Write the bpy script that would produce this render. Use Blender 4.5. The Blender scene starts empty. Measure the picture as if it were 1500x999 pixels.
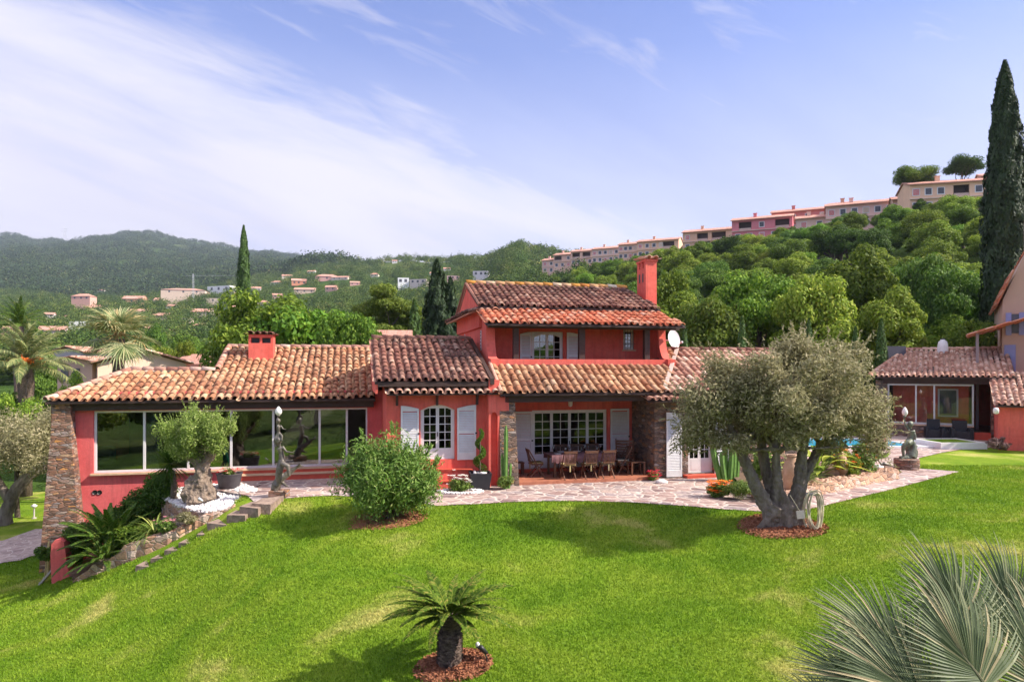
import bpy, math, random
import numpy as np
from mathutils import Vector, Matrix
R = math.radians
rs = np.random.RandomState(7)
C = bpy.context.scene.collection
HC = 3.75                       # eye height above the terrace datum

# ---------------------------------------------------------------- mesh builder
class MB:
    def __init__(s):
        s.V = []; s.F = []; s.A = []; s.n = 0
    def add(s, V, F, a=0.5):
        V = np.asarray(V, float).reshape(-1, 3); F = np.asarray(F, int)
        if F.ndim == 1: F = F[None]
        s.V.append(V); s.F.append(F + s.n)
        s.A.append(np.broadcast_to(np.asarray(a, float), (len(F),)).copy()); s.n += len(V)
        return s
    def box(s, x0, x1, y0, y1, z0, z1, a=0.5):
        V = [(x, y, z) for x in (x0, x1) for y in (y0, y1) for z in (z0, z1)]
        return s.add(V, [(0,1,3,2),(4,6,7,5),(0,4,5,1),(2,3,7,6),(0,2,6,4),(1,5,7,3)], a)
    def obox(s, c, ax, ay, az, a=0.5):           # centre and three half vectors
        c, ax, ay, az = [np.array(q, float) for q in (c, ax, ay, az)]
        V = [c + i*ax + j*ay + k*az for i in (-1, 1) for j in (-1, 1) for k in (-1, 1)]
        return s.add(V, [(0,1,3,2),(4,6,7,5),(0,4,5,1),(2,3,7,6),(0,2,6,4),(1,5,7,3)], a)
    def bar(s, p, q, w, h, a=0.5, up=(0,0,1)):
        p = np.array(p, float); q = np.array(q, float); d = q - p; L = np.linalg.norm(d)
        if L < 1e-6: return s
        d /= L; u = np.array(up, float)
        x = np.cross(d, u)
        if np.linalg.norm(x) < 1e-3: x = np.cross(d, (0,1,0))
        x /= np.linalg.norm(x); y = np.cross(x, d)
        return s.obox((p+q)/2, d*L/2, x*w/2, y*h/2, a)
    def tube(s, P, r, n=8, a=0.5, cap=True):
        P = np.array(P, float); m = len(P); r = np.broadcast_to(np.asarray(r, float), (m,))
        T = np.gradient(P, axis=0); T /= np.maximum(np.linalg.norm(T, axis=1)[:, None], 1e-9)
        ref = np.array((0.31, 0.95, 0.1)); 
        if abs(T[0] @ ref) > .9: ref = np.array((1.0, 0, 0))
        X = np.cross(T, ref); X /= np.linalg.norm(X, axis=1)[:, None]; Y = np.cross(T, X)
        th = np.arange(n) * 2*math.pi/n
        V = P[:, None] + r[:, None, None]*(np.cos(th)[None, :, None]*X[:, None] + np.sin(th)[None, :, None]*Y[:, None])
        F = [(i*n+j, i*n+(j+1) % n, (i+1)*n+(j+1) % n, (i+1)*n+j) for i in range(m-1) for j in range(n)]
        s.add(V.reshape(-1, 3), F, a)
        if cap:
            base = s.n - m*n
            for k, c in ((0, P[0]), (m-1, P[-1])):
                s.V.append(c[None]); ci = s.n; s.n += 1
                f = np.array([(base+k*n+j, base+k*n+(j+1) % n, ci) for j in range(n)])
                s.F.append(f if k else f[:, ::-1]); s.A.append(np.full(n, a if np.isscalar(a) else .5))
        return s
    def lathe(s, prof, n=20, c=(0,0,0), a=0.5):   # prof: (r, z)
        th = np.arange(n)*2*math.pi/n; m = len(prof)
        V = [(c[0]+r*math.cos(t), c[1]+r*math.sin(t), c[2]+z) for r, z in prof for t in th]
        F = [(i*n+j, i*n+(j+1) % n, (i+1)*n+(j+1) % n, (i+1)*n+j) for i in range(m-1) for j in range(n)]
        return s.add(V, F, a)
    def prism(s, poly, axis, a0, a1, a=0.5):      # poly in the two other axes, extruded on axis
        n = len(poly); V = []
        for k in (a0, a1):
            for p in poly:
                v = list(p); v.insert(axis, k); V.append(v)
        s.add(V, [(j, (j+1) % n, n+(j+1) % n, n+j) for j in range(n)], a)
        base = s.n - 2*n
        s.F.append(np.array([range(base, base+n)])); s.A.append(np.array([a]))
        s.F.append(np.array([range(base+2*n-1, base+n-1, -1)])); s.A.append(np.array([a]))
        return s
    def ball(s, c, r, n=10, m=7, a=0.5, jit=0.0):
        prof = [(math.sin(math.pi*i/m), -math.cos(math.pi*i/m)) for i in range(m+1)]
        r = np.broadcast_to(np.asarray(r, float), (3,))
        th = np.arange(n)*2*math.pi/n
        V = np.array([(p*math.cos(t), p*math.sin(t), z) for p, z in prof for t in th])
        if jit: V *= (1 + jit*rs.uniform(-1, 1, (len(V), 1)))
        V = V*r + np.array(c)
        F = [(i*n+j, i*n+(j+1) % n, (i+1)*n+(j+1) % n, (i+1)*n+j) for i in range(m) for j in range(n)]
        return s.add(V, F, a)
    def mesh(s, name, smooth=False):
        me = bpy.data.meshes.new(name)
        V = np.concatenate(s.V); loops = np.concatenate([f.ravel() for f in s.F])
        tot = np.concatenate([np.full(len(f), f.shape[1]) for f in s.F])
        st = np.concatenate([[0], np.cumsum(tot)[:-1]])
        me.vertices.add(len(V)); me.vertices.foreach_set('co', V.ravel())
        me.loops.add(len(loops)); me.loops.foreach_set('vertex_index', loops.astype(np.int32))
        me.polygons.add(len(tot)); me.polygons.foreach_set('loop_start', st.astype(np.int32))
        at = me.attributes.new('rnd', 'FLOAT', 'FACE'); at.data.foreach_set('value', np.concatenate(s.A).astype(np.float32))
        me.update(calc_edges=True); me.validate(verbose=False)
        me.polygons.foreach_set('use_smooth', np.full(len(me.polygons), bool(smooth)))
        return me
    def build(s, name, mat, parent=None, smooth=False, label=None):
        return link(name, s.mesh(name, smooth), mat, parent, label)

def link(name, me, mat=None, parent=None, label=None):
    o = bpy.data.objects.new(name, me); C.objects.link(o)
    if mat is not None and not me.materials: me.materials.append(mat)
    if parent is not None: o.parent = parent
    if label: o['label'] = label
    return o
def thing(name, label, cat, loc=(0,0,0), rz=0, group=None):
    o = bpy.data.objects.new(name, None); C.objects.link(o); o.empty_display_size = .2
    o.location = loc; o.rotation_euler = (0, 0, rz); o['label'] = label; o['category'] = cat
    if group: o['group'] = group
    return o
def tag(o, label, cat, group=None, kind=None):
    o['label'] = label; o['category'] = cat
    if group: o['group'] = group
    if kind: o['kind'] = kind
    return o
def setting(o, kind='structure'):
    o['kind'] = kind; return o
def copy_tree(o, parent=None):
    c = o.copy(); C.objects.link(c); c.parent = parent
    for ch in list(o.children): copy_tree(ch, c)
    return c

# photograph measurements (1500 x 999) turned into metres
def PX(px, Y): return (px-750)/1000*Y
def W(px, py, Y): return np.array((PX(px, Y), Y, HC-(py-540)/1000*Y))
def G(px, py, z=.1):                     # point of a level plane at height z
    Y = (HC-z)/((py-540)/1000); return np.array((PX(px, Y), Y, z))

# ---------------------------------------------------------------- materials
def newmat(name):
    m = bpy.data.materials.new(name); m.use_nodes = True
    nt = m.node_tree; b = nt.nodes['Principled BSDF']
    return m, nt, b
def N(nt, t, **kw):
    n = nt.nodes.new(t)
    for k, v in kw.items():
        if k in n.inputs.keys() if isinstance(k, str) else False: n.inputs[k].default_value = v
        else: setattr(n, k, v)
    return n
def ramp(nt, stops, fac=None, interp='LINEAR'):
    r = nt.nodes.new('ShaderNodeValToRGB'); e = r.color_ramp; e.interpolation = interp
    while len(e.elements) > 1: e.elements.remove(e.elements[-1])
    e.elements[0].position = stops[0][0]; e.elements[0].color = (*stops[0][1], 1)
    for p, c in stops[1:]:
        q = e.elements.new(p); q.color = (*c, 1)
    if fac is not None: nt.links.new(fac, r.inputs[0])
    return r
def noise(nt, vec, scale, detail=4, rough=.55, dist=0):
    n = nt.nodes.new('ShaderNodeTexNoise'); n.inputs['Scale'].default_value = scale; n.inputs['Detail'].default_value = detail
    n.inputs['Roughness'].default_value = rough; n.inputs['Distortion'].default_value = dist
    if vec is not None: nt.links.new(vec, n.inputs['Vector'])
    return n
def coord(nt, scale=(1,1,1), kind='Object'):
    t = nt.nodes.new('ShaderNodeTexCoord'); m = nt.nodes.new('ShaderNodeMapping'); m.inputs['Scale'].default_value = scale
    nt.links.new(t.outputs[kind], m.inputs['Vector']); return m.outputs[0]
def bumpn(nt, b, h, strength, dist=.02):
    n = nt.nodes.new('ShaderNodeBump'); n.inputs['Strength'].default_value = strength; n.inputs['Distance'].default_value = dist
    nt.links.new(h, n.inputs['Height']); nt.links.new(n.outputs[0], b.inputs['Normal']); return n
def mixc(nt, fac, a, b, mode='MIX'):
    m = nt.nodes.new('ShaderNodeMix'); m.data_type = 'RGBA'; m.blend_type = mode
    for sock, v in ((0, fac), (6, a), (7, b)):
        if hasattr(v, 'is_output'): nt.links.new(v, m.inputs[sock])
        else: m.inputs[sock].default_value = v if sock == 0 else (*v, 1)
    return m.outputs[2]
def vary(name, c1, c2, scale=3, rough=.7, bump=0, bscale=40, metal=0, spec=.4, dist=.02, sc=(1,1,1)):
    m, nt, b = newmat(name); v = coord(nt, sc)
    n = noise(nt, v, scale, 6, .65); r = ramp(nt, [(.3, c1), (.7, c2)], n.outputs['Fac'])
    nt.links.new(r.outputs[0], b.inputs['Base Color'])
    b.inputs['Roughness'].default_value = rough; b.inputs['Metallic'].default_value = metal
    b.inputs['Specular IOR Level'].default_value = spec
    if bump:
        n2 = noise(nt, v, bscale, 4); bumpn(nt, b, n2.outputs['Fac'], bump, dist)
    return m
def leafmat(name, stops, trans=.3, rough=.55, huevar=.0, spec=.35):
    m, nt, b = newmat(name)
    a = nt.nodes.new('ShaderNodeAttribute'); a.attribute_name = 'rnd'
    r = ramp(nt, stops, a.outputs['Fac']); col = r.outputs[0]
    if huevar:
        oi = nt.nodes.new('ShaderNodeObjectInfo')
        h = nt.nodes.new('ShaderNodeHueSaturation')
        mr = nt.nodes.new('ShaderNodeMapRange'); mr.inputs['To Min'].default_value = .5-huevar; mr.inputs['To Max'].default_value = .5+huevar*.6
        nt.links.new(oi.outputs['Random'], mr.inputs[0]); nt.links.new(mr.outputs[0], h.inputs['Hue'])
        mv = nt.nodes.new('ShaderNodeMath'); mv.operation = 'MULTIPLY_ADD'; mv.inputs[1].default_value = 7.31; mv.inputs[2].default_value = .0
        fr = nt.nodes.new('ShaderNodeMath'); fr.operation = 'FRACT'
        m2 = nt.nodes.new('ShaderNodeMapRange'); m2.inputs['To Min'].default_value = .62; m2.inputs['To Max'].default_value = 1.35
        nt.links.new(oi.outputs['Random'], mv.inputs[0]); nt.links.new(mv.outputs[0], fr.inputs[0]); nt.links.new(fr.outputs[0], m2.inputs[0])
        nt.links.new(m2.outputs[0], h.inputs['Value']); nt.links.new(col, h.inputs['Color']); col = h.outputs[0]
    nt.links.new(col, b.inputs['Base Color']); b.inputs['Roughness'].default_value = rough
    b.inputs['Specular IOR Level'].default_value = spec
    if trans:
        t = nt.nodes.new('ShaderNodeBsdfTranslucent'); ms = nt.nodes.new('ShaderNodeMixShader'); ms.inputs[0].default_value = trans
        nt.links.new(col, t.inputs['Color']); nt.links.new(b.outputs[0], ms.inputs[1]); nt.links.new(t.outputs[0], ms.inputs[2])
        nt.links.new(ms.outputs[0], nt.nodes['Material Output'].inputs['Surface'])
    return m
def stonemat(name, cols, scale=3.2, flat=2.6, mortar=(.30,.24,.19), bump=.9, mw=.05):
    m, nt, b = newmat(name); v = coord(nt, (scale, scale, scale*flat))
    n0 = noise(nt, v, 1.1, 3); mx = nt.nodes.new('ShaderNodeMix'); mx.data_type = 'VECTOR'
    va = nt.nodes.new('ShaderNodeVectorMath'); va.operation = 'MULTIPLY_ADD'; va.inputs[1].default_value = (.5,.5,.5)
    nt.links.new(n0.outputs['Color'], va.inputs[0]); nt.links.new(v, va.inputs[2])
    vo = nt.nodes.new('ShaderNodeTexVoronoi'); ve = nt.nodes.new('ShaderNodeTexVoronoi'); ve.feature = 'DISTANCE_TO_EDGE'
    for q in (vo, ve): q.inputs['Scale'].default_value = 1; nt.links.new(va.outputs[0], q.inputs['Vector'])
    sp = nt.nodes.new('ShaderNodeSeparateColor'); nt.links.new(vo.outputs['Color'], sp.inputs[0])
    r = ramp(nt, cols, sp.outputs[0]); n2 = noise(nt, v, 3.5, 5)
    c = mixc(nt, .55, r.outputs[0], ramp(nt, [(.3, (.3,.3,.3)), (.7, (1.5,1.45,1.4))], n2.outputs['Fac']).outputs[0], 'MULTIPLY')
    mm = ramp(nt, [(0, (0,0,0)), (mw, (1,1,1))], ve.outputs['Distance'])
    c2 = mixc(nt, mm.outputs[0], mortar, c)
    nt.links.new(c2, b.inputs['Base Color']); b.inputs['Roughness'].default_value = .85
    hh = mixc(nt, .35, ramp(nt, [(0, (0,0,0)), (.12, (1,1,1))], ve.outputs['Distance']).outputs[0], n2.outputs['Color'])
    bumpn(nt, b, hh, bump, .05)
    return m

M = {}
def stucco(name, c, pale, grime, bs):
    m, nt, b = newmat(name); v = coord(nt); n1 = noise(nt, v, .9, 6, .7); n2 = noise(nt, v, 7, 6, .75); n3 = noise(nt, coord(nt, (5, 5, .45)), 1.6, 5, .65); n4 = noise(nt, v, bs, 5)
    k = mixc(nt, ramp(nt, [(.40, (0,)*3), (.75, (.55,)*3)], n1.outputs['Fac']).outputs[0], c, pale)
    k = mixc(nt, .5, k, ramp(nt, [(.3, (.78,.76,.75)), (.7, (1.18,1.2,1.22))], n2.outputs['Fac']).outputs[0], 'MULTIPLY')
    k = mixc(nt, ramp(nt, [(.50, (0,)*3), (.70, (.55,)*3)], n3.outputs['Fac']).outputs[0], k, grime)
    nt.links.new(k, b.inputs['Base Color']); b.inputs['Roughness'].default_value = .9; b.inputs['Specular IOR Level'].default_value = .15
    bumpn(nt, b, mixc(nt, .35, n4.outputs['Fac'], n2.outputs['Fac']), .55, .018); return m
M['stucco'] = stucco('red_stucco', (.72,.132,.10), (.80,.25,.20), (.44,.10,.08), 48)
M['stucco_pink'] = stucco('pink_stucco', (.68,.125,.125), (.76,.22,.21), (.44,.09,.09), 26)
M['white'] = vary('white_paint', (.66,.64,.64), (.76,.75,.76), 5, .5)
M['wood_dark'] = vary('dark_beam_wood', (.032,.017,.014), (.075,.042,.035), 6, .6, .3, 30, sc=(1,8,8))
M['teak'] = vary('teak_wood', (.075,.034,.02), (.18,.085,.05), 9, .45, .2, 60)
M['teak_dark'] = vary('dark_teak_wood', (.05,.018,.01), (.10,.04,.022), 9, .45)
M['iron'] = vary('black_iron', (.012,.012,.014), (.03,.03,.032), 9, .4)
M['bronze'] = vary('bronze_patina', (.085,.07,.055), (.24,.22,.19), 9, .42, .4, 30, metal=.35)
M['bronze_green'] = vary('green_bronze_patina', (.075,.07,.05), (.21,.24,.19), 9, .5, .4, 30, metal=.3)
M['globe'] = vary('opal_glass', (.75,.73,.70), (.85,.83,.80), 3, .2)
M['alu'] = vary('grey_aluminium', (.52,.52,.55), (.60,.60,.63), 3, .35, metal=.3)
M['terracotta'] = vary('terracotta_floor', (.34,.12,.07), (.50,.20,.12), 5, .55, .2, 14)
M['step_red'] = vary('red_step_tile', (.52,.075,.045), (.64,.11,.06), 4, .6)
M['nosing'] = vary('pale_nosing', (.52,.33,.20), (.68,.48,.32), 6, .7)
M['bark'] = vary('olive_bark', (.10,.075,.058), (.30,.25,.21), 5, .9, 1.0, 14, dist=.06, sc=(1,1,.35))
M['bark_pale'] = vary('pale_olive_bark', (.12,.085,.06), (.36,.28,.22), 6, .9, 1.0, 12, dist=.07)
M['bark_palm'] = vary('palm_bark', (.06,.038,.028), (.34,.25,.20), 14, .95, 1.0, 40, dist=.05, sc=(1,1,2.5))
M['trunk'] = vary('tree_bark', (.06,.045,.035), (.15,.115,.09), 3, .9, .5, 12)
M['olive'] = leafmat('olive_leaf', [(0,(.15,.15,.06)), (.4,(.32,.30,.155)), (.8,(.50,.45,.28)), (1,(.62,.50,.33))], .35, .65, 0, .2)
M['olive_green'] = leafmat('young_olive_leaf', [(0,(.10,.18,.03)), (.5,(.29,.39,.085)), (1,(.52,.57,.25))], .35, .6, 0, .2)
M['leaf'] = leafmat('broad_leaf', [(0,(.055,.12,.012)), (.5,(.16,.27,.028)), (1,(.36,.46,.06))], .38, .6, .03, .2)
M['leaf_yellow'] = leafmat('yellow_green_leaf', [(0,(.085,.15,.014)), (.5,(.22,.32,.035)), (1,(.42,.45,.08))], .38, .6, .02, .2)
M['leaf_dark'] = leafmat('dark_leaf', [(0,(.040,.095,.012)), (.6,(.115,.205,.028)), (1,(.24,.33,.055))], .35, .6, .02, .2)
M['leaf_pine'] = leafmat('pine_needle', [(0,(.09,.14,.022)), (.6,(.20,.27,.04)), (1,(.38,.40,.08))], .3, .6, 0, .2)
M['cypress'] = leafmat('cypress_leaf', [(0,(.010,.026,.008)), (.7,(.028,.060,.016)), (1,(.065,.11,.03))], .12, .65)
M['cypress_light'] = leafmat('light_cypress_leaf', [(0,(.03,.07,.012)), (.7,(.075,.15,.025)), (1,(.16,.24,.06))], .15, .65)
M['cycad'] = leafmat('cycad_leaf', [(0,(.025,.070,.008)), (.6,(.075,.15,.018)), (.9,(.15,.22,.03)), (1,(.24,.20,.06))], .25, .6, 0, .2)
M['cycad_bright'] = leafmat('bright_cycad_leaf', [(0,(.05,.10,.010)), (.6,(.12,.20,.022)), (.9,(.22,.27,.04)), (1,(.34,.26,.08))], .3, .7, 0, .1)
M['oleander'] = leafmat('oleander_leaf', [(0,(.06,.14,.02)), (.45,(.17,.30,.045)), (.85,(.34,.44,.12)), (1,(.58,.32,.18))], .3, .55)
M['palm_leaf'] = leafmat('palm_leaf', [(0,(.06,.10,.03)), (.5,(.17,.22,.07)), (1,(.42,.40,.16))], .25, .45)
M['fan_leaf'] = leafmat('fan_palm_leaf', [(0,(.10,.16,.055)), (.5,(.27,.33,.14)), (.85,(.55,.53,.28)), (1,(.60,.40,.16))], .25, .45)
M['blue_palm'] = leafmat('blue_palm_leaf', [(0,(.065,.095,.040)), (.5,(.15,.195,.095)), (.85,(.31,.33,.18)), (1,(.46,.38,.22))], .3, .55)
M['grass_plant'] = leafmat('strap_leaf', [(0,(.06,.13,.02)), (.5,(.17,.27,.04)), (1,(.42,.45,.12))], .25, .45)
M['cactus'] = vary('cactus_skin', (.075,.17,.035), (.16,.30,.06), 8, .55, .3, 40)
M['purple_leaf'] = leafmat('purple_leaf', [(0,(.10,.06,.06)), (.5,(.22,.13,.12)), (1,(.42,.28,.24))], .2, .5)
M['fl_red'] = leafmat('red_petal', [(0,(.55,.01,.03)), (1,(.85,.05,.12))], .2)
M['fl_pink'] = leafmat('pink_petal', [(0,(.55,.12,.18)), (1,(.80,.40,.42))], .2)
M['fl_orange'] = leafmat('orange_petal', [(0,(.80,.10,.01)), (1,(.90,.30,.03))], .2)
M['fl_white'] = leafmat('white_petal', [(0,(.75,.70,.62)), (1,(.9,.88,.85))], .2)
M['fl_mixed'] = leafmat('mixed_petal', [(0,(.55,.01,.06)), (.4,(.75,.03,.05)), (.6,(.85,.75,.70)), (1,(.88,.60,.35))], .2)
M['pebble'] = vary('white_pebble', (.62,.56,.54), (.82,.79,.78), 8, .7)
M['planter'] = vary('anthracite_planter', (.055,.05,.058), (.11,.10,.11), 3, .6)
M['planter_dark'] = vary('dark_planter', (.018,.02,.026), (.035,.037,.045), 3, .55)
M['clay'] = vary('pale_clay', (.42,.24,.15), (.62,.42,.30), 4, .8, .3, 20)
M['mulch'] = vary('pine_bark_mulch', (.22,.07,.035), (.58,.25,.13), 26, .95, 1.0, 60, dist=.04)
M['soil'] = vary('bed_soil', (.09,.055,.035), (.20,.13,.085), 8, .95, .8, 20)
M['hose'] = vary('cream_hose', (.52,.45,.30), (.68,.62,.45), 5, .5)
M['rattan'] = vary('black_rattan', (.012,.013,.017), (.03,.032,.038), 30, .5, .4, 60)
M['cushion'] = vary('pale_cushion', (.50,.55,.52), (.62,.66,.62), 5, .8)
M['cushion_yellow'] = vary('straw_cushion', (.42,.33,.14), (.55,.45,.22), 12, .8)
M['teal'] = vary('teal_fabric', (.01,.16,.18), (.02,.24,.26), 5, .7)
M['green_plastic'] = vary('green_plastic', (.0,.13,.06), (.01,.22,.10), 5, .4)
M['plank'] = vary('weathered_plank', (.30,.28,.26), (.48,.44,.42), 12, .8, sc=(1,1,6))
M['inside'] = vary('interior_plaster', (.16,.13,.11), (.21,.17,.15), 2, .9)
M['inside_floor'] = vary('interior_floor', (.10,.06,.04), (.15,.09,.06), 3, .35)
M['cloth'] = vary('plum_tablecloth', (.10,.045,.055), (.20,.09,.10), 6, .8)
M['dish'] = vary('white_dish_metal', (.62,.58,.60), (.72,.68,.70), 3, .45)
M['stone'] = stonemat('rusty_stone', [(0,(.12,.075,.06)), (.35,(.26,.13,.085)), (.6,(.34,.18,.12)), (.8,(.30,.25,.24)), (.93,(.46,.31,.21)), (1,(.60,.27,.08))], 4.6, 3.2, (.22,.17,.14), 1.0)
M['stone_grey'] = stonemat('grey_brown_stone', [(0,(.10,.08,.075)), (.4,(.20,.13,.10)), (.7,(.26,.19,.15)), (.88,(.36,.17,.08)), (1,(.36,.32,.30))], 4.2, 2.6, (.17,.135,.11))
M['stone_wall'] = stonemat('ochre_stone', [(0,(.26,.15,.11)), (.35,(.46,.26,.16)), (.6,(.56,.34,.22)), (.8,(.48,.38,.33)), (1,(.62,.42,.26))], 3.8, 1.6, (.50,.40,.33))
M['step_stone'] = vary('stair_stone', (.15,.105,.085), (.38,.28,.22), 7, .9, .9, 14)
M['coping'] = vary('pale_coping', (.42,.31,.26), (.58,.46,.41), 5, .85, .5, 20)
M['paving'] = stonemat('crazy_paving', [(0,(.19,.125,.125)), (.35,(.32,.21,.19)), (.6,(.38,.28,.26)), (.8,(.28,.23,.24)), (1,(.46,.34,.29))], 2.3, .02, (.62,.53,.47), .5, .075)
M['paving_far'] = stonemat('stone_path', [(0,(.30,.22,.22)), (.5,(.40,.31,.29)), (1,(.50,.40,.37))], 2.3, .02, (.56,.48,.45), .4, .05)

def tilemat(name, stops, dark=.5, dscale=.35):
    m, nt, b = newmat(name); a = nt.nodes.new('ShaderNodeAttribute'); a.attribute_name = 'rnd'
    v = coord(nt); r = ramp(nt, stops, a.outputs['Fac'])
    n1 = noise(nt, v, 9, 5, .7); n2 = noise(nt, v, dscale, 3, .6)
    c = mixc(nt, .6, r.outputs[0], ramp(nt, [(.3, (.55,.5,.48)), (.62, (1.12,1.1,1.08))], n1.outputs['Fac']).outputs[0], 'MULTIPLY')
    n3 = noise(nt, v, 14, 4, .7)                                  # lichen and soot in patches that keep to the roof's own places
    mu = nt.nodes.new('ShaderNodeMath'); mu.operation = 'MULTIPLY'
    nt.links.new(ramp(nt, [(.40, (0,0,0)), (.56, (1,1,1))], n3.outputs['Fac']).outputs[0], mu.inputs[0])
    nt.links.new(ramp(nt, [(.38, (0,0,0)), (.62, (dark,)*3)], n2.outputs['Fac']).outputs[0], mu.inputs[1])
    c = mixc(nt, mu.outputs[0], c, (.085,.05,.042))
    nt.links.new(c, b.inputs['Base Color']); b.inputs['Roughness'].default_value = .85; b.inputs['Specular IOR Level'].default_value = .25
    bumpn(nt, b, n1.outputs['Fac'], .4, .01)
    return m
M['tile'] = tilemat('old_roof_tile', [(0,(.17,.075,.045)), (.2,(.38,.16,.085)), (.45,(.50,.25,.135)), (.7,(.62,.37,.215)), (1,(.72,.49,.33))], .7)
M['tile_dark'] = tilemat('sooty_roof_tile', [(0,(.10,.045,.04)), (.25,(.22,.09,.07)), (.5,(.31,.145,.105)), (.8,(.42,.24,.18)), (1,(.56,.40,.31))], 1.0, .5)
M['tile_new'] = tilemat('bright_roof_tile', [(0,(.50,.13,.07)), (.35,(.62,.19,.10)), (.65,(.68,.30,.18)), (1,(.74,.50,.38))], .3)
M['tile_pale'] = tilemat('pale_roof_tile', [(0,(.34,.15,.11)), (.3,(.54,.29,.21)), (.7,(.70,.46,.35)), (1,(.82,.64,.52))], .3)
M['roof_far'] = vary('far_roof_tile', (.48,.22,.16), (.64,.36,.28), .8, .85, .8, 5, dist=.2, sc=(5,.4,.4))

def glassmat(name, refl=.12, tint=(.55,.6,.6)):
    m, nt, b = newmat(name); nt.nodes.remove(b)
    t = nt.nodes.new('ShaderNodeBsdfTransparent'); t.inputs[0].default_value = (*tint, 1)
    g = nt.nodes.new('ShaderNodeBsdfGlossy'); g.inputs['Roughness'].default_value = .01; g.inputs['Color'].default_value = (.9,.92,.95,1)
    f = nt.nodes.new('ShaderNodeFresnel'); f.inputs[0].default_value = 1.5
    ad = nt.nodes.new('ShaderNodeMath'); ad.operation = 'ADD'; ad.inputs[1].default_value = refl
    ms = nt.nodes.new('ShaderNodeMixShader')
    nt.links.new(f.outputs[0], ad.inputs[0]); nt.links.new(ad.outputs[0], ms.inputs[0]); nt.links.new(t.outputs[0], ms.inputs[1]); nt.links.new(g.outputs[0], ms.inputs[2])
    nt.links.new(ms.outputs[0], nt.nodes['Material Output'].inputs['Surface'])
    return m
M['glass'] = glassmat('window_glass')
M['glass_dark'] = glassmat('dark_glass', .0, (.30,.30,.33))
def watermat():
    m, nt, b = newmat('pool_water'); v = coord(nt, (1,3,1))
    n = noise(nt, v, 2.5, 3)
    nt.links.new(ramp(nt, [(.35,(.02,.28,.50)), (.65,(.05,.50,.72))], n.outputs['Fac']).outputs[0], b.inputs['Base Color'])
    b.inputs['Roughness'].default_value = .06; bumpn(nt, b, n.outputs['Fac'], .3, .05); return m
M['water'] = watermat()
def lawnmat():
    m, nt, b = newmat('lawn_grass'); v = coord(nt)
    big = noise(nt, v, .33, 5, .6, .4); mid = noise(nt, v, 1.6, 5, .7); fine = noise(nt, v, 34, 4, .7)
    c1 = ramp(nt, [(.30,(.095,.190,.010)), (.44,(.145,.255,.016)), (.56,(.210,.305,.026)), (.67,(.41,.41,.12))], big.outputs['Fac'])
    c2 = ramp(nt, [(.3,(.62,.75,.6)), (.7,(1.35,1.2,1.2))], mid.outputs['Fac']); c3 = ramp(nt, [(.3,(.45,.5,.4)), (.7,(1.5,1.45,1.5))], fine.outputs['Fac'])
    c = mixc(nt, .55, mixc(nt, .6, c1.outputs[0], c2.outputs[0], 'MULTIPLY'), c3.outputs[0], 'MULTIPLY')
    nt.links.new(c, b.inputs['Base Color']); b.inputs['Roughness'].default_value = .9; b.inputs['Specular IOR Level'].default_value = .1
    bumpn(nt, b, fine.outputs['Fac'], .9, .05); return m
M['lawn'] = lawnmat()
def blademat():
    m, nt, b = newmat('grass_blade'); v = coord(nt)
    big = noise(nt, v, .33, 5, .6, .4)
    c1 = ramp(nt, [(.30,(.110,.225,.012)), (.44,(.175,.305,.019)), (.56,(.25,.36,.032)), (.67,(.49,.47,.15))], big.outputs['Fac'])
    a = nt.nodes.new('ShaderNodeAttribute'); a.attribute_name = 'rnd'
    c = mixc(nt, .8, c1.outputs[0], ramp(nt, [(0,(.55,.65,.5)), (1,(1.4,1.3,1.3))], a.outputs['Fac']).outputs[0], 'MULTIPLY')
    nt.links.new(c, b.inputs['Base Color']); b.inputs['Roughness'].default_value = .6; b.inputs['Specular IOR Level'].default_value = .2
    t = nt.nodes.new('ShaderNodeBsdfTranslucent'); ms = nt.nodes.new('ShaderNodeMixShader'); ms.inputs[0].default_value = .35
    nt.links.new(c, t.inputs['Color']); nt.links.new(b.outputs[0], ms.inputs[1]); nt.links.new(t.outputs[0], ms.inputs[2])
    nt.links.new(ms.outputs[0], nt.nodes['Material Output'].inputs['Surface']); return m
M['blade'] = blademat()
def hillmat():
    m, nt, b = newmat('wooded_ground'); v = coord(nt)
    n = noise(nt, v, .012, 8, .7); n2 = noise(nt, v, .11, 6, .75)
    c = mixc(nt, .6, ramp(nt, [(.3,(.035,.075,.02)), (.5,(.065,.115,.028)), (.7,(.13,.15,.055))], n.outputs['Fac']).outputs[0],
             ramp(nt, [(.35,(.45,.5,.45)), (.65,(1.5,1.4,1.3))], n2.outputs['Fac']).outputs[0], 'MULTIPLY')
    nt.links.new(c, b.inputs['Base Color']); b.inputs['Roughness'].default_value = 1; b.inputs['Specular IOR Level'].default_value = 0
    bumpn(nt, b, n2.outputs['Fac'], 1, 3); return m
M['hill'] = hillmat()
_wc = {}
def wallcol(c):
    if c not in _wc: _wc[c] = vary('render_wall', tuple(.88*x for x in c), c, .5, .9)
    return _wc[c]
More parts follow.
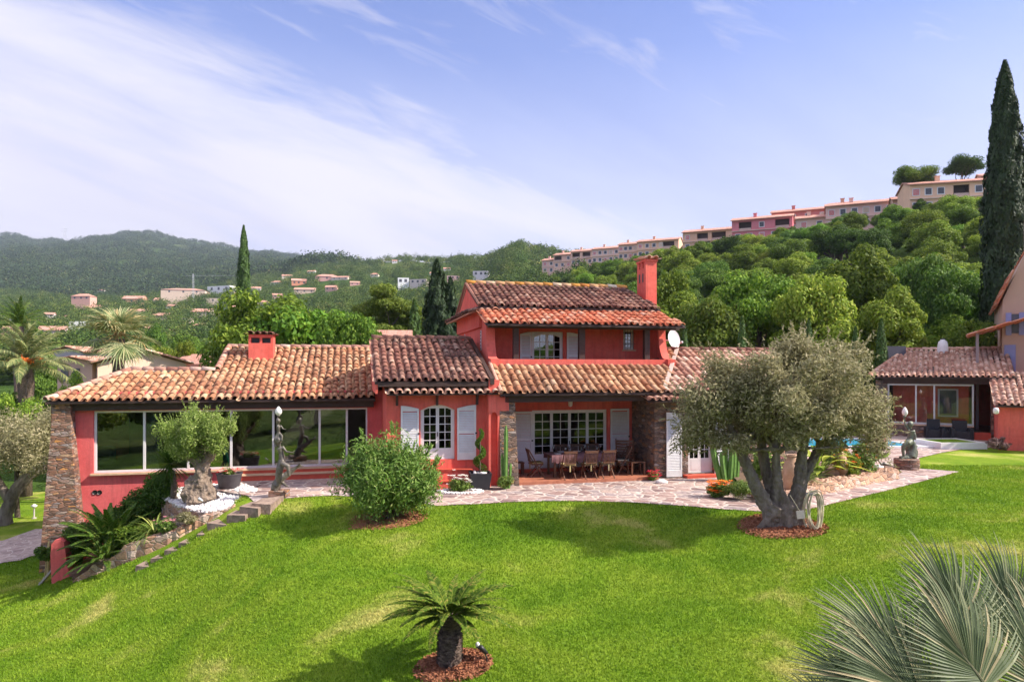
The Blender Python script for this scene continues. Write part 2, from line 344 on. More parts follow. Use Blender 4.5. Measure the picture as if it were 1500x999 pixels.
# ---------------------------------------------------------------- camera, light, sky
sc = bpy.context.scene
cam = bpy.data.cameras.new('camera'); cam.lens = 24; cam.sensor_width = 36; cam.shift_y = .027; cam.clip_end = 9000; cam.clip_start = .1
co = bpy.data.objects.new('camera', cam); C.objects.link(co); co.location = (0, 0, HC); co.rotation_euler = (R(90), 0, 0); sc.camera = co
SUND = Vector((3.5, -.55, 3.0)).normalized()
sun = bpy.data.lights.new('sun', 'SUN'); sun.energy = 3.2; sun.angle = R(.6); sun.color = (1, .905, .77)
so = bpy.data.objects.new('sun', sun); C.objects.link(so); so.rotation_euler = SUND.to_track_quat('Z', 'Y').to_euler(); so.location = (30, -10, 40)
w = bpy.data.worlds.new('World'); sc.world = w; w.use_nodes = True; nt = w.node_tree
bg = nt.nodes['Background']; bg.inputs[1].default_value = .15
sky = nt.nodes.new('ShaderNodeTexSky'); sky.sky_type = 'NISHITA'; sky.sun_disc = False
sky.sun_elevation = math.asin(SUND.z); sky.sun_rotation = math.atan2(SUND.x, SUND.y); sky.air_density = 1.0; sky.dust_density = .6; sky.ozone_density = 2.2
tc = nt.nodes.new('ShaderNodeTexCoord')
sx = nt.nodes.new('ShaderNodeSeparateXYZ'); nt.links.new(tc.outputs['Generated'], sx.inputs[0])
def mth(op, a, b=None, c=None, nt=nt):
    n = nt.nodes.new('ShaderNodeMath'); n.operation = op
    for i, v in enumerate((a, b, c)):
        if v is None: continue
        if hasattr(v, 'is_output'): nt.links.new(v, n.inputs[i])
        else: n.inputs[i].default_value = v
    return n.outputs[0]
# cloud layer: directions projected on a flat ceiling, streaks stretched along one wind direction
dz = mth('ADD', mth('MAXIMUM', sx.outputs[2], 0.0), .10)
cx = mth('DIVIDE', sx.outputs[0], dz); cy = mth('DIVIDE', sx.outputs[1], dz)
cb = nt.nodes.new('ShaderNodeCombineXYZ'); nt.links.new(cx, cb.inputs[0]); nt.links.new(cy, cb.inputs[1])
vd = nt.nodes.new('ShaderNodeVectorMath'); vd.operation = 'DOT_PRODUCT'; nt.links.new(tc.outputs['Generated'], vd.inputs[0]); vd.inputs[1].default_value = (-.385, .299, -.874)
vu = nt.nodes.new('ShaderNodeVectorMath'); vu.operation = 'DOT_PRODUCT'; nt.links.new(tc.outputs['Generated'], vu.inputs[0]); vu.inputs[1].default_value = (.915, 0, -.40)
cb2 = nt.nodes.new('ShaderNodeCombineXYZ'); nt.links.new(vu.outputs['Value'], cb2.inputs[0]); nt.links.new(vd.outputs['Value'], cb2.inputs[1])
mp = nt.nodes.new('ShaderNodeMapping'); mp.vector_type = 'POINT'; mp.inputs['Scale'].default_value = (1.5, 6.5, 1); mp.inputs['Location'].default_value = (3.3, 1.4, 0)
nt.links.new(cb2.outputs[0], mp.inputs[0])
n1 = noise(nt, mp.outputs[0], .75, 7, .55, .5); n2 = noise(nt, mp.outputs[0], 3.2, 7, .62, .8)
f = mth('ADD', mth('MULTIPLY', n1.outputs['Fac'], .75), mth('MULTIPLY', n2.outputs['Fac'], .25))
# cloud bank on one side of a great circle, thinning across it; low haze near the horizon
el = sx.outputs[2]
f2 = mth('ADD', mth('MULTIPLY', vd.outputs['Value'], 1.9), mth('MULTIPLY', mth('SUBTRACT', f, .5), 1.9))
cr = ramp(nt, [(0, (0,)*3), (.10, (.16,)*3), (.30, (.74,)*3), (.50, (.97,)*3)], mth('ADD', f2, .08))
wisp = ramp(nt, [(.50, (0,0,0)), (.72, (.72,)*3)], n2.outputs['Fac'])
low = ramp(nt, [(.02, (.95,)*3), (.16, (.72,)*3), (.27, (.55,)*3), (.42, (.14,)*3), (.55, (0,)*3), (.75, (.9,)*3)], el)  # last stop adds unseen cloud overhead for fill light
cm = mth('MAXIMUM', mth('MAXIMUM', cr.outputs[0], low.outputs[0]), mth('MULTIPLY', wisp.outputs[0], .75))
cloud = nt.nodes.new('ShaderNodeRGB'); cloud.outputs[0].default_value = (2.42, 2.34, 2.60, 1)
shade = ramp(nt, [(.35, (.78,.79,.88)), (.60, (1,1,1))], n1.outputs['Fac'])
gl = mixc(nt, 1.0, sky.outputs[0], (.40, .415, .60), 'MULTIPLY')
overhead_fill = ramp(nt, [(.55, (.5,)*3), (.80, (1,)*3)], el); cloud_fill = mixc(nt, 1.0, cloud.outputs[0], mixc(nt, overhead_fill.outputs[0], (1, 1, 1), (1.6, 1.55, 1.45)), 'MULTIPLY')  # brightens the unseen overhead cloud, added to fill the shade below
overhead_fill.color_ramp.elements[0].color = (0, 0, 0, 1)
mx = mixc(nt, cm, gl, mixc(nt, 1.0, cloud_fill, shade.outputs[0], 'MULTIPLY'))
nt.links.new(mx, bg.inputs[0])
sc.view_settings.view_transform = 'Standard'; sc.view_settings.look = 'None'; sc.view_settings.exposure = 1.42; sc.view_settings.gamma = 1
sc.render.engine = 'CYCLES'; sc.cycles.max_bounces = 7; sc.cycles.diffuse_bounces = 3; sc.cycles.glossy_bounces = 3; sc.cycles.transparent_max_bounces = 16
sc.cycles.transmission_bounces = 4; sc.cycles.volume_bounces = 0; sc.cycles.use_denoising = True; sc.cycles.caustics_reflective = False; sc.cycles.caustics_refractive = False
sc.cycles.sample_clamp_indirect = 6; sc.cycles.use_adaptive_sampling = True; sc.cycles.adaptive_threshold = .02

# ---------------------------------------------------------------- ground
def inpoly(P, poly):
    x, y = P[:, 0], P[:, 1]; r = np.zeros(len(P), bool); n = len(poly)
    for i in range(n):
        x0, y0 = poly[i][:2]; x1, y1 = poly[(i+1) % n][:2]
        c = ((y0 > y) != (y1 > y)) & (x < (x1-x0)*(y-y0)/(y1-y0+1e-12)+x0); r ^= c
    return r
def pdist(P, poly, closed=True):
    d = np.full(len(P), 1e9); n = len(poly)
    for i in range(n if closed else n-1):
        a = np.array(poly[i][:2]); b = np.array(poly[(i+1) % n][:2]); ab = b-a
        t = np.clip(((P[:, :2]-a)@ab)/(ab@ab+1e-9), 0, 1); d = np.minimum(d, np.linalg.norm(P[:, :2]-a-t[:, None]*ab, axis=1))
    return d
ZT = .1
near_edge = [(372,735),(410,731),(450,727.5),(490,726),(560,730),(640,741),(700,738.5),(750,735.5),(800,734),(860,734),(920,736),(1000,741),(1060,746),(1110,749),(1150,749),
             (1190,745),(1240,733),(1300,718.5),(1405,691),(1347,686.5),(1341,680),(1346,671),(1380,663),(1421,656.5),(1462,655.5),(1510,657)]
path_poly = [tuple(G(a, b, ZT)[:2]) for a, b in near_edge] + [(38, 31), (38, 37), (-5.5, 37), (-5.5, 25), (-9.3, 24), (-9.3, 20.8), (-7.6, 19.6)]
flat_poly = path_poly
def kp(px, py, z): g = G(px, py, z); return (g[0], g[1], z)
KP = [kp(372,741,.0), kp(352,749,-.05), kp(335,757,-.18), kp(318,767,-.30), kp(300,777,-.48), kp(250,803,-.93), kp(200,830,-1.36), kp(110,853,-2.05), kp(60,858,-2.5), kp(0,872,-2.65), kp(0,805,-2.8), kp(0,762,-2.8), kp(50,745,-2.75),
      kp(250,900,-1.45), kp(0,999,-2.3), kp(200,999,-1.75), kp(400,999,-1.05), kp(400,850,-.62), kp(660,975,-.62), kp(620,850,-.45), kp(750,850,-.36), kp(550,770,-.08), kp(450,770,-.22), kp(950,790,-.30), kp(950,860,-.42),
      kp(1145,775,-.02), kp(1100,999,-.5), kp(1400,800,.03), kp(1500,720,.12), kp(1300,850,-.12), kp(1500,900,-.1),
      (12,4,-.4), (-12,4,-2), (0,3,-.9), (0,-6,-1.0), (-16,-6,-2.6), (16,-6,-.4), (-25,12,-2.9), (-25,30,-2.9), (-18,40,-2.8), (-14,30,-2.5), (-12,22.5,-1.6), (-10.8,19.6,-1.3), (25,10,.1), (30,30,.3), (-12,-25,-3), (14,-25,-1), (25,45,.6), (0,45,-.2), (12,30,.1)]
KP += [(p[0], p[1], ZT-.03) for p in path_poly[:-5:2]]
KP = np.array(KP)
def tps(r): return np.where(r > 1e-9, r*r*np.log(np.maximum(r, 1e-9)), 0)
_n = len(KP); _K = tps(np.linalg.norm(KP[:, None, :2]-KP[None, :, :2], axis=2)) + np.eye(_n)*.4
_P = np.c_[np.ones(_n), KP[:, :2]]; _A = np.block([[_K, _P], [_P.T, np.zeros((3, 3))]])
_w = np.linalg.solve(_A, np.r_[KP[:, 2], 0, 0, 0])
def garden_h(P):
    P = np.asarray(P, float).reshape(-1, 2)
    Q = P.copy(); Q[:, 0] = np.clip(Q[:, 0], -27, 30); Q[:, 1] = np.clip(Q[:, 1], -25, 45)
    h = tps(np.linalg.norm(Q[:, None]-KP[None, :, :2], axis=2))@_w[:_n] + _w[_n] + Q@_w[_n+1:]
    h = np.clip(h, -3.3, .5)
    d = pdist(Q, flat_poly); ins = inpoly(Q, flat_poly)
    m = np.where(ins, 1, np.clip(1-d/.9, 0, 1)); m = m*m*(3-2*m)
    return h*(1-m) + (ZT-.01)*m
def gh(x, y): return float(garden_h([(x, y)])[0])
COLS = {
 -900: [(0,-2.6),(30,-3),(60,-1.5),(120,2),(250,14),(500,48),(900,105),(1500,250),(2500,470),(3500,420)],
 0: [(0,-2.6),(30,-3),(60,-1.5),(120,1),(250,12),(500,46),(900,100),(1500,250),(2500,480),(3500,430)],
 100: [(0,-2.6),(30,-2.9),(60,-1.5),(120,1),(250,12),(500,46),(900,98),(1500,245),(2500,470),(3500,430)],
 200: [(0,-1),(30,-1.5),(60,-1),(120,1),(250,12),(500,46),(900,98),(1500,250),(2500,485),(3500,430)],
 300: [(0,0),(30,0),(60,0),(120,1),(250,13),(500,48),(900,108),(1500,240),(2500,464),(3500,400)],
 400: [(0,0),(30,0),(60,0),(120,1),(250,13),(500,50),(900,125),(1500,230),(2500,415),(3500,380)],
 450: [(0,0),(30,0),(60,.3),(120,1),(250,13),(500,52),(900,136),(1500,200),(2500,390),(3500,380)],
 500: [(0,0),(30,0),(60,.5),(120,1.5),(250,13),(500,56),(900,140),(1500,110),(2500,100),(3500,100)],
 600: [(0,0),(30,0),(60,.5),(120,1.5),(250,13),(500,62),(780,124),(1500,90),(2500,90),(3500,90)],
 700: [(0,0),(30,0),(60,.5),(120,2),(250,16),(500,72),(690,114),(1500,90),(2500,90),(3500,90)],
 760: [(0,0),(30,0),(60,1),(120,4),(250,26),(500,90),(620,110),(1500,90),(2500,90),(3500,90)],
 800: [(0,0),(30,0),(60,1),(120,6),(200,20),(300,42),(400,43),(600,105),(1500,90),(3500,90)],
 850: [(0,0),(30,0),(60,1),(120,8),(200,25),(278,41),(380,42),(590,97),(1500,80),(3500,80)],
 900: [(0,0),(30,0),(60,1),(120,11),(255,40),(360,41),(600,60),(1500,60),(3500,60)],
 1000:[(0,0),(30,0),(60,1.5),(215,38),(300,39),(600,42),(3500,42)],
 1070:[(0,0),(30,0),(60,1.5),(190,36),(280,37),(3500,40)],
 1160:[(0,0),(30,0),(60,1.5),(165,34),(250,35),(3500,40)],
 1250:[(0,0),(30,0),(60,2),(150,34),(240,35),(3500,40)],
 1330:[(0,0),(30,0),(60,2.5),(140,34),(240,36),(3500,40)],
 1450:[(0,0),(30,0),(60,3),(130,34.5),(240,37),(3500,40)],
 1600:[(0,0),(30,0),(60,3),(125,34.5),(240,38),(3500,40)],
 2600:[(0,0),(30,0),(60,3),(125,34.5),(240,38),(3500,40)]}
_ck = sorted(COLS)
def far_h(X, Y):
    X = np.asarray(X, float); Y = np.asarray(Y, float); px = np.clip(750+1000*X/np.maximum(Y, 1), _ck[0], _ck[-1]-1)
    T = np.array([np.interp(Y, [k[0] for k in COLS[c]], [k[1] for k in COLS[c]]) for c in _ck])
    i = np.clip(np.searchsorted(_ck, px, side='right')-1, 0, len(_ck)-2); ck = np.array(_ck, float)
    t = (px-ck[i])/(ck[i+1]-ck[i]); t = t*t*(3-2*t)*.5 + t*.5
    idx = np.arange(X.size).reshape(X.shape)
    Tf = T.reshape(len(_ck), -1); fi = i.ravel(); n = np.arange(X.size)
    h = Tf[fi, n]*(1-t.ravel()) + Tf[fi+1, n]*t.ravel(); h = h.reshape(X.shape)
    am = np.clip((Y-250)/900, 0, 1)
    h += am*(9*np.sin(X*.011+Y*.004)+7*np.sin(X*.023-Y*.013+1)+4*np.sin(X*.05+Y*.037)) * np.clip(Y/2500+.2, 0, 1)
    return h
def H(X, Y):
    X = np.asarray(X, float); Y = np.asarray(Y, float)
    g = garden_h(np.c_[X.ravel(), Y.ravel()]).reshape(X.shape); f = far_h(X, Y)
    t = np.clip((Y-36)/20, 0, 1); t = t*t*(3-2*t)
    return g*(1-t) + f*t
def Hs(x, y): return float(H(np.array([x]), np.array([y]))[0])
def gridmesh(name, X, Y, Z, mat, keepf=None):
    n, m = X.shape; V = np.c_[X.ravel(), Y.ravel(), Z.ravel()]
    i, j = np.meshgrid(np.arange(n-1), np.arange(m-1), indexing='ij'); a = (i*m+j).ravel()
    F = np.c_[a, a+1, a+m+1, a+m]
    if keepf is not None: F = F[keepf(V[F].mean(axis=1))]
    mb = MB(); mb.add(V, F, .5); return mb.build(name, mat, None, True)
# the terrain sheet: fine rows near the garden, coarse rows to the mountains
ys = np.concatenate([[-3000, -1200, -500, -200, -100], np.linspace(-60, -8, 10), np.arange(-6, 37, .5), np.linspace(37.5, 120, 60), np.geomspace(122, 3500, 150)])
us = np.linspace(-1, 1, 260)
hw = np.interp(ys, [-3000, -60, 0, 37, 120, 3500], [3300, 90, 34, 52, 150, 3300])
Xg = us[None, :]*hw[:, None]; Yg = np.repeat(ys[:, None], len(us), 1); Zg = H(Xg, Yg)
inner = (Yg > 3) & (Yg < 37.2) & (np.abs(Xg) < 27)
Zt = np.where(inner, Zg-.35, Zg)
setting(gridmesh('ground', Xg, Yg, Zt, M['hill'], lambda c: ~((np.abs(c[:, 0]) < 24) & (c[:, 1] > 5) & (c[:, 1] < 36))))
# lawn sheet
xs = np.arange(-30, 30.01, .25); ysl = np.arange(1, 39.01, .25)
XL, YL = np.meshgrid(xs, ysl, indexing='ij'); ZL = garden_h(np.c_[XL.ravel(), YL.ravel()]).reshape(XL.shape)
t = np.clip((YL-36)/20, 0, 1); t = t*t*(3-2*t)
ZL = ZL*(1-t)+far_h(XL, YL)*t
WCY = [(372,734,18.9),(335,743,18.75),(300,754,18.6),(279,765,18.5),(250,777,18.4),(198,794,18.4),(150,823,18.5),(112,847,18.7)]
WP = [W(a, b, c) for a, b, c in WCY]
BEDS = [tuple(p[:2]+(0, .12)) for p in WP[1:]]+[(-12.3, 19.3), (-13.0, 21.2), (-12.6, 22.4), (-8.0, 22.4)]
lawn = gridmesh('lawn', XL, YL, ZL, M['lawn'], lambda c: ~inpoly(c, BEDS)); setting(lawn)
# paved terrace and path: one flat sheet 12 mm above the levelled ground
from mathutils.geometry import tessellate_polygon
def sheet(name, poly, z, mat, zf=None):
    tri = tessellate_polygon([[Vector((p[0], p[1], 0)) for p in poly]])
    V = [(p[0], p[1], (z if zf is None else zf(p[0], p[1]))) for p in poly]
    mb = MB(); F = np.array(tri)
    A = np.array(V); c = np.cross(A[F[:, 1]]-A[F[:, 0]], A[F[:, 2]]-A[F[:, 0]])[:, 2]
    F[c < 0] = F[c < 0][:, ::-1]
    mb.add(V, F); return mb.build(name, mat)
setting(sheet('terrace_paving', path_poly, ZT+.012, M['paving']))
# stone path low down beyond the buttress
lowp = [(-60,784),(0,792),(30,783),(62,774),(75,790),(66,818),(30,826),(0,829),(-60,838)]
LP = [tuple(G(a, b, -2.8)[:2]) for a, b in lowp]
xs2 = np.arange(-24, -13, .2); ys2 = np.arange(19, 30, .2); X2, Y2 = np.meshgrid(xs2, ys2, indexing='ij')
setting(gridmesh('stone_path', X2, Y2, garden_h(np.c_[X2.ravel(), Y2.ravel()]).reshape(X2.shape)+.03, M['paving_far'], lambda c: inpoly(c, LP)))
# grass blades on the lawn in view
def blades():
    n = 520000
    Y = 6.5 + (26-6.5)*rs.rand(n)**1.45; px = rs.uniform(-40, 1540, n); X = (px-750)/1000*Y
    P = np.c_[X, Y]; k = ~inpoly(P, path_poly) & ~inpoly(P, LP); P = P[k]
    k = ~inpoly(P, BEDS) & ~((P[:, 0] < -6.9) & (P[:, 0] > -9.8) & (P[:, 1] > 17.75) & (P[:, 1] < 19)); P = P[k]
    z = np.interp(0, [0], [0]) + garden_h_fast(P)
    m = len(P); ang = rs.uniform(0, 6.28, m); h = rs.uniform(.018, .05, m)*np.interp(P[:, 1], [6, 24], [.9, 1.5]); wd = rs.uniform(.005, .011, m)*np.interp(P[:, 1], [6, 24], [.9, 2.4])
    lean = rs.normal(0, .02, (m, 2)); dx = np.cos(ang)*wd; dy = np.sin(ang)*wd
    V = np.empty((m, 3, 3)); V[:, 0] = np.c_[P[:, 0]-dx, P[:, 1]-dy, z-.005]; V[:, 1] = np.c_[P[:, 0]+dx, P[:, 1]+dy, z-.005]; V[:, 2] = np.c_[P[:, 0]+lean[:, 0], P[:, 1]+lean[:, 1], z+h]
    mb = MB(); mb.add(V.reshape(-1, 3), np.arange(m*3).reshape(-1, 3), rs.rand(m))
    o = mb.build('grass', M['blade']); tag(o, 'short yellowish green grass blades growing over the sloping lawn', 'grass', None, 'stuff')
def garden_h_fast(P):
    i = (P[:, 0]-xs[0])/.25; j = (P[:, 1]-ysl[0])/.25
    i0 = np.clip(i.astype(int), 0, len(xs)-2); j0 = np.clip(j.astype(int), 0, len(ysl)-2); a = i-i0; b = j-j0
    return ZL[i0, j0]*(1-a)*(1-b)+ZL[i0+1, j0]*a*(1-b)+ZL[i0, j0+1]*(1-a)*b+ZL[i0+1, j0+1]*a*b
blades()
# ---------------------------------------------------------------- the villa, in its own frame: x along the front, y into the house
TH = R(13.1); OX, OY = -.40, 21.2; cT, sT = math.cos(TH), math.sin(TH)
def S(px, t):
    k = (px-750)/1000; return (k*(OY+cT*t)-OX+sT*t)/(cT-k*sT)
def ZV(py, s, t): return HC-(py-540)/1000*(OY+sT*s+cT*t)
def WV(s, t, z=0): return np.array((OX+cT*s-sT*t, OY+sT*s+cT*t, z))
villa = thing('villa', 'red rendered villa with barrel tiled roofs, balcony storey and dry stone buttress', 'house', (OX, OY, 0), TH)

def wall_y(mb, x0, x1, z0, z1, y, th, holes=()):      # wall facing -y, holes (x0,x1,z0,z1)
    xs = sorted({x0, x1, *[h[0] for h in holes], *[h[1] for h in holes]}); zs = sorted({z0, z1, *[h[2] for h in holes], *[h[3] for h in holes]})
    xs = [x for x in xs if x0 <= x <= x1]; zs = [z for z in zs if z0 <= z <= z1]
    def solid(i, j):
        if i < 0 or j < 0 or i >= len(xs)-1 or j >= len(zs)-1: return False
        cx, cz = (xs[i]+xs[i+1])/2, (zs[j]+zs[j+1])/2
        return not any(h[0] < cx < h[1] and h[2] < cz < h[3] for h in holes)
    for i in range(len(xs)-1):
        for j in range(len(zs)-1):
            if not solid(i, j): continue
            a, b, c, d = xs[i], xs[i+1], zs[j], zs[j+1]
            mb.add([(a,y,c),(b,y,c),(b,y,d),(a,y,d)], (0,1,2,3)); mb.add([(a,y+th,c),(b,y+th,c),(b,y+th,d),(a,y+th,d)], (3,2,1,0))
            if not solid(i-1, j): mb.add([(a,y,c),(a,y+th,c),(a,y+th,d),(a,y,d)], (3,2,1,0))
            if not solid(i+1, j): mb.add([(b,y,c),(b,y+th,c),(b,y+th,d),(b,y,d)], (0,1,2,3))
            if not solid(i, j-1): mb.add([(a,y,c),(b,y,c),(b,y+th,c),(a,y+th,c)], (3,2,1,0))
            if not solid(i, j+1): mb.add([(a,y,d),(b,y,d),(b,y+th,d),(a,y+th,d)], (0,1,2,3))
    return mb
def tile_rows(mb, o, u, w, Wd, L, keep=None, pitch=.24, ex=.36, seed=1, seg=6):
    r = np.random.RandomState(seed); o, u, w = [np.array(q, float) for q in (o, u, w)]; n = np.cross(u, w)
    nc = max(1, int(round(Wd/pitch))); pitch = Wd/nc; nr = int(math.ceil(L/ex))
    th = np.linspace(0, math.pi, seg+1)
    for kind in (0, 1):
        I, J = np.meshgrid(np.arange(nc+(kind == 1)), np.arange(nr), indexing='ij'); I = I.ravel(); J = J.ravel()
        a = (I+.5)*pitch if kind == 0 else I*pitch; b = J*ex
        if keep is not None: k = keep(a, b+ex/2); I, J, a, b = I[k], J[k], a[k], b[k]
        m = len(a)
        if not m: continue
        ln = np.minimum(ex+.07, L-b+.05)
        a = a + r.normal(0, .009, m); b = b + r.normal(0, .018, m); lift = r.normal(0, .006, m); rot = r.normal(0, .028, m)
        if kind == 0: r0, r1, sg, h0, h1 = pitch*.40, pitch*.33, 1, .050, .020
        else: r0, r1, sg, h0, h1 = pitch*.33, pitch*.38, -1, .055, .045
        lift = lift + .014*np.sin(a*1.3+seed)*np.sin(b*1.7+seed*2) + .008*np.sin(a*4.1); b = b - .05*(r.rand(m) < .03); rr0 = r0*(1+r.normal(0, .045, m)); V = np.empty((m, 3, seg+1, 3))
        for q, (bb, rad, hh) in enumerate(((b-.02, rr0, h0), (b-.02+ln, np.full(m, r1), h1), (b-.02, rr0-.016, h0-.004))):
            A_ = a[:, None] + rad[:, None]*np.cos(th)[None]*-1 + rot[:, None]*(bb-b)[:, None]
            Hh = sg*rad[:, None]*np.sin(th)[None]*(.86 if kind == 0 else .55) + hh + lift[:, None]
            V[:, q] = o + A_[..., None]*u + bb[:, None, None]*w + Hh[..., None]*n
        base = np.arange(m)[:, None]*(3*(seg+1)); s1 = seg+1; F = []
        for k in range(seg):
            F.append(np.c_[base[:, 0]+k, base[:, 0]+s1+k, base[:, 0]+s1+k+1, base[:, 0]+k+1])
            if kind == 0: F.append(np.c_[base[:, 0]+k, base[:, 0]+k+1, base[:, 0]+2*s1+k+1, base[:, 0]+2*s1+k])
        col = np.clip(r.beta(2.2, 2.2, m), 0, 1)
        mb.add(V.reshape(-1, 3), np.concatenate(F), np.tile(col, len(F)))
def ridge_row(mb, p, q, up=(0,0,1), r0=.115, r1=.095, step=.38, seed=3, lift=.03):
    r = np.random.RandomState(seed); p = np.array(p, float); q = np.array(q, float); up = np.array(up, float)
    L = np.linalg.norm(q-p); d = (q-p)/L; x = np.cross(d, up); x /= np.linalg.norm(x); up = np.cross(x, d); n = max(1, int(L/step)); st = L/n
    th = np.linspace(-.15, math.pi+.15, 8)
    for i in range(n):
        a = p+d*st*i; b = a+d*(st+.06); ra = r0*(1+r.normal(0, .03)); V = []
        for c, rad, h in ((a, ra, lift+.02), (b, r1, lift), (a, ra-.018, lift+.015)):
            V += [c+x*rad*math.cos(t)+up*(rad*math.sin(t)+h+r.normal(0, .001)) for t in th]
        F = [(k+1, k, 8+k, 9+k) for k in range(7)] + [(k, k+1, 17+k, 16+k) for k in range(7)]
        mb.add(V, F, float(np.clip(r.beta(2, 2), 0, 1)))
def deck(name, poly, th, mat, parent, drop=.0):       # poly 3D, downwards thickness
    V = [np.array(p, float)-(0,0,drop) for p in poly]; n = len(V)
    VV = V + [v-np.array((0,0,th)) for v in V]; mb = MB()
    mb.add(VV, [(j, (j+1) % n, n+(j+1) % n, n+j) for j in range(n)]); 
    mb.F.append(np.array([range(n)])); mb.A.append(np.array([.5])); mb.F.append(np.array([range(2*n-1, n-1, -1)])); mb.A.append(np.array([.5]))
    return mb.build(name, mat, parent)

def shutter(s0, s1, z0, z1, y, parent, th=.045, slope=0, panel=.22, label=None):
    mb = MB(); f = .055; zt0 = z1 + (slope if slope < 0 else 0); 
    mb.box(s0, s0+f, y, y+th, z0, z1-(.0 if slope <= 0 else 0)); mb.box(s1-f, s1, y, y+th, z0, z1)
    mb.box(s0+f, s1-f, y+.002, y+th-.002, z0, z0+panel); mb.box(s0+f, s1-f, y+.002, y+th-.002, z1-f*1.3, z1)
    zm = z0+(z1-z0)*.52; mb.box(s0+f, s1-f, y+.002, y+th-.002, zm-.02, zm+.075)
    z = z0+panel
    while z < z1-f*1.3-.04:
        if not (zm-.045 < z < zm+.05):
            mb.add([(s0+f,y+.004,z),(s1-f,y+.004,z),(s1-f,y+.016,z),(s0+f,y+.016,z),(s0+f,y+th-.006,z+.045),(s1-f,y+th-.006,z+.045),(s1-f,y+th-.018,z+.045),(s0+f,y+th-.018,z+.045)],
                   [(0,1,6,7),(3,2,5,4),(0,3,4,7),(1,2,5,6),(0,1,2,3),(4,5,6,7)])
        z += .052
    if slope:   # arched head: rises towards one side
        n = 6; e = abs(slope)
        xs_ = np.linspace(s0, s1, n+1); q = (xs_-s0)/(s1-s0); q = q if slope > 0 else 1-q; hz = e*np.sin(q*math.pi/2)
        poly = [(s0, z1)]+[(x, z1+h) for x, h in zip(xs_, hz)]+[(s1, z1)]
        if slope > 0: poly = poly[1:]
        else: poly = poly[:-1]
        mb.prism([(a, b) for a, b in poly], 1, y+.001, y+th-.001)
    h = MB()
    xs1 = s1 if True else s0
    h.box(s1-.03, s1+.03, y-.012, y-.002, z0+.5*(z1-z0), z0+.5*(z1-z0)+.05)
    o = mb.build('shutter', M['white'], parent, label=label); h.build('shutter_catch', M['iron'], o)
    return o
def glazed(name, s0, s1, z0, z1, y, leaves, nx, nz, panel, parent, arch=0, fr=.06, mun=.022, th=.06, mat='white', glass='glass'):
    mb = MB(); mb.box(s0, s0+fr, y, y+th, z0, z1); mb.box(s1-fr, s1, y, y+th, z0, z1); mb.box(s0+fr, s1-fr, y+.001, y+th-.001, z1-fr, z1); mb.box(s0+fr, s1-fr, y+.001, y+th-.001, z0, z0+fr*.7)
    g = MB(); w = (s1-s0-2*fr)/leaves; zb = z0+fr*.7; zt = z1-fr
    for i in range(leaves):
        a = s0+fr+i*w; b = a+w; st = .05
        mb.box(a+.003, a+st, y+.008, y+th-.008, zb, zt); mb.box(b-st, b-.003, y+.008, y+th-.008, zb, zt)
        mb.box(a+st, b-st, y+.009, y+th-.009, zt-.05, zt); mb.box(a+st, b-st, y+.009, y+th-.009, zb, zb+max(panel, .06))
        if panel > .2: mb.box(a+st+.05, b-st-.05, y+.003, y+.012, zb+.06, zb+panel-.05)
        gx0, gx1, gz0, gz1 = a+st, b-st, zb+max(panel, .06), zt-.05
        for k in range(1, nx): x = gx0+(gx1-gx0)*k/nx; mb.box(x-mun/2, x+mun/2, y+.014, y+th-.014, gz0, gz1)
        for k in range(1, nz): z = gz0+(gz1-gz0)*k/nz; mb.box(gx0, gx1, y+.015, y+th-.015, z-mun/2, z+mun/2)
        g.box(gx0-.01, gx1+.01, y+th/2-.003, y+th/2+.003, gz0-.01, gz1+.01)
    o = mb.build(name, M[mat], parent); p = g.build('pane', M[glass], o)
    h = MB(); xm = s0+fr+w*(leaves//2); h.box(xm-.012, xm+.012, y-.03, y+.009, z0+.42*(z1-z0), z0+.42*(z1-z0)+.13)
    if leaves > 1: h.build('handle', M['iron'], o)
    return o
def roofpiece(name, x0, x1, y0, z0, y1, z1, mat, parent, keep=None, seed=1, poly=None, thick=.07, pitch=.24):
    L = math.hypot(y1-y0, z1-z0); w = np.array((0, (y1-y0)/L, (z1-z0)/L)); o = np.array((x0, y0, z0)); u = np.array((1., 0, 0))
    mb = MB(); kp_ = None
    if poly is not None:
        kp_ = lambda a, b: inpoly(np.c_[a, b], poly)
    tile_rows(mb, o, u, w, x1-x0, L, kp_, seed=seed, pitch=pitch)
    r = mb.build(name, mat, parent, True)
    pts = [(0, 0), (x1-x0, 0), (x1-x0, L), (0, L)] if poly is None else poly
    n = np.cross(u, w)
    deck('roof_deck', [o+u*a+w*b-n*.012 for a, b in pts], thick, M['wood_dark'], r)
    return r

# ---- wing with the long glazed front
tA = 3.45
sA0, sA1 = S(137, tA), S(538, tA); zf, zt = .42, 2.40
xl = S(101, tA)-.02
hole = (sA0, sA1, zf, zt)
mb = MB(); wall_y(mb, xl-.15, -3.36, -3.2, 3.0, tA, .3, [hole])
mb.build('wing_wall', M['stucco_pink'], villa)
mb = MB(); mb.box(xl-.15, xl+.15, tA+.3, 9.6, -3.2, 3.0); mb.box(xl+.15, -3.36, 9.3, 9.6, -3.2, 3.6)
mb.build('side_wall', M['stucco'], villa)
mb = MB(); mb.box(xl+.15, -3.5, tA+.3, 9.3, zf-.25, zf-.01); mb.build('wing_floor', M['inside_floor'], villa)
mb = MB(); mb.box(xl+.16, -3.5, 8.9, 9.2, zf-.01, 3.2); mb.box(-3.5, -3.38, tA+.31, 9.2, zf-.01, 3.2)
mb.build('interior_wall', M['inside'], villa)
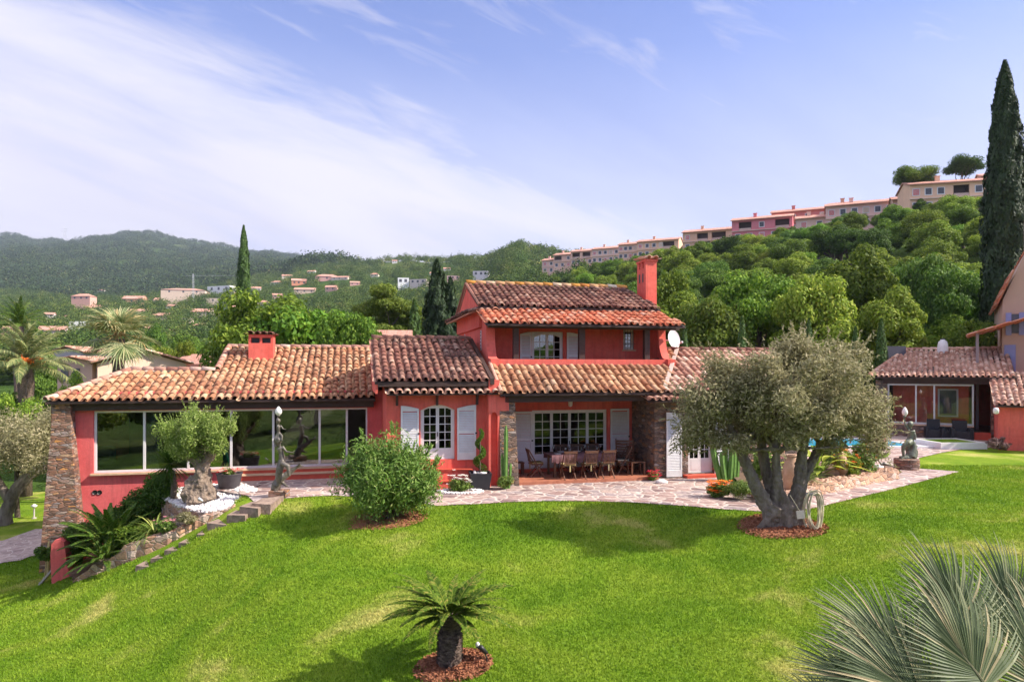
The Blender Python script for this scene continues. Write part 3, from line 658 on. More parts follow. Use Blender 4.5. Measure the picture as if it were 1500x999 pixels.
# picture window: frame with mullions, panes, open sliding bay at the end
fr = MB(); y = tA+.06; muls = [137, 210.5, 275, 338, 400, 468, 508]
xs_m = [S(p, tA) for p in muls]
fr.box(sA0, sA1, y, y+.09, zt-.06, zt); fr.box(sA0, sA1, y, y+.09, zf, zf+.07)
for i, x in enumerate(xs_m): fr.box(x if i == 0 else x-.035, (x+.07) if i == 0 else x+.035, y+.002, y+.088, zf+.07, zt-.06)
fr.box(sA1-.05, sA1, y+.002, y+.088, zf+.07, zt-.06)
wf = fr.build('glazed_front', M['white'], villa)
for i in range(len(xs_m)-1):
    g = MB(); g.box(xs_m[i]+.02, xs_m[i+1]-.02, y+.04+.006*(i % 2), y+.046+.006*(i % 2), zf+.06, zt-.05); g.build('pane', M['glass'], wf)
g = MB(); g.box(sA0-.06, S(515, tA), tA-.14, tA+.001, zf-.06, zf-.004); g.build('window_sill', M['nosing'], villa)
# interior things seen through the glass
c = thing('teal_armchair', 'teal upholstered tub armchair seen through the glazed wing window', 'armchair', tuple(WV(S(150, tA+.9), tA+.8, zf)), TH)
mb = MB(); mb.lathe([(0,.18),(.33,.18),(.36,.25),(.36,.42),(0,.44)], 18); mb.build('seat', M['teal'], c, True)
mb = MB()
for a in np.linspace(R(-20), R(200), 15): mb.obox((.36*math.cos(a), .36*math.sin(a), .50), (.012*math.cos(a)*4, .012*math.sin(a)*4, 0), (-.06*math.sin(a), .06*math.cos(a), 0), (0, 0, .24))
mb.build('backrest', M['teal'], c)
mb = MB()
for k in range(22):
    x = S(205, tA)+.01+k*.022; mb.box(x, x+.013, tA+.28, tA+.31+.015*(k % 2), zf+.05, zt-.04)
tag(mb.build('vertical_blind', M['white'], villa), '', ''); 
o = villa.children[-1]
for k in ('label', 'category'): 
    if k in o.keys(): del o[k]
# roof of the wing
eA, zeA = 2.95, 2.74; sl = math.tan(R(20))
xr = S(549, eA)
ridgeA = 7.95; zrA = zeA+(ridgeA-eA)*sl
xh0 = S(336, ridgeA); xe0 = S(66, eA-.05)
LA = math.hypot(ridgeA-eA, zrA-zeA); ca = math.cos(R(20))
tl = 5.45; bl = (tl-eA)/ca; xlow = S(192, tl)
poly = [(0, 0), (xr-xe0, 0), (xr-xe0, LA), (xh0-xe0, LA), (xh0-xe0, bl), (xlow-xe0, bl)]
ra = roofpiece('wing_roof', xe0, xr, eA, zeA, ridgeA, zrA, M['tile'], villa, seed=5, poly=poly)
mb = MB(); ridge_row(mb, (xh0-.05, ridgeA, zrA+.02), (xr+.02, ridgeA, zrA+.02), seed=2); ridge_row(mb, (xlow, tl, zeA+bl*math.sin(R(20))+.02), (xh0-.1, tl, zeA+bl*math.sin(R(20))+.02), seed=8)
ridge_row(mb, (xe0, eA, zeA+.01), (xlow, tl, zeA+bl*math.sin(R(20))+.03), seed=4)
ridge_row(mb, (xh0, tl, zeA+bl*math.sin(R(20))+.03), (xh0, ridgeA, zrA+.03), seed=14)
mb.build('ridge', M['tile_pale'], ra, True)
deck('rear_slope', [(xh0, ridgeA, zrA), (xr, ridgeA, zrA), (xr, 12, 3.1), (xh0, 12, 3.1)], .06, M['roof_far'], ra, .02)
deck('rear_low_slope', [(xe0, eA, zeA), (xlow, tl, zeA+bl*math.sin(R(20))), (xh0, tl, zeA+bl*math.sin(R(20))), (xh0, 9.6, 2.6), (xe0-.2, 9.6, 2.6)], .06, M['roof_far'], ra, .03)
mb = MB(); mb.box(xh0-.02, xh0+.1, tl+.02, ridgeA, 2.6, zrA-.03); 
mb = MB(); mb.prism([(tl+.05, zeA+bl*math.sin(R(20))-.05), (ridgeA, zrA-.06), (12, 3.05), (12, 2.4), (tl+.05, 2.4)], 0, xh0+.02, xh0+.2); mb.build('gable_wall', M['stucco'], villa)
mb = MB(); mb.box(xe0+.55, xr-.02, tA-.22, tA-.001, 2.43, 2.70); mb.build('wing_beam', M['wood_dark'], villa)
mb = MB(); mb.box(xr-.1, xr, eA+.02, ridgeA-.1, 2.62, 2.70)
mb = MB(); mb.prism([(eA+.02, zeA-.12), (ridgeA, zrA-.12), (ridgeA, zrA-.02), (eA+.02, zeA-.01)], 0, xr-.03, xr+.02); mb.build('verge_board', M['wood_dark'], villa)
# vents in the base wall
for px in (139, 146):
    x = S(px, tA); mb = MB(); mb.lathe([(0, 0), (.055, 0), (.075, .02), (.075, 0)], 12)
    V = np.concatenate(mb.V); V = np.c_[V[:, 0]+x, -V[:, 2]+tA-.002, V[:, 1]+ZV(721, x, tA)]; F = np.concatenate(mb.F); mb = MB(); mb.add(V, F); mb.build('wall_vent', M['iron'], villa)
# stone buttress at the corner
def solid_from_px(name, mat, parent, rows, t0, t1, lean=.25):
    mb = MB(); V = []
    for py, pa, pb in rows:
        ta = t0-lean*(py-590)/260; a = S(pa, ta); b = S(pb, ta); z = ZV(py, a, ta)
        V += [(a, ta, z), (b, ta, z), (b, t1, z), (a, t1, z)]
    n = len(rows)
    F = [(4*(i+1)+j, 4*(i+1)+(j+1) % 4, 4*i+(j+1) % 4, 4*i+j) for i in range(n-1) for j in range(4)] + [(0, 1, 2, 3), (4*n-1, 4*n-2, 4*n-3, 4*n-4)]
    mb.add(V, F); return mb.build(name, mat, parent)
solid_from_px('stone_buttress', M['stone'], villa, [(591,77,103), (640,74,104), (700,68,109), (760,63,113), (810,59,117), (868,55,120)], 3.1, 3.6)
mb = MB(); mb.box(S(77, 3.3)-.2, S(98, 3.3), 3.7, 9.6, -3.2, 2.62); mb.build('stone_side_wall', M['stone'], villa)
# chimney on the wing roof
xc0, xc1 = S(364, 6.6), S(400, 6.6); ch = MB(); ch.box(xc0, xc1, 6.6, 7.35, 3.3, 4.72); zc = 4.72
for a, b in ((0, .10), (.45, .55), (.90, 1.0)): w_ = xc1-xc0; ch.box(xc0+a*w_, xc0+b*w_, 6.6, 7.35, zc, zc+.20)
ch.box(xc0-.0, xc1, 6.6, 7.35, zc+.20, zc+.32); cho = ch.build('chimney', M['stucco'], villa)
mb = MB(); mb.box(xc0-.06, xc1+.06, 6.5, 7.4, 3.86, 3.99); mb.build('flashing', M['stucco_pink'], cho)
mb = MB(); mb.box(xc0+.11, xc1-.11, 6.7, 7.3, zc+.002, zc+.19); mb.build('flue', M['iron'], cho)
mb = MB(); tile_rows(mb, (xc0-.04, 6.5, zc+.33), (1,0,0), (0,1,0), xc1-xc0+.08, .95, seed=4); mb.build('chimney_cap', M['tile_dark'], cho, True)
# steps under the glazed front
x0, x1 = S(352, 3.2), S(521, 3.2)
mb = MB(); mb.box(x0, x1, 2.75, tA-.002, .0, .27); mb.box(x0+.1, x1-.1, 3.1, tA-.003, .272, .40)
st = mb.build('entrance_step', M['step_red'], villa)
mb = MB(); mb.box(x0-.02, x1+.02, 2.72, 3.1, .272, .30); mb.box(x0+.08, x1-.08, 3.07, tA-.004, .402, .425); mb.build('nosing', M['nosing'], st)

# ---- middle block with the small arched window
tB = .38; bx0, bx1 = S(566, tB), -.0
wx0, wx1 = S(616, tB), S(666.5, tB); wz0, wz1 = ZV(674, wx0, tB), ZV(593, wx0, tB)
mb = MB(); wall_y(mb, bx0, bx1, -.2, 3.25, tB, .35, [(wx0, wx1, wz0, wz1)])
mb.box(bx0, bx0+.3, tB+.35, 6, -.2, 3.3)
# arched head fills the corners of the opening
n = 10; xa = np.linspace(wx0, wx1, n+1); az = wz1-.17+.17*np.sin(np.linspace(0, math.pi, n+1))
for i in range(n): mb.add([(xa[i],tB,az[i]),(xa[i+1],tB,az[i+1]),(xa[i+1],tB,wz1),(xa[i],tB,wz1),(xa[i],tB+.16,az[i]),(xa[i+1],tB+.16,az[i+1])], [(0,1,2,3),(0,4,5,1)])
mb.build('middle_wall', M['stucco'], villa)
fb = glazed('arched_window', wx0+.005, wx1-.005, wz0+.005, wz1-.005, tB+.09, 2, 2, 5, .30, villa, glass='glass_dark')
mb = MB()
for i in range(n): mb.bar((xa[i], tB+.11, az[i]-.02), (xa[i+1], tB+.11, az[i+1]-.02), .06, .06)
mb.build('arch_frame', M['white'], fb)
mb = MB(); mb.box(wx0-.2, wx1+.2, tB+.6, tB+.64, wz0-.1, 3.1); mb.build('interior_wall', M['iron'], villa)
shutter(S(587, tB), S(613.5, tB), wz0+.02, wz1-.12, tB-.06, villa, slope=-.09 if False else -.10)
shutter(S(669.5, tB), S(697, tB), wz0-.02, wz1-.12, tB-.06, villa, slope=.10)
eB, zeB, rB = -.05, 3.36, 3.84; xb0, xb1 = S(549, eB), -.30; zrB = zeB+(rB-eB)*math.tan(R(20))
rb = roofpiece('middle_roof', xb0, xb1, eB, zeB, rB, zrB, M['tile_dark'], villa, seed=9)
mb = MB(); ridge_row(mb, (xb0, rB, zrB+.02), (xb1, rB, zrB+.02), seed=5); mb.build('ridge', M['tile_dark'], rb, True)
deck('rear_slope', [(xb0, rB, zrB), (xb1, rB, zrB), (xb1, 7.7, 3.3), (xb0, 7.7, 3.3)], .06, M['roof_far'], rb, .02)
mb = MB(); mb.box(xb1-.02, xb1+.14, eB-.02, eB+.1, 0, .1)
mb = MB(); mb.prism([(eB-.04, zeB-.10), (rB+.05, zrB-.10), (rB+.05, zrB+.09), (eB-.04, zeB+.09)], 0, xb1+.005, xb1+.13); mb.build('verge_board', M['wood_dark'], villa)
mb = MB(); mb.prism([(eB+.02, zeB-.07), (rB, zrB-.07), (7.7, 3.2), (7.7, 3.0), (eB+.05, 3.0)], 0, xb0+.02, xb0+.09); mb.build('gable_wall', M['stucco'], villa)
mb = MB(); mb.box(xb0+.1, xb1, eB+.0, eB+.10, zeB-.15, zeB-.07); mb.build('eave_board', M['wood_dark'], villa)
px0 = S(567, .0)
ap = roofpiece('awning_roof', px0, -.02, -.13, 2.99, tB-.0, 3.18, M['tile_pale'], villa, seed=19, thick=.03)
for px in (582, 641, 700):
    x = S(px, .2); mb = MB(); mb.box(x-.035, x+.035, .10, tB-.001, 2.98, 3.05); mb.box(x-.035, x+.035, .29, tB-.002, 2.62, 2.98); mb.bar((x, .14, 2.98), (x, .33, 2.70), .05, .05); mb.build('bracket', M['wood_dark'], villa)
mb = MB(); mb.box(S(625, 0), S(690, .2), .02, tB-.003, .02, .62); mb.box(S(640, 0), S(680, .2), -.25, .018, .02, .34)
st = mb.build('window_step', M['stucco'], villa)
mb = MB(); mb.box(S(625, 0)-.02, S(690, .2)+.02, -.01, tB-.004, .622, .655); mb.box(S(640, 0)-.02, S(680, .2)+.02, -.28, -.012, .342, .375); mb.build('nosing', M['step_red'], st)

# ---- tower block: side wall fin, patio, balcony storey
def fin(x0, x1, name):
    pts = [(-.05, -.2), (-.05, 2.86)]
    pts += [(1.30, 3.62)] + [(1.32, 4.07), (1.62, 4.09)]
    for a in np.linspace(0, math.pi/2, 8)[1:]: pts.append((1.62+.50*math.sin(a), 4.09+1.05*(1-math.cos(a))))
    pts += [(2.14, 5.42), (2.9, 5.72), (5.6, 6.80), (8.2, 5.85), (8.2, -.2)]
    return pts
fp = fin(0, 0, '')
mb = MB(); mb.prism(fp, 0, .002, .30); mb.build('side_wall', M['stucco'], villa)
xt = 6.62
fpr = [(1.45, 2.6)] + fp[3:-1] + [(8.2, 0), (2.5, 0), (2.5, 2.6)]
mb = MB(); mb.prism(fpr, 0, xt-.28, xt); mb.build('side_wall', M['stucco'], villa)
# buttress fin with an arched niche in its front
mb = MB()
nx0, nx1 = -.27, -.06; zt_ = 2.62; zn = 2.42
mb.box(-.34, nx0, -.06, .9, -.2, 3.05); mb.box(nx1, 0, -.06, .9, -.2, 3.05); mb.box(nx0, nx1, .12, .9, -.2, 3.05)
n = 8; xa = np.linspace(nx0, nx1, n+1); az = 2.30+.11*np.sin(np.linspace(0, math.pi, n+1))
for i in range(n): mb.add([(xa[i],-.06,az[i]),(xa[i+1],-.06,az[i+1]),(xa[i+1],-.06,3.05),(xa[i],-.06,3.05),(xa[i],.12,az[i]),(xa[i+1],.12,az[i+1])], [(0,1,2,3),(0,4,5,1)])
mb.box(-.34, 0, -.055, 1.6, 3.052, 3.40)
mb.build('buttress_fin', M['stucco'], villa)
# patio back wall with the four leaf glazed door
tD = 2.2; dx0, dx1 = S(779.5, tD), S(889.5, tD); dz0, dz1 = .20, 2.30
mb = MB(); wall_y(mb, .30, xt-.28, -.2, 3.15, tD, .3, [(dx0, dx1, dz0, dz1)]); mb.build('patio_wall', M['stucco'], villa)
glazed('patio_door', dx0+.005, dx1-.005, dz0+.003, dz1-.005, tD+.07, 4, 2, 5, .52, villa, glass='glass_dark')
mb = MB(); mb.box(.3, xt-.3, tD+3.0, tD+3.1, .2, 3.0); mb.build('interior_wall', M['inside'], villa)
mb = MB(); mb.box(.3, xt-.3, tD+.3, tD+3.0, .0, .19); mb.build('interior_floor', M['inside_floor'], villa)
shutter(S(753.5, tD-.05), dx0-.01, dz0+.0, dz1-.03, tD-.06, villa)
shutter(S(894.5, tD-.05), S(921.5, tD-.05), dz0+.08, dz1+.02, tD-.06, villa)
mb = MB(); mb.box(.30, 5.35, -.02, tD-.001, .02, .20); mb.build('patio_floor', M['terracotta'], villa)
mb = MB(); mb.box(.30, 5.3, tD-.30, tD-.002, .202, .29); mb.build('door_step', M['step_red'], villa)
# stone pillar and patio beam
mb = MB(); 
V = []
for z, x0_, x1_, y0_ in ((-.1, .02, .62, -.16), (1.2, .01, .56, -.10), (2.69, .003, .50, -.04)):
    V += [(x0_, y0_, z), (x1_, y0_, z), (x1_, .5, z), (x0_, .5, z)]
mb.add(V, [(4*i+j, 4*i+(j+1) % 4, 4*i+4+(j+1) % 4, 4*i+4+j) for i in range(2) for j in range(4)]+[(8,9,10,11)]); mb.build('stone_pillar', M['stone_grey'], villa)
mb = MB(); mb.box(.18, 5.55, -.05, .25, 2.70, 2.97); mb.build('patio_beam', M['wood_dark'], villa)
mb = MB(); mb.box(.31, xt-.29, .26, tD-.001, 2.98, 3.04); mb.build('patio_ceiling', M['wood_dark'], villa)
# patio roof and the roof that carries on over the stone wing
eC, zeC = -.30, 2.99; rC = 1.45; slC = .515; zC = zeC+(rC-eC)*slC; rW = 2.45; zW = zeC+(rW-eC)*slC
LW = math.hypot(rW-eC, zW-zeC); L1 = math.hypot(rC-eC, zC-zeC); xv0, xv1 = 5.42, 7.25; X0 = -.02
poly = [(0, 0), (xv0-X0, 0), (xv1-X0, LW), (xt+.02-X0, LW), (xt+.02-X0, L1), (0, L1)]
rc = roofpiece('patio_roof', X0, xv1, eC, zeC, rW, zW, M['tile'], villa, seed=21, poly=poly)
poly = [(0, 0), (11.2-xv0, 0), (11.2-xv0, LW), (xv1-xv0, LW)]
rw = roofpiece('stone_wing_roof', xv0, 11.2, eC, zeC-.02, rW, zW-.02, M['tile_pale'], villa, seed=23, poly=poly)
mb = MB(); ridge_row(mb, (xt, rW, zW), (11.2, rW, zW), seed=6); mb.build('ridge', M['tile_dark'], rw, True)
deck('rear_slope', [(xt, rW, zW), (11.2, rW, zW), (11.2, 5.6, 2.9), (xt, 5.6, 2.9)], .06, M['roof_far'], rw, .03)
mb = MB(); mb.bar((xv0, eC+.02, zeC+.10), (xv1, rW, zW+.10), .13, .05); mb.build('valley_mortar', M['coping'], rw)
mb = MB(); mb.tube([(X0+.02, eC, zeC+.06), (X0+.02, rC, zC+.06)], .06); mb.build('verge_tile', M['tile_pale'], rc)
# parapet, balcony floor, posts, beam, upper wall
mb = MB(); mb.box(.30, xt-.28, 1.47, 1.70, 3.2, 4.07); mb.build('parapet', M['stucco'], villa)
mb = MB(); mb.box(.30, xt-.28, 1.70, 4.0, 3.05, 3.25); mb.build('balcony_floor', M['terracotta'], villa)
tU = 3.25
ux0, ux1 = S(778.5, tU), S(825, tU); uz1 = 5.10; wx0, wx1 = S(913, tU), S(929, tU); wz0, wz1 = ZV(512, wx0, tU), ZV(482.5, wx0, tU)
mb = MB(); wall_y(mb, .30, xt-.28, 3.2, 5.60, tU, .3, [(ux0, ux1, 3.25, uz1), (wx0, wx1, wz0, wz1)]); mb.build('balcony_wall', M['stucco'], villa)
glazed('balcony_door', ux0+.005, ux1-.005, 3.26, uz1-.005, tU+.05, 2, 2, 5, .35, villa)
mb = MB(); n = 10; xa = np.linspace(ux0+.03, ux1-.03, n+1); az = uz1-.20+.14*np.sin(np.linspace(0, math.pi, n+1))
for i in range(n): mb.bar((xa[i], tU+.045, az[i]), (xa[i+1], tU+.045, az[i+1]), .06, .07)
mb.build('door_arch', M['white'], villa)
shutter(S(761.5, tU), ux0-.02, 3.3, uz1-.10, tU-.06, villa, slope=.08)
shutter(S(830, tU), S(849, tU), 3.3, uz1-.10, tU-.06, villa, slope=-.08)
sw = glazed('small_window', wx0+.004, wx1-.004, wz0+.003, wz1-.003, tU+.06, 1, 2, 4, 0, villa, fr=.045)
mb = MB()
for k in range(4): x = wx0+(wx1-wx0)*(k+.5)/4; mb.tube([(x, tU-.03, wz0-.02), (x, tU-.03, wz1+.02)], .008, 5)
mb.tube([(wx0-.03, tU-.03, wz0+.2), (wx1+.03, tU-.03, wz0+.2)], .008, 5); mb.tube([(wx0-.03, tU-.03, wz1-.15), (wx1+.03, tU-.03, wz1-.15)], .008, 5)
mb.build('window_grille', M['iron'], sw)
mb = MB(); mb.box(wx0-.05, wx1+.05, tU-.06, tU+.02, wz0-.06, wz0-.005); mb.build('sill', M['nosing'], sw)
mb = MB(); mb.box(.3, xt-.3, tU+2.0, tU+2.1, 3.2, 5.9); mb.build('interior_wall', M['inside'], villa)
for pa, pb in ((752.5, 760.5), (849, 857.5), (945, 952.5)):
    mb = MB(); mb.box(S(pa, 1.72), S(pb, 1.72), 1.74, 1.92, 4.0, 5.12); mb.build('balcony_post', M['wood_dark'], villa)
mb = MB(); mb.box(.0, xt+.35, 1.70, 1.90, 5.125, 5.27); mb.build('balcony_beam', M['wood_dark'], villa)
# two tiers of the top roof
mb = MB(); UL, UR = -.16, 7.0; e1, ze1, e1b, ze1b = 1.32, 5.25, 3.05, 5.86
r1 = roofpiece('balcony_roof', UL, UR, e1, ze1, e1b, ze1b, M['tile_new'], villa, seed=31, poly=[(0, 0), (UR-UL, 0), (UR-UL-.25, 1.86), (0, 1.86)])
e2, ze2, r2, zr2 = 2.78, 5.95, 5.6, 7.03
LR = math.hypot(r2-e2, zr2-ze2)
r2o = roofpiece('top_roof', -.12, 6.74, e2, ze2, r2, zr2, M['tile_dark'], villa, seed=37, poly=[(0, 0), (6.86, 0), (6.56, LR), (0, LR)])
mb = MB(); ridge_row(mb, (-.12, r2, zr2+.02), (6.5, r2, zr2+.02), seed=7)
mb.build('ridge', tilemat('lichen_ridge_tile', [(0,(.60,.22,.06)), (.3,(.74,.36,.08)), (.6,(.72,.42,.22)), (1,(.80,.70,.52))], .1), r2o, True)
deck('rear_slope', [(-.12, r2, zr2), (6.5, r2, zr2), (6.7, 8.5, 5.85), (-.12, 8.5, 5.85)], .08, M['roof_far'], r2o, .02)
mb = MB(); mb.prism([(2.95, 5.88), (5.6, 6.86), (8.2, 5.80), (8.2, 5.2), (2.95, 5.2)], 0, -.10, -.002); 
mb.build('gable_wall', M['stucco'], villa)
mb = MB(); tile_rows(mb, (-.50, 8.6, 5.72), (0,-1,0), (.95,0,.30), 5.8, .42, seed=41)
ve = mb.build('verge_roof', M['tile_dark'], villa, True)
deck('verge_deck', [(-.50, 8.6, 5.70), (-.50, 2.8, 5.70), (-.10, 2.8, 5.83), (-.10, 8.6, 5.83)], .05, M['terracotta'], ve, .0)
mb = MB(); mb.tube([(-.13, 2.76, 5.98), (-.13, 5.6, 7.07)], .06, 6); mb.tube([(-.13, 8.5, 5.86), (-.13, 5.6, 7.07)], .06, 6); mb.build('verge_tile', M['tile_dark'], r2o)
# soffit strip between the tiers
mb = MB(); mb.box(-.05, xt, 2.95, 3.2, 5.6, 5.93); mb.build('tier_wall', M['stucco'], villa)
# vents in the side wall
for (t0, z0, z1) in ((3.0, 4.40, 5.10), (6.6, 4.55, 5.15)):
    mb = MB(); mb.box(-.012, .001, t0, t0+.16, z0, z1)
    v = mb.build('wall_vent', M['white'], villa)
    for k in range(6): zz = z0+(z1-z0)*(k+.25)/6; mb = MB(); mb.box(-.018, -.0125, t0+.035, t0+.125, zz, zz+(z1-z0)/12); mb.build('vent_slot', M['iron'], v)
# tall chimney on the far side wall
cx0, cx1 = S(946, 4.4), S(962, 4.4); mb = MB(); mb.box(cx0, cx1, 4.4, 5.25, -.1, 7.75)
for i, yy in enumerate((4.4, 4.72, 5.05)): mb.box(cx0, cx1, yy, yy+.20, 7.751, 8.0)
mb.box(cx0-.03, cx1+.03, 4.37, 5.28, 8.002, 8.09)
chm = mb.build('chimney', M['stucco'], villa)
for yy in (4.62, 4.94): mb = MB(); mb.box(cx0-.006, cx0-.001, yy, yy+.12, 7.2, 7.55); mb.build('flue_opening', M['iron'], chm)
mb = MB(); tile_rows(mb, (cx0-.05, 4.3, 8.10), (1,0,0), (0,.98,.08), cx1-cx0+.1, 1.0, seed=4); mb.build('chimney_cap', M['tile_pale'], chm, True)
# satellite dish on its bracket
dp = np.array((S(979, 3.6), 3.2, 4.86)); nrm = np.array((.30, -.93, .22)); nrm /= np.linalg.norm(nrm)
xx = np.cross(nrm, (0, 0, 1)); xx /= np.linalg.norm(xx); yy = np.cross(xx, nrm); mb = MB(); V = []; F = []; n = 24
for k in range(6):
    rr = k/5; V += [dp+xx*.30*rr*math.cos(a)+yy*.36*rr*math.sin(a)+nrm*(.06*rr*rr) for a in np.arange(n)*2*math.pi/n]
F = [(k*n+j, k*n+(j+1) % n, (k+1)*n+(j+1) % n, (k+1)*n+j) for k in range(5) for j in range(n)]
mb.add(V, F); d_ = mb.build('satellite_dish', M['dish'], villa, True)
lnb = dp+nrm*.42-yy*.22+xx*-.0
mb = MB(); mb.tube([dp-yy*.34+nrm*.05, lnb], .014, 6); mb.ball(lnb, .05); mb.tube([dp-nrm*.01, (xt, 3.5, 4.75)], .025, 6); mb.build('dish_arm', M['dish'], d_)
# stone wing: return wall of the patio and front wall with door
wx = 5.35; tW = .30
mb = MB(); mb.box(wx, wx+.35, tW+.35, tD-.002, -.1, 2.95); mb.build('stone_return_wall', M['stone_grey'], villa)
cdx0, cdx1 = S(1008, tW), S(1045, tW); mb = MB(); wall_y(mb, wx, 11.0, -.1, 2.93, tW, .35, [(cdx0, cdx1, .22, 2.28)]); mb.build('stone_front_wall', M['stone_grey'], villa)
mb = MB(); mb.box(10.65, 11.0, tW+.35, 5.4, -.1, 2.93); mb.box(xt+.01, 10.65, 5.1, 5.4, -.1, 2.93); mb.build('rear_wall', M['stucco'], villa)
glazed('garden_door', cdx0+.005, cdx1-.005, .225, 2.275, tW+.10, 2, 2, 5, .45, villa, glass='glass_dark')
mb = MB(); mb.box(xt+.3, 10.6, 3.2, 3.25, .1, 2.9); mb.build('interior_wall', M['inside'], villa)
shutter(S(975.5, tW-.1), S(998, tW-.1), .16, 2.22, tW-.16, villa, slope=-.08)
shutter(S(1048, tW-.1), S(1076, tW-.1), .20, 2.25, tW-.07, villa)
mb = MB(); mb.box(cdx0-.2, cdx1+.3, tW-.35, tW-.002, .0, .20); mb.build('door_step', M['step_red'], villa)
roofpiece('porch_roof', S(947, -.3), S(1046, -.3), -.48, 2.72, tW+.02, 2.91, M['tile_pale'], villa, seed=51, thick=.03)
# wall lantern under the beam
lan = thing('wall_lantern', 'small cream wall lantern hanging above the glazed patio door', 'lantern', tuple(WV(S(835.5, tD-.1), tD-.1, 2.42)), TH)
mb = MB(); mb.lathe([(.03,.0),(.075,.03),(.09,.22),(.02,.27)], 6); mb.build('shade', M['globe'], lan)
mb = MB(); mb.box(-.02, .02, 0, .1, .22, .26); mb.lathe([(.095,.22),(.02,.28)], 6); mb.build('bracket', M['nosing'], lan)
# ---------------------------------------------------------------- foliage
def unit(v): return v/np.maximum(np.linalg.norm(v, axis=-1, keepdims=True), 1e-9)
def leaves(mb, P, Nn, ln, wd, r, T=None, curve=0):
    """diamond leaves at points P with normals Nn"""
    m = len(P); Nn = unit(Nn); T = r.normal(0, 1, (m, 3)) if T is None else T
    T = unit(T - (T*Nn).sum(1)[:, None]*Nn); B = np.cross(Nn, T)
    l = ln*(r.uniform(.7, 1.3, m))[:, None]; w_ = wd*(r.uniform(.7, 1.3, m))[:, None]
    V = np.stack([P-T*l*.5, P+B*w_*.5-T*l*.05, P+T*l*.5-Nn*l*curve, P-B*w_*.5-T*l*.05], 1)
    mb.add(V.reshape(-1, 3), np.arange(m*4).reshape(-1, 4), np.clip(r.beta(2, 2.6, m), 0, 1))
def crown(r, clumps, n, ln, wd, shell=.55, up=.45, rnd=.5, curve=.1):
    c = np.array([q[0] for q in clumps]); R_ = np.array([np.broadcast_to(q[1], (3,)) for q in clumps], float)
    vol = R_.prod(1)**(2/3.); k = r.choice(len(c), n, p=vol/vol.sum())
    d = unit(r.normal(0, 1, (n, 3))); rad = 1-(1-shell)*r.rand(n)**1.6
    P = c[k]+d*rad[:, None]*R_[k]*(1+r.normal(0, .06, (n, 1)))
    mb = MB(); leaves(mb, P, d+np.array((0, 0, up))+r.normal(0, rnd, (n, 3)), ln, wd, r, curve=curve); return mb
def clumpset(r, cen, rad, n, cr, flat=1, bottom=-.4):
    out = []
    while len(out) < n:
        d = unit(r.normal(0, 1, 3))
        if d[2] < bottom: continue
        q = r.uniform(.35, .92); out.append((np.array(cen)+d*q*np.array(rad), np.array((1, 1, .8*flat))*cr*r.choice((.45, .7, .9, 1.15, 1.4))))
    return out
def limbs(r, base, top, n, spread, r0, clumps=None, lean=(0, 0), sides=7):
    mb = MB(); base = np.array(base, float); top = np.array(top, float); P = []
    for i in range(6):
        f = i/5; P.append(base*(1-f)+top*f+np.array((lean[0]*math.sin(f*3), lean[1]*math.sin(f*2.5), 0))+r.normal(0, .012, 3)*np.linalg.norm(top-base))
    P = np.array(P); mb.tube(P, np.interp(np.linspace(0, 1, 6), [0, .12, 1], [r0*1.35, r0, r0*.55]), sides)
    tg = [clumps[i][0] for i in r.permutation(len(clumps))[:n]] if clumps else [top+r.normal(0, 1, 3)*spread for _ in range(n)]
    for t_ in tg:
        s = P[r.randint(3, 6)]; t_ = np.array(t_); m1 = s*.55+t_*.45+r.normal(0, .08, 3)*np.linalg.norm(t_-s)-np.array((0, 0, .06))*np.linalg.norm(t_-s)
        mb.tube([s, m1, t_], [r0*.42, r0*.25, r0*.08], 5)
    return mb
def broad_proto(seed, h, rad, n, leafs, ln, cr=1.3, th=.35, flat=.95):
    r = np.random.RandomState(seed); rad = np.broadcast_to(rad, (3,)); cz = h-rad[2]
    cl = clumpset(r, (0, 0, cz), rad*.86, n, cr, flat)
    return limbs(r, (0, 0, -.8), (0, 0, cz+.1), 7, 1, th, cl).mesh('trunk', True), crown(r, cl, leafs, ln, ln*.62).mesh('crown')
def plant(name, label, cat, loc, protos, mats, sc_=1, rz=0, group=None, tname='trunk', cname='crown', sq=1):
    t_ = thing(name, label, cat, loc, rz, group)
    for nm, me, mt in zip((tname, cname), protos, mats):
        if me is None: continue
        if not me.materials: me.materials.append(mt)
        o = bpy.data.objects.new(nm, me); C.objects.link(o); o.parent = t_
    t_.scale = (sc_, sc_, sc_*sq); return t_
def withmat(me, mt):
    if me.materials and me.materials[0] != mt:
        me = me.copy(); me.materials.clear()
    if not me.materials: me.materials.append(mt)
    return me
BP = [broad_proto(100+i, (8.0, 8.4, 7.6, 8.8, 7.8)[i], ((3.9,3.5,3.2), (3.3,3.5,3.7), (4.2,3.8,2.7), (3.0,3.2,4.0), (3.8,3.6,3.1))[i], (60, 46, 80, 52, 34)[i], 21000, (.24, .26, .22, .25, .28)[i], (.85, 1.0, .70, .9, 1.15)[i]) for i in range(5)]
def matset(ms): return [(withmat(t_, M['trunk']), c) for t_, c in ms]
BPG = [(withmat(a, M['trunk']), withmat(b, M['leaf'])) for a, b in BP]
BPY = [(a, withmat(b, M['leaf_yellow'])) for a, b in BPG]
BPD = [(a, withmat(b, M['leaf_dark'])) for a, b in BPG]
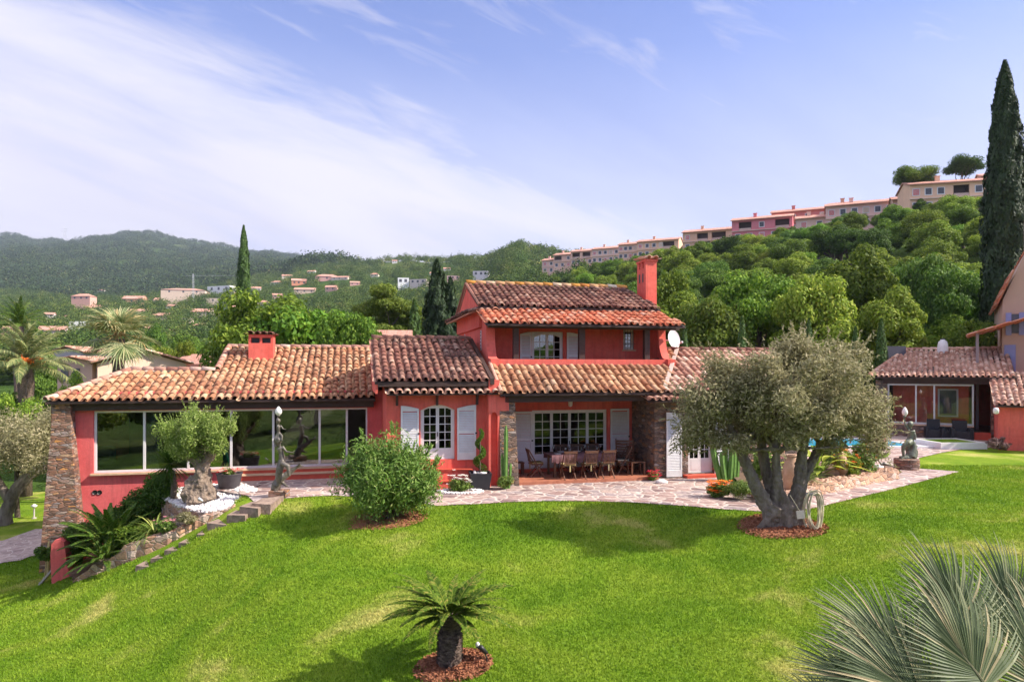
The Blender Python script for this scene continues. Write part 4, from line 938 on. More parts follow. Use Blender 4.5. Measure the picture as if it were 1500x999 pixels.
def cyp_mesh(seed, h, rad, n, ln, base=.02, lob=.12, spread=.1, tip=.5):
    r = np.random.RandomState(seed); mb = MB(); f = r.rand(n)**.85; a = r.uniform(0, 2*math.pi, n)
    prof = np.interp(f, [0, .06, .2, .5, .8, .95, 1], [.55, .85, 1, .95, .62, .28, .04])
    lobe = 1+lob*np.sin(a*3+f*17+seed)+lob*.8*np.sin(a*7-f*41)+lob*.5*np.sin(f*90+a*2)
    q = rad*prof*lobe*(1-.35*r.rand(n)**2); P = np.c_[q*np.cos(a), q*np.sin(a), base*h+f*h*(1-base)]
    Nn = np.c_[np.cos(a), np.sin(a), np.full(n, .15)]+r.normal(0, .35, (n, 3)); T = np.c_[np.cos(a)*spread*3, np.sin(a)*spread*3, np.ones(n)]+r.normal(0, .25, (n, 3))
    leaves(mb, P, Nn, ln, ln*.38, r, T); k = MB(); k.tube([(0,0,-.8),(0,0,h*.5),(0,0,h*.9)], [rad*.22, rad*.13, .02], 7)
    return k.mesh('trunk', True), mb.mesh('crown')
def frond(r, L, n, ll, droop=.5, rise=.6, lw=.03, vee=.35, taper=(.35, 1, .35), rr=.02, hang=.0, sweep=.55, tipfrac=.0, start=.12):
    """pinnate frond along +x from the origin"""
    mb = MB(); s = np.linspace(0, 1, 12); el = rise-(rise+droop)*s; dx = np.cos(el)*L/11; dz = np.sin(el)*L/11
    P = np.c_[np.r_[0, np.cumsum(dx[:-1])], np.zeros(12), np.r_[0, np.cumsum(dz[:-1])]]
    mb.tube(P, np.linspace(rr, rr*.25, 12), 5, .85)
    T = unit(np.gradient(P, axis=0)); V = []; A = []
    for sd in (-1, 1):
        for i in range(n):
            f = start+(1-start)*(i+.5*(sd > 0)*.6)/n; f = min(f, .999); p = np.array([np.interp(f, s, P[:, k]) for k in range(3)]); t_ = unit(np.array([np.interp(f, s, T[:, k]) for k in range(3)]))
            up = np.cross(t_, (0, 1, 0)); up = -up if up[2] < 0 else up
            l = ll*np.interp(f, [0, .12, .5, 1], [taper[0], .8, taper[1], taper[2]])*r.uniform(.9, 1.08)
            d = unit(np.array((0, sd, 0))*(1-.25*f)+t_*(sweep+.35*f)+up*vee+r.normal(0, .05, 3)+np.array((0,0,-hang)))
            e = p+d*l*.6+np.array((0,0,-hang*l*.15)); e2 = p+unit(d+np.array((0,0,-.25-hang)))*l; wv = unit(np.cross(d, up))*lw
            V += [p-wv*.5, p+wv*.5, e+wv*.5, e2, e-wv*.5]; A.append(r.rand())
    m = len(A); q = np.arange(m)*5
    mb.add(np.array(V), np.c_[q, q+1, q+2, q+4], A); b0 = mb.n-m*5
    mb.F.append(np.c_[q+4, q+2, q+3]+b0); mb.A.append(np.array(A)); return mb.mesh('frond')
def palm_crown(parent, meshes, n, mat, z=0, elr=(-.3, 1.2), seed=0, sc_=(.85, 1.1), name='frond', lat=0, az=(0, 2*math.pi), r0=.05):
    r = np.random.RandomState(seed)
    for i in range(n):
        me = withmat(meshes[i % len(meshes)], mat) if True else None
        o = bpy.data.objects.new(name, me); C.objects.link(o); o.parent = parent
        a = az[0]+(az[1]-az[0])*((i*.618034) % 1)+r.normal(0, .08); f = (i+.5)/n; el_ = elr[0]+(elr[1]-elr[0])*f**.9+r.normal(0, .06)
        o.rotation_euler = Matrix.Rotation(a, 4, 'Z').to_3x3().to_4x4().to_euler()
        m_ = Matrix.Rotation(a, 4, 'Z')@Matrix.Rotation(-el_, 4, 'Y')@Matrix.Rotation(r.normal(0, .15), 4, 'X')
        o.rotation_euler = m_.to_euler(); s_ = r.uniform(*sc_)*(1-.25*f*0); o.scale = (s_, s_, s_); o.location = (r0*math.cos(a), r0*math.sin(a), z+.03*f)
def bush(r, rad, leafs, ln, wd, n=14, cr=.4, shell=.4, up=.4, rnd=.6, z0=0, flat=1):
    rad = np.broadcast_to(rad, (3,)).astype(float); cl = clumpset(r, (0, 0, z0+rad[2]*.95), rad*.8, n, cr, flat, -.95)
    return cl, crown(r, cl, leafs, ln, wd, shell, up, rnd)
def strap_clump(r, n, L, w_=.02, spread=1.0, droop=1.2, seg=6, el0=(.5, 1.5)):
    mb = MB()
    for i in range(n):
        a = r.uniform(0, 6.28); el = r.uniform(*el0); l = L*r.uniform(.65, 1.1); p = np.array((math.cos(a)*.03, math.sin(a)*.03, 0)); sd = np.array((-math.sin(a), math.cos(a), 0)); V = []
        for k in range(seg+1):
            ww = w_*(1-(k/seg)**2*.95)*.5; V += [p-sd*ww, p+sd*ww]
            e = el-droop*(k/seg)*spread; p = p+np.array((math.cos(a)*math.cos(e), math.sin(a)*math.cos(e), math.sin(e)))*l/seg
        mb.add(V, [(2*k, 2*k+1, 2*k+3, 2*k+2) for k in range(seg)], r.rand())
    return mb
def flowers(r, P, s, k=5):
    mb = MB()
    for p in P:
        ph = r.uniform(0, 6.28); c = r.rand()
        for j in range(k):
            a = ph+j*6.283/k; d = np.array((math.cos(a), math.sin(a), .35)); t_ = np.array((-math.sin(a), math.cos(a), 0))
            mb.add([p, p+d*s*.6-t_*s*.32, p+d*s, p+d*s*.6+t_*s*.32], (0, 1, 2, 3), c)
    return mb

# ---------------------------------------------------------------- near garden trees
def gnarled(seed, paths, sides=12, bump=.12):
    r = np.random.RandomState(seed); mb = MB()
    for P, rr in paths:
        P = np.array(P, float); s = np.linspace(0, 1, len(P)); u = np.linspace(0, 1, len(P)*4)
        Q = np.c_[[np.interp(u, s, P[:, k]) for k in range(3)]].T; rad = np.interp(u, s, rr)
        Q[1:-1] = (Q[:-2]+Q[1:-1]*2+Q[2:])/4
        n = sides; st = mb.n; mb.tube(Q, rad, n, .5); V = mb.V[-3]  # ring verts
        k = np.arange(len(V)); th = (k % n)/n*6.283; rowi = k//n
        cen = Q[rowi]; off = V-cen; g = 1+bump*np.sin(th*3+rowi*.5+seed)+bump*.8*np.sin(th*5-rowi*.8)+r.normal(0, bump*.25, len(V))
        mb.V[-3] = cen+off*g[:, None]
    return mb
def fuse_(o, vox):
    m = o.modifiers.new('fuse', 'REMESH'); m.mode = 'VOXEL'; m.voxel_size = vox; m.use_smooth_shade = True
    tx = bpy.data.textures.new('knots', 'CLOUDS'); tx.noise_scale = .09; tx.noise_depth = 3
    d = o.modifiers.new('knots', 'DISPLACE'); d.texture = tx; d.strength = .085; d.mid_level = .5; d.texture_coords = 'LOCAL'
# main olive: several stems from one swollen foot
ol = G(1146, 771, 0); olz = gh(ol[0], ol[1]); r = np.random.RandomState(11)
t_ = thing('olive_tree', 'large silvery olive tree with several thick stems and a coiled hose at its foot', 'tree', (ol[0], ol[1], olz))
st_ = [([(-.25,0,-.2),(-.35,0,.35),(-.75,.05,1.0),(-1.15,.1,1.8),(-1.5,.1,2.5)], [.34,.24,.19,.15,.07]),
       ([(0,0,-.2),(.0,.05,.4),(-.3,.25,1.1),(-.45,.35,1.9),(-.5,.3,2.8)], [.40,.27,.17,.14,.06]),
       ([(.1,-.05,-.2),(.1,-.05,.4),(-.12,.0,.9),(-.2,.0,1.7),(.0,.0,2.7)], [.40,.26,.15,.12,.06]),
       ([(.25,0,-.2),(.30,0,.4),(.48,.0,1.0),(.60,.05,1.8),(.75,.05,2.8)], [.38,.28,.19,.15,.07]),
       ([(.3,.1,-.2),(.4,.1,.5),(.75,.2,1.2),(1.25,.3,1.9),(1.8,.2,2.5)], [.30,.20,.15,.12,.05]),
       ([(-.8,-.1,-.12),(-.45,-.1,.10),(-.2,-.1,.5)], [.10,.18,.22]), ([(.65,-.15,-.12),(.4,-.12,.12),(.2,-.1,.5)], [.10,.16,.22])]
st_ = [([(x*.84, y, z) for x, y, z in P], [q*.74 for q in rr_]) for P, rr_ in st_]
gn = gnarled(3, st_, 14, .13)
C0 = np.array((0, 0, 2.9)); cl = []
while len(cl) < 84:
    d = unit(r.normal(0, 1, 3)); q = r.uniform(.35, 1.0); p = C0+d*q*np.array((2.05, 1.9, 1.32))
    if p[2] < 1.75+.35*abs(abs(p[0])-1.2)*0: continue
    if p[2] < 2.3 and abs(p[0]) < 1.0: continue
    cl.append((p, np.array((1, 1, .85))*r.uniform(.28, .62)))
cl += [(np.array((.35,0,4.30)), .36), (np.array((.1,0,4.15)), .42), (np.array((1.7,0,4.05)), .38), (np.array((-1.5,0,3.75)), .45), (np.array((-2.15,-.1,2.5)), .48), (np.array((-2.2,0,3.1)), .42), (np.array((-2.2,.2,2.05)), .40), (np.array((2.15,0,2.35)), .4), (np.array((2.2,.1,2.9)), .45), (np.array((2.0,-.4,1.95)), .35)]
for p, q in cl[::3]:
    s = st_[r.randint(0, 5)][0][-2]; s = np.array(s); m1 = s*.5+p*.5+r.normal(0, .12, 3); gn.tube([s, m1, p], [.060, .036, .010], 6)
o = gn.build('trunk', M['bark'], t_, True)
fuse_(o, .022)
mbx = crown(r, cl, 62000, .115, .036, .25, .4, .8, .1)
# shoots sticking out of the outline
for k in range(260):
    p, q = cl[r.randint(len(cl))]; q = np.max(q); d = unit(unit(p-C0)+np.array((0, 0, .5))+r.normal(0, .35, 3)); s = p+d*q*.8
    L_ = r.uniform(.2, .5); u = np.linspace(0, 1, 14)[:, None]; Pp = s+d*L_*u+r.normal(0, .012, (14, 3))
    leaves(mbx, Pp, r.normal(0, 1, (14, 3)), .11, .03, r, T=d+r.normal(0, .5, (14, 3)))
mbx.build('crown', M['olive'], t_)
# hose coil leaning on the trunk, tag, bark mulch
hs = thing('garden_hose', 'cream garden hose hung in long loops against the olive trunk', 'hose', (ol[0]+.56, ol[1]-.42, olz))
mb = MB(); r2_ = np.random.RandomState(5)
for k in range(9):
    rx, rz_ = .12+.013*k*r2_.uniform(.4, 1.2), .38+.015*k; cx_ = r2_.normal(0, .03); a = np.linspace(0, 2*math.pi, 30)
    mb.tube(np.c_[cx_+rx*np.cos(a)*(1+.12*np.sin(a)), .05*np.sin(a*2+k)+.012*k-.05, .46-.02*k*.3+rz_*np.sin(a)+.03], .013, 6, cap=False)
mb.build('coil', M['hose'], hs, True)
mb = MB(); mb.bar((-.16, .05, .86), (.06, -.05, .84), .05, .05); mb.build('hook', M['plank'], hs)
sg = thing('trunk_tag', 'small pale tag hung by a cord on the olive trunk', 'tag', (ol[0]+.17, ol[1]-.62, olz+.42))
mb = MB(); mb.obox((0,0,0), (.09,0,.012), (0,.01,0), (-.012,0,.09)); mb.build('plate', M['plank'], sg)
mb = MB(); mb.tube([(-.02,0,.09),(-.12,.05,.28),(-.18,.15,.42)], .006, 5); mb.build('cord', M['hose'], sg)
def mound(name, label, x, y, rx, ry, h, mat, cat='mulch', seed=0, chips=500, cs=.05, kind='stuff'):
    r = np.random.RandomState(seed); n = 30; mb = MB(); V = []; a = np.arange(n)*2*math.pi/n; wob = 1+.06*np.sin(a*3+seed)+.05*np.sin(a*5+1)+r.normal(0, .02, n)
    for k in range(5):
        f = k/4
        V += [(x+rx*wob[j]*f*math.cos(a[j]), y+ry*wob[j]*f*math.sin(a[j]), Hs(x+rx*f*math.cos(a[j]), y+ry*f*math.sin(a[j]))+h*(1-f*f)+(.012 if k < 4 else -.02)) for j in range(n)]
    mb.add(V, [(k*n+j, k*n+(j+1) % n, (k+1)*n+(j+1) % n, (k+1)*n+j) for k in range(4) for j in range(n)])
    q = np.sqrt(r.rand(chips)); b = r.uniform(0, 6.28, chips); P = np.c_[x+rx*q*np.cos(b)*.99, y+ry*q*np.sin(b)*.99, np.zeros(chips)]
    P[:, 2] = H(P[:, 0], P[:, 1])+h*(1-q*q)+.02; leaves(mb, P, r.normal(0, .6, (chips, 3))+(0, 0, 1), cs*1.5, cs, r)
    o = mb.build(name, mat); return tag(o, label, cat, None, kind)
mound('bark_mulch', 'ring of reddish bark mulch round the foot of the big olive', ol[0]+.0, ol[1]-.0, 1.05, .95, .06, M['mulch'], seed=1, chips=2200)

# ornamental cycad on the lawn
cy = G(659, 973, -.6); cyz = gh(cy[0], cy[1])
mound('bark_mulch', 'ring of orange bark mulch round the small cycad on the lawn', cy[0]+.05, cy[1], .58, .50, .05, M['mulch'], seed=2, chips=1400)
CF = [frond(np.random.RandomState(20+i), .90, 60, .125, .65, .35, .024, .15, rr=.010, taper=(.5, 1, .25)) for i in range(3)]
t_ = thing('cycad', 'small cycad with a stout shaggy trunk standing in orange mulch on the lawn', 'plant', (cy[0], cy[1], cyz))
mb = MB(); r = np.random.RandomState(9); prof = [(.175,-.05),(.18,.1),(.17,.3),(.175,.45),(.15,.58),(.175,.66),(.165,.76),(.07,.80)]
mb.lathe(prof, 18)
P = []; Nn = []
for k in range(900):
    z = r.uniform(0, .76); rad = np.interp(z, [p[1] for p in prof[:-1]], [p[0] for p in prof[:-1]]); a = r.uniform(0, 6.28); P.append((rad*math.cos(a), rad*math.sin(a), z)); Nn.append((math.cos(a), math.sin(a), .9))
P = np.array(P); Nn = np.array(Nn); T = np.c_[Nn[:, 0], Nn[:, 1], np.full(900, .6)]; leaves(mb, P, np.c_[-Nn[:, 0]*.6, -Nn[:, 1]*.6, np.ones(900)], .075, .05, r, T)
mb.build('trunk', M['bark_palm'], t_)
palm_crown(t_, CF, 40, M['cycad_bright'], .74, (-.20, .75), 4, (.85, 1.12), r0=.08)
sp = thing('garden_spotlight', 'small black garden spotlight with white lens on a spike in the mulch', 'spotlight', (cy[0]+.52, cy[1]-.02, cyz-.0))
mb = MB(); mb.tube([(.03,0,-.05),(.02,0,.14),(-.02,0,.24)], .012, 6); mb.build('spike', M['iron'], sp)
mb = MB(); mb.tube([(.02,0,.20),(-.10,-.02,.33)], [.028,.045], 12); h_ = mb.build('lamp_head', M['iron'], sp, True)
mb = MB(); mb.ball((-.105,-.02,.335), .04); mb.build('lens', M['globe'], h_, True)

# oleander bush
ob = G(572, 763, -.1); obz = gh(ob[0], ob[1]); r = np.random.RandomState(31)
t_ = thing('oleander_bush', 'big rounded oleander bush with narrow bright leaves growing beside the terrace', 'bush', (ob[0], ob[1], obz))
cl, _ = bush(r, (1.62, 1.4, 1.08), 10, .1, .1, 84, .44); cl = [(p, q) for p, q in cl]
mb = MB()
for p, q in cl[::2]: mb.tube([(r.normal(0,.1), r.normal(0,.1), -.1), np.array(p)*.5, p], [.02,.014,.006], 5)
mb.build('stem', M['trunk'], t_)
mb = crown(r, cl, 27000, .13, .034, .15, .5, .9); 
for k in range(520):
    p, q = cl[r.randint(len(cl))]; d = unit(unit(p-np.array((0, 0, .4)))+np.array((0, 0, .7))+r.normal(0, .25, 3)); s = p+d*np.max(q)*.6; u = np.linspace(0, 1, 9)[:, None]
    leaves(mb, s+d*.28*u, r.normal(0, 1, (9, 3)), .13, .026, r, T=d*1.2+r.normal(0, .5, (9, 3)))
mb.build('foliage', M['oleander'], t_)
mound('bark_mulch', 'thin rim of bark mulch under the oleander bush', ob[0]-.05, ob[1]-.05, 1.0, .95, .02, M['mulch'], seed=3, chips=700)

# clipped olive in the white pebble bed
oo = W(292, 730, 19.7); r = np.random.RandomState(41)
t_ = thing('clipped_olive', 'clipped green olive with a swollen pale trunk standing in white pebbles', 'tree', (oo[0], oo[1], oo[2]))
gn = gnarled(8, [([(0,0,-.1),(-.05,0,.15),(.03,0,.45),(.10,0,.75),(.05,0,1.1)], [.44,.40,.30,.20,.16]), ([(.3,-.1,-.05),(.22,-.05,.2),(.1,0,.5)], [.25,.25,.2]), ([(-.35,0,-.05),(-.2,0,.25),(-.05,0,.6)], [.2,.24,.18]), ([(.05,0,.9),(-.3,0,1.3),(-.6,0,1.7)], [.16,.12,.06]), ([(.05,0,.9),(.35,0,1.3),(.7,0,1.7)], [.16,.12,.06]), ([(.05,0,1.0),(.05,.1,1.5),(.1,.1,2.0)], [.15,.1,.05])], 12, .16)
o = gn.build('trunk', M['bark_pale'], t_, True); fuse_(o, .025)
cl = []
while len(cl) < 68:
    d = unit(r.normal(0, 1, 3)); p = np.array((0, 0, 1.82))+d*r.uniform(.4, 1)*np.array((1.12, .9, .68))
    if p[2] > 1.05+.0: cl.append((p, r.uniform(.2, .34)))
mb = crown(r, cl, 27000, .085, .030, .2, .4, .9)
for k in range(200):
    p, q = cl[r.randint(len(cl))]; d = unit(np.array((r.normal(0,.3), r.normal(0,.3), 1))+unit(p-np.array((0,0,1.7)))*.7); s = p+d*q*.8; u = np.linspace(0, 1, 10)[:, None]
    leaves(mb, s+d*.26*u, r.normal(0, 1, (10, 3)), .075, .024, r, T=d+r.normal(0, .5, (10, 3)))
mb.build('crown', M['olive_green'], t_)

# leaning olive at the low lawn
lo = G(4, 768, -2.8); lz = gh(lo[0], lo[1]); r = np.random.RandomState(51)
t_ = thing('leaning_olive', 'grey olive with a leaning trunk and flat clipped crown on the low lawn', 'tree', (lo[0], lo[1], lz))
gnarled(12, [([(0,0,-.2),(.1,0,.5),(.5,0,1.4),(1.3,0,2.3),(1.7,0,2.9)], [.34,.25,.24,.2,.12]), ([(.9,0,1.9),(1.8,.2,2.4),(2.4,0,2.9)], [.15,.12,.06]), ([(.3,0,1.0),(-.3,0,2.0),(-.5,0,2.8)], [.18,.14,.08])], 12, .12).build('trunk', M['bark'], t_, True)
cl = [(np.array((.55, 0, 3.7))+np.array((r.uniform(-1.9,1.75), r.uniform(-1.7,1.7), r.uniform(-1.1,.75)))*1.0, r.uniform(.4, .7)) for _ in range(60)]
crown(r, cl, 21000, .14, .045, .25, .4, .8).build('crown', M['olive'], t_)
# ---------------------------------------------------------------- countryside behind
r = np.random.RandomState(71)
occupied = []
def put_tree(px, Y, kind, k, s, label, group, name='tree', cat='tree', sink=0):
    X = PX(px, Y); z = Hs(X, Y)-sink; P = {'g': BPG, 'y': BPY, 'd': BPD}[kind][k % 5]
    t_ = thing(name, label, cat, (X, Y, z), r.uniform(0, 6.28), group)
    for nm, me in zip(('trunk', 'crown'), P):
        o = bpy.data.objects.new(nm, me); C.objects.link(o); o.parent = t_
    t_.scale = (s*r.uniform(.9, 1.15), s*r.uniform(.9, 1.15), s*r.uniform(.9, 1.1)); occupied.append((X, Y)); return t_
# the wood on the slope below the terraced houses: one tree at a time
cand = []
Yv = 50.0
while Yv < 290:
    stp = 6.0+Yv*.008
    for X in np.arange(PX(700 if Yv > 90 else 830, Yv), PX(1620, Yv), stp):
        x = X+r.uniform(-.35, .35)*stp; y = Yv+r.uniform(-.4, .4)*stp; px = 750+1000*x/y
        crest = np.interp(px, [700,800,850,900,1000,1070,1160,1250,1330,1450,1620], [190,292,272,250,211,187,162,147,137,127,122])
        if y < crest-2: cand.append((px, y))
    Yv += stp*.9
print('hill trees', len(cand))
cand.sort(key=lambda c: c[1])
for i, (px, Y) in enumerate(cand[:296]):
    near = Y < 75
    kd = ['g', 'y', 'g', 'd', 'g', 'y', 'd'][r.randint(7)]
    s = r.uniform(.74, 1.05)*(1.0 if Y > 70 else 1.05)
    lb = {'g': 'bushy mid green tree in the wood on the slope below the terraced houses', 'y': 'bushy yellowish green tree in the wood below the terraced houses', 'd': 'dark green evergreen tree in the wood below the terraced houses'}[kd]
    yb = np.interp(px, [700,795,900,1000,1070,1160,1250,1330,1450,1620], [396,395,380,360,347,331,314,297,277,266])
    s = min(s, (HC+(540-yb)/1000*Y-Hs(PX(px, Y), Y))/8.4)
    if s < .3: continue
    put_tree(px, Y, kd, r.randint(5), s, lb, {'g': 'mid green trees of the hillside wood', 'y': 'yellowish trees of the hillside wood', 'd': 'dark trees of the hillside wood'}[kd])
def wood(name, label, pts, hs, mat, leafn, ls, seed):
    """far wood: many small crowns joined in one mass"""
    r = np.random.RandomState(seed); pts = np.array(pts); hs = np.array(hs); n = len(pts); z = H(pts[:, 0], pts[:, 1])
    mb = MB()
    d = unit(r.normal(0, 1, (n, leafn, 3))); d[..., 2] = np.abs(d[..., 2])*1.0-.15*r.rand(n, leafn)
    lob = 1+.22*np.sin(d[..., 0]*5+hs[:, None]*9)+.2*np.sin(d[..., 1]*6+hs[:, None]*5)
    rad = np.stack([hs*.55, hs*.55, hs*.62], -1)*r.uniform(.85, 1.15, (n, 1))
    P = np.c_[pts, z+hs*.38][:, None]+d*rad[:, None]*(lob*(1-.25*r.rand(n, leafn)))[..., None]
    Nn = d+r.normal(0, .45, d.shape); tint = np.clip(r.beta(2, 2.4, n)[:, None]*.8+r.normal(0, .10, (n, leafn))+.1, 0, 1)
    m = n*leafn; P = P.reshape(-1, 3); Nn = unit(Nn.reshape(-1, 3)); T = r.normal(0, 1, (m, 3)); T = unit(T-(T*Nn).sum(1)[:, None]*Nn); B = np.cross(Nn, T)
    l = (np.repeat(hs, leafn)*ls)[:, None]*r.uniform(.7, 1.3, (m, 1)); V = np.stack([P-T*l*.5, P+B*l*.35, P+T*l*.5, P-B*l*.35], 1)
    mb.add(V.reshape(-1, 3), np.arange(m*4).reshape(-1, 4), tint.ravel())
    o = mb.build(name, mat); return tag(o, label, 'wood', None, 'stuff')
M['wood_far'] = leafmat('far_wood', [(0,(.024,.050,.014)), (.4,(.060,.11,.022)), (.75,(.14,.19,.04)), (1,(.26,.24,.09))], .2, .8, 0, .1)
def scatter(n, y0, y1, p0, p1, pw=1.0, keep=None):
    Y = y0+(y1-y0)*r.rand(n)**pw; px = r.uniform(p0, p1, n); X = (px-750)/1000*Y
    k = np.ones(n, bool) if keep is None else keep(X, Y, px); return np.c_[X[k], Y[k]]
# rest of the slope wood beyond the individual trees
if len(cand) > 296:
    pp = np.array([(PX(a, b), b) for a, b in cand[296:]]); wood('hillside_wood', 'tree crowns packed together along the crest under the terraced houses', pp, r.uniform(5.5, 7.5, len(pp)), M['wood_far'], 420, .10, 3)
# ---------------------------------------------------------------- houses far and near
def simple_house(name, label, px, pyt, wpx, hpx, Y, col, rz=0, group=None, wins=3, roofc='roof_far', hip=False, depth=.8, roof=True, cat='house', two=False):
    """house whose wall top centre stands at (px, pyt) and that is wpx x hpx large in the photograph"""
    Wd = wpx*Y/1000; Hh = hpx*Y/1000; X = PX(px, Y); zt = HC-(pyt-540)/1000*Y; D = Wd*depth; z0 = min(zt-Hh, Hs(X, Y)-.5)
    t_ = thing(name, label, cat, (X, Y, z0), rz, group); hh = zt-z0; rh = min(Wd*.16, Hh*.4) if roof else 0; hw = Wd/2
    mb = MB(); mb.box(-hw, hw, 0, D, 0, hh-rh)
    if roof and not hip: mb.prism([(0, hh-rh), (D/2, hh-.1), (D, hh-rh)], 0, -hw+.01, hw-.01)
    mb.build('wall', wallcol(col), t_)
    if roof:
        e = .35; mb = MB()
        if hip: mb.add([(-hw-e,-e,hh-rh),(hw+e,-e,hh-rh),(hw+e,D+e,hh-rh),(-hw-e,D+e,hh-rh),(-hw*.45,D/2,hh+.2),(hw*.45,D/2,hh+.2)], [(0,1,5,4),(2,3,4,5)]); mb.add([(-hw-e,-e,hh-rh),(hw+e,-e,hh-rh),(hw+e,D+e,hh-rh),(-hw-e,D+e,hh-rh),(-hw*.45,D/2,hh+.2),(hw*.45,D/2,hh+.2)], [(1,2,5),(3,0,4)]); mb.add([(-hw-e,-e,hh-rh-.15),(hw+e,-e,hh-rh-.15),(hw+e,D+e,hh-rh-.15),(-hw-e,D+e,hh-rh-.15)], (3,2,1,0))
        else:
            for s_ in (0, 1):
                y0, y1 = (-e, D/2) if s_ == 0 else (D+e, D/2); z_ = hh-rh-e*rh/(D/2)
                mb.add([(-hw-e,y0,z_),(hw+e,y0,z_),(hw+e,y1,hh+.02),(-hw-e,y1,hh+.02),(-hw-e,y0,z_+.22),(hw+e,y0,z_+.22),(hw+e,y1,hh+.24),(-hw-e,y1,hh+.24)], [(0,3,2,1),(4,5,6,7),(0,1,5,4),(1,2,6,5),(2,3,7,6),(3,0,4,7)])
        mb.build('roof', M[roofc], t_)
    ws = .9*Hh/5 if not two else Hh*.13
    for i in range(wins):
        for fl_ in ((0, 1) if two else (0,)):
            x = -hw+Wd*(i+.5+r.uniform(-.12, .12))/wins; zc = hh-rh-Hh*(.28 if fl_ == 0 else .62); s_ = min(Wd/wins*.28, Hh*.13)
            mb = MB(); mb.box(x-s_, x+s_, -.05, .04, zc-s_*1.1, zc+s_*1.1); f_ = mb.build('window', M['win_far'], t_)
    return t_
M['win_far'] = vary('far_window', (.05,.05,.065), (.12,.12,.14), 3, .3)
far = [ # label, px, py top, w, h, Y, colour, rz
 ('pink house with low tiled roof high on the wooded slope, above the fan palm', 118,430,24,8,520,(.62,.34,.28)), 
 ('tiny white building alone in the dark wood of the mountain foot', 147,424,9,3,640,(.62,.58,.55)),
 ('orange roofed villa among dark trees on the wooded slope', 193,433,26,10,500,(.60,.32,.20)),
 ('pale villa with wide roof beside the orange roofed one', 236,436,20,8,500,(.62,.45,.36)),
 ('long cream row of houses on the spur under the crane', 268,421,52,8,600,(.66,.50,.40)),
 ('white modern villa with terraces near the tall cypress', 320,419,36,12,560,(.74,.70,.70)),
 ('cream villa below the white modern one', 312,437,30,8,500,(.66,.52,.42)),
 ('wide salmon roofed bungalow half hidden by trees in the valley', 201,452,33,9,400,(.62,.36,.27)),
 ('low villa with pale wall and tiled roof in the valley wood', 236,458,32,9,380,(.64,.46,.38)),
 ('two storey cream house among valley trees near the cypress', 294,452,25,10,400,(.66,.54,.46)),
 ('small tan roof among valley trees above the chimney', 325,460,20,4,380,(.60,.42,.32)),
 ('small flat pale house between tree crowns', 270,466,14,6,350,(.64,.48,.42)),
 ('grey white house at the edge of the valley trees', 292,473,22,8,320,(.62,.58,.57)),
 ('pale pink house at the wood edge, over the palms', 137,447,20,8,420,(.62,.40,.36)),
 ('little white cottage among dark trees', 71,458,12,8,420,(.66,.60,.58)),
 ('stepped pink and white block above the garden palms', 74,478,30,18,280,(.66,.50,.50)),
 ('white flat roofed house with three dark windows in the valley', 117,471,26,9,300,(.80,.78,.80)),
 ('beige house beside the white flat roofed one', 104,483,24,8,270,(.64,.50,.42)),
 ('small terracotta house above the low palm crown', 8,478,18,10,300,(.58,.32,.24)),
 ('pale rose house behind the low palm crown', 4,490,22,10,260,(.62,.40,.34)),
 ('red and white house on the middle hill', 478,401,28,8,560,(.62,.34,.30)),
 ('orange house alone among trees on the middle hill', 438,408,18,8,520,(.62,.26,.16)),
 ('long cream wall and house on the middle hill', 497,404,22,5,600,(.62,.50,.42)),
 ('small pink house low on the middle hill', 484,418,14,7,450,(.60,.34,.30)),
 ('white villa with grey roof low on the middle hill', 403,411,14,6,520,(.66,.62,.60)),
 ('beige villa behind the leafy tree top', 446,421,26,7,430,(.62,.46,.36)),
 ('small pink house beside the leafy tree top', 406,430,12,6,400,(.64,.38,.34)),
 ('white tower house on the middle hill behind the cypress', 591,407,14,13,430,(.78,.75,.76)),
 ('pale ruined looking house beside the white tower house', 612,409,22,10,440,(.62,.52,.48)),
 ('tiny white house on the crest of the middle hill', 578,381,6,4,760,(.74,.70,.70)),
 ('rose house near the tower roof', 664,404,16,8,400,(.60,.38,.36)),
 ('pale house with grey terrace near the tower roof', 704,397,20,11,420,(.66,.60,.62)),
]

FX = [(20,462,12,6,330,'pale cube house'),(44,468,14,7,320,'rose house'),(90,462,12,6,360,'cream cottage'),(160,446,16,6,470,'tan bungalow'),(176,460,14,6,400,'pink cottage'),(215,444,14,6,480,'cream villa'),(250,446,12,5,470,'pale pink cottage'),(262,438,14,6,520,'white cottage'),(284,434,12,5,540,'orange roofed cottage'),(345,428,10,6,540,'cream cottage'),(340,448,14,6,440,'pink villa'),(375,420,12,6,500,'pale villa'),(385,440,14,6,420,'tan villa'),(420,402,12,5,600,'cream cottage'),(455,396,10,4,640,'white cottage'),(520,412,12,5,520,'rose cottage'),(548,400,10,5,600,'cream cottage'),(636,398,12,5,560,'cream villa'),(655,392,9,4,600,'white cottage'),(150,485,18,8,260,'cream villa'),(215,478,16,7,300,'salmon villa'),(252,482,16,7,280,'beige villa')]
PL_ = ['low in the valley','on the lower slope','half way up the slope','high on the wooded slope']
CL_ = {'pale':(.76,.68,.66),'rose':(.72,.40,.38),'cream':(.78,.64,.52),'tan':(.66,.48,.36),'pink':(.74,.48,.44),'white':(.82,.80,.80),'orange':(.70,.38,.26),'salmon':(.74,.44,.34),'beige':(.72,.56,.46)}
REF = [(60,'above the date palms'),(120,'over the white flat roofed house'),(175,'above the fan palm crown'),(230,'above the small outhouse trees'),(270,'under the crane'),(310,'between crane and tall slim cypress'),(350,'just at the tall slim cypress'),(400,'beyond the wing chimney tree'),(450,'above the leafy tree behind the wing'),(520,'beside the broad pine'),(600,'over the middle roof pine'),(700,'beside the shaggy cypress')]
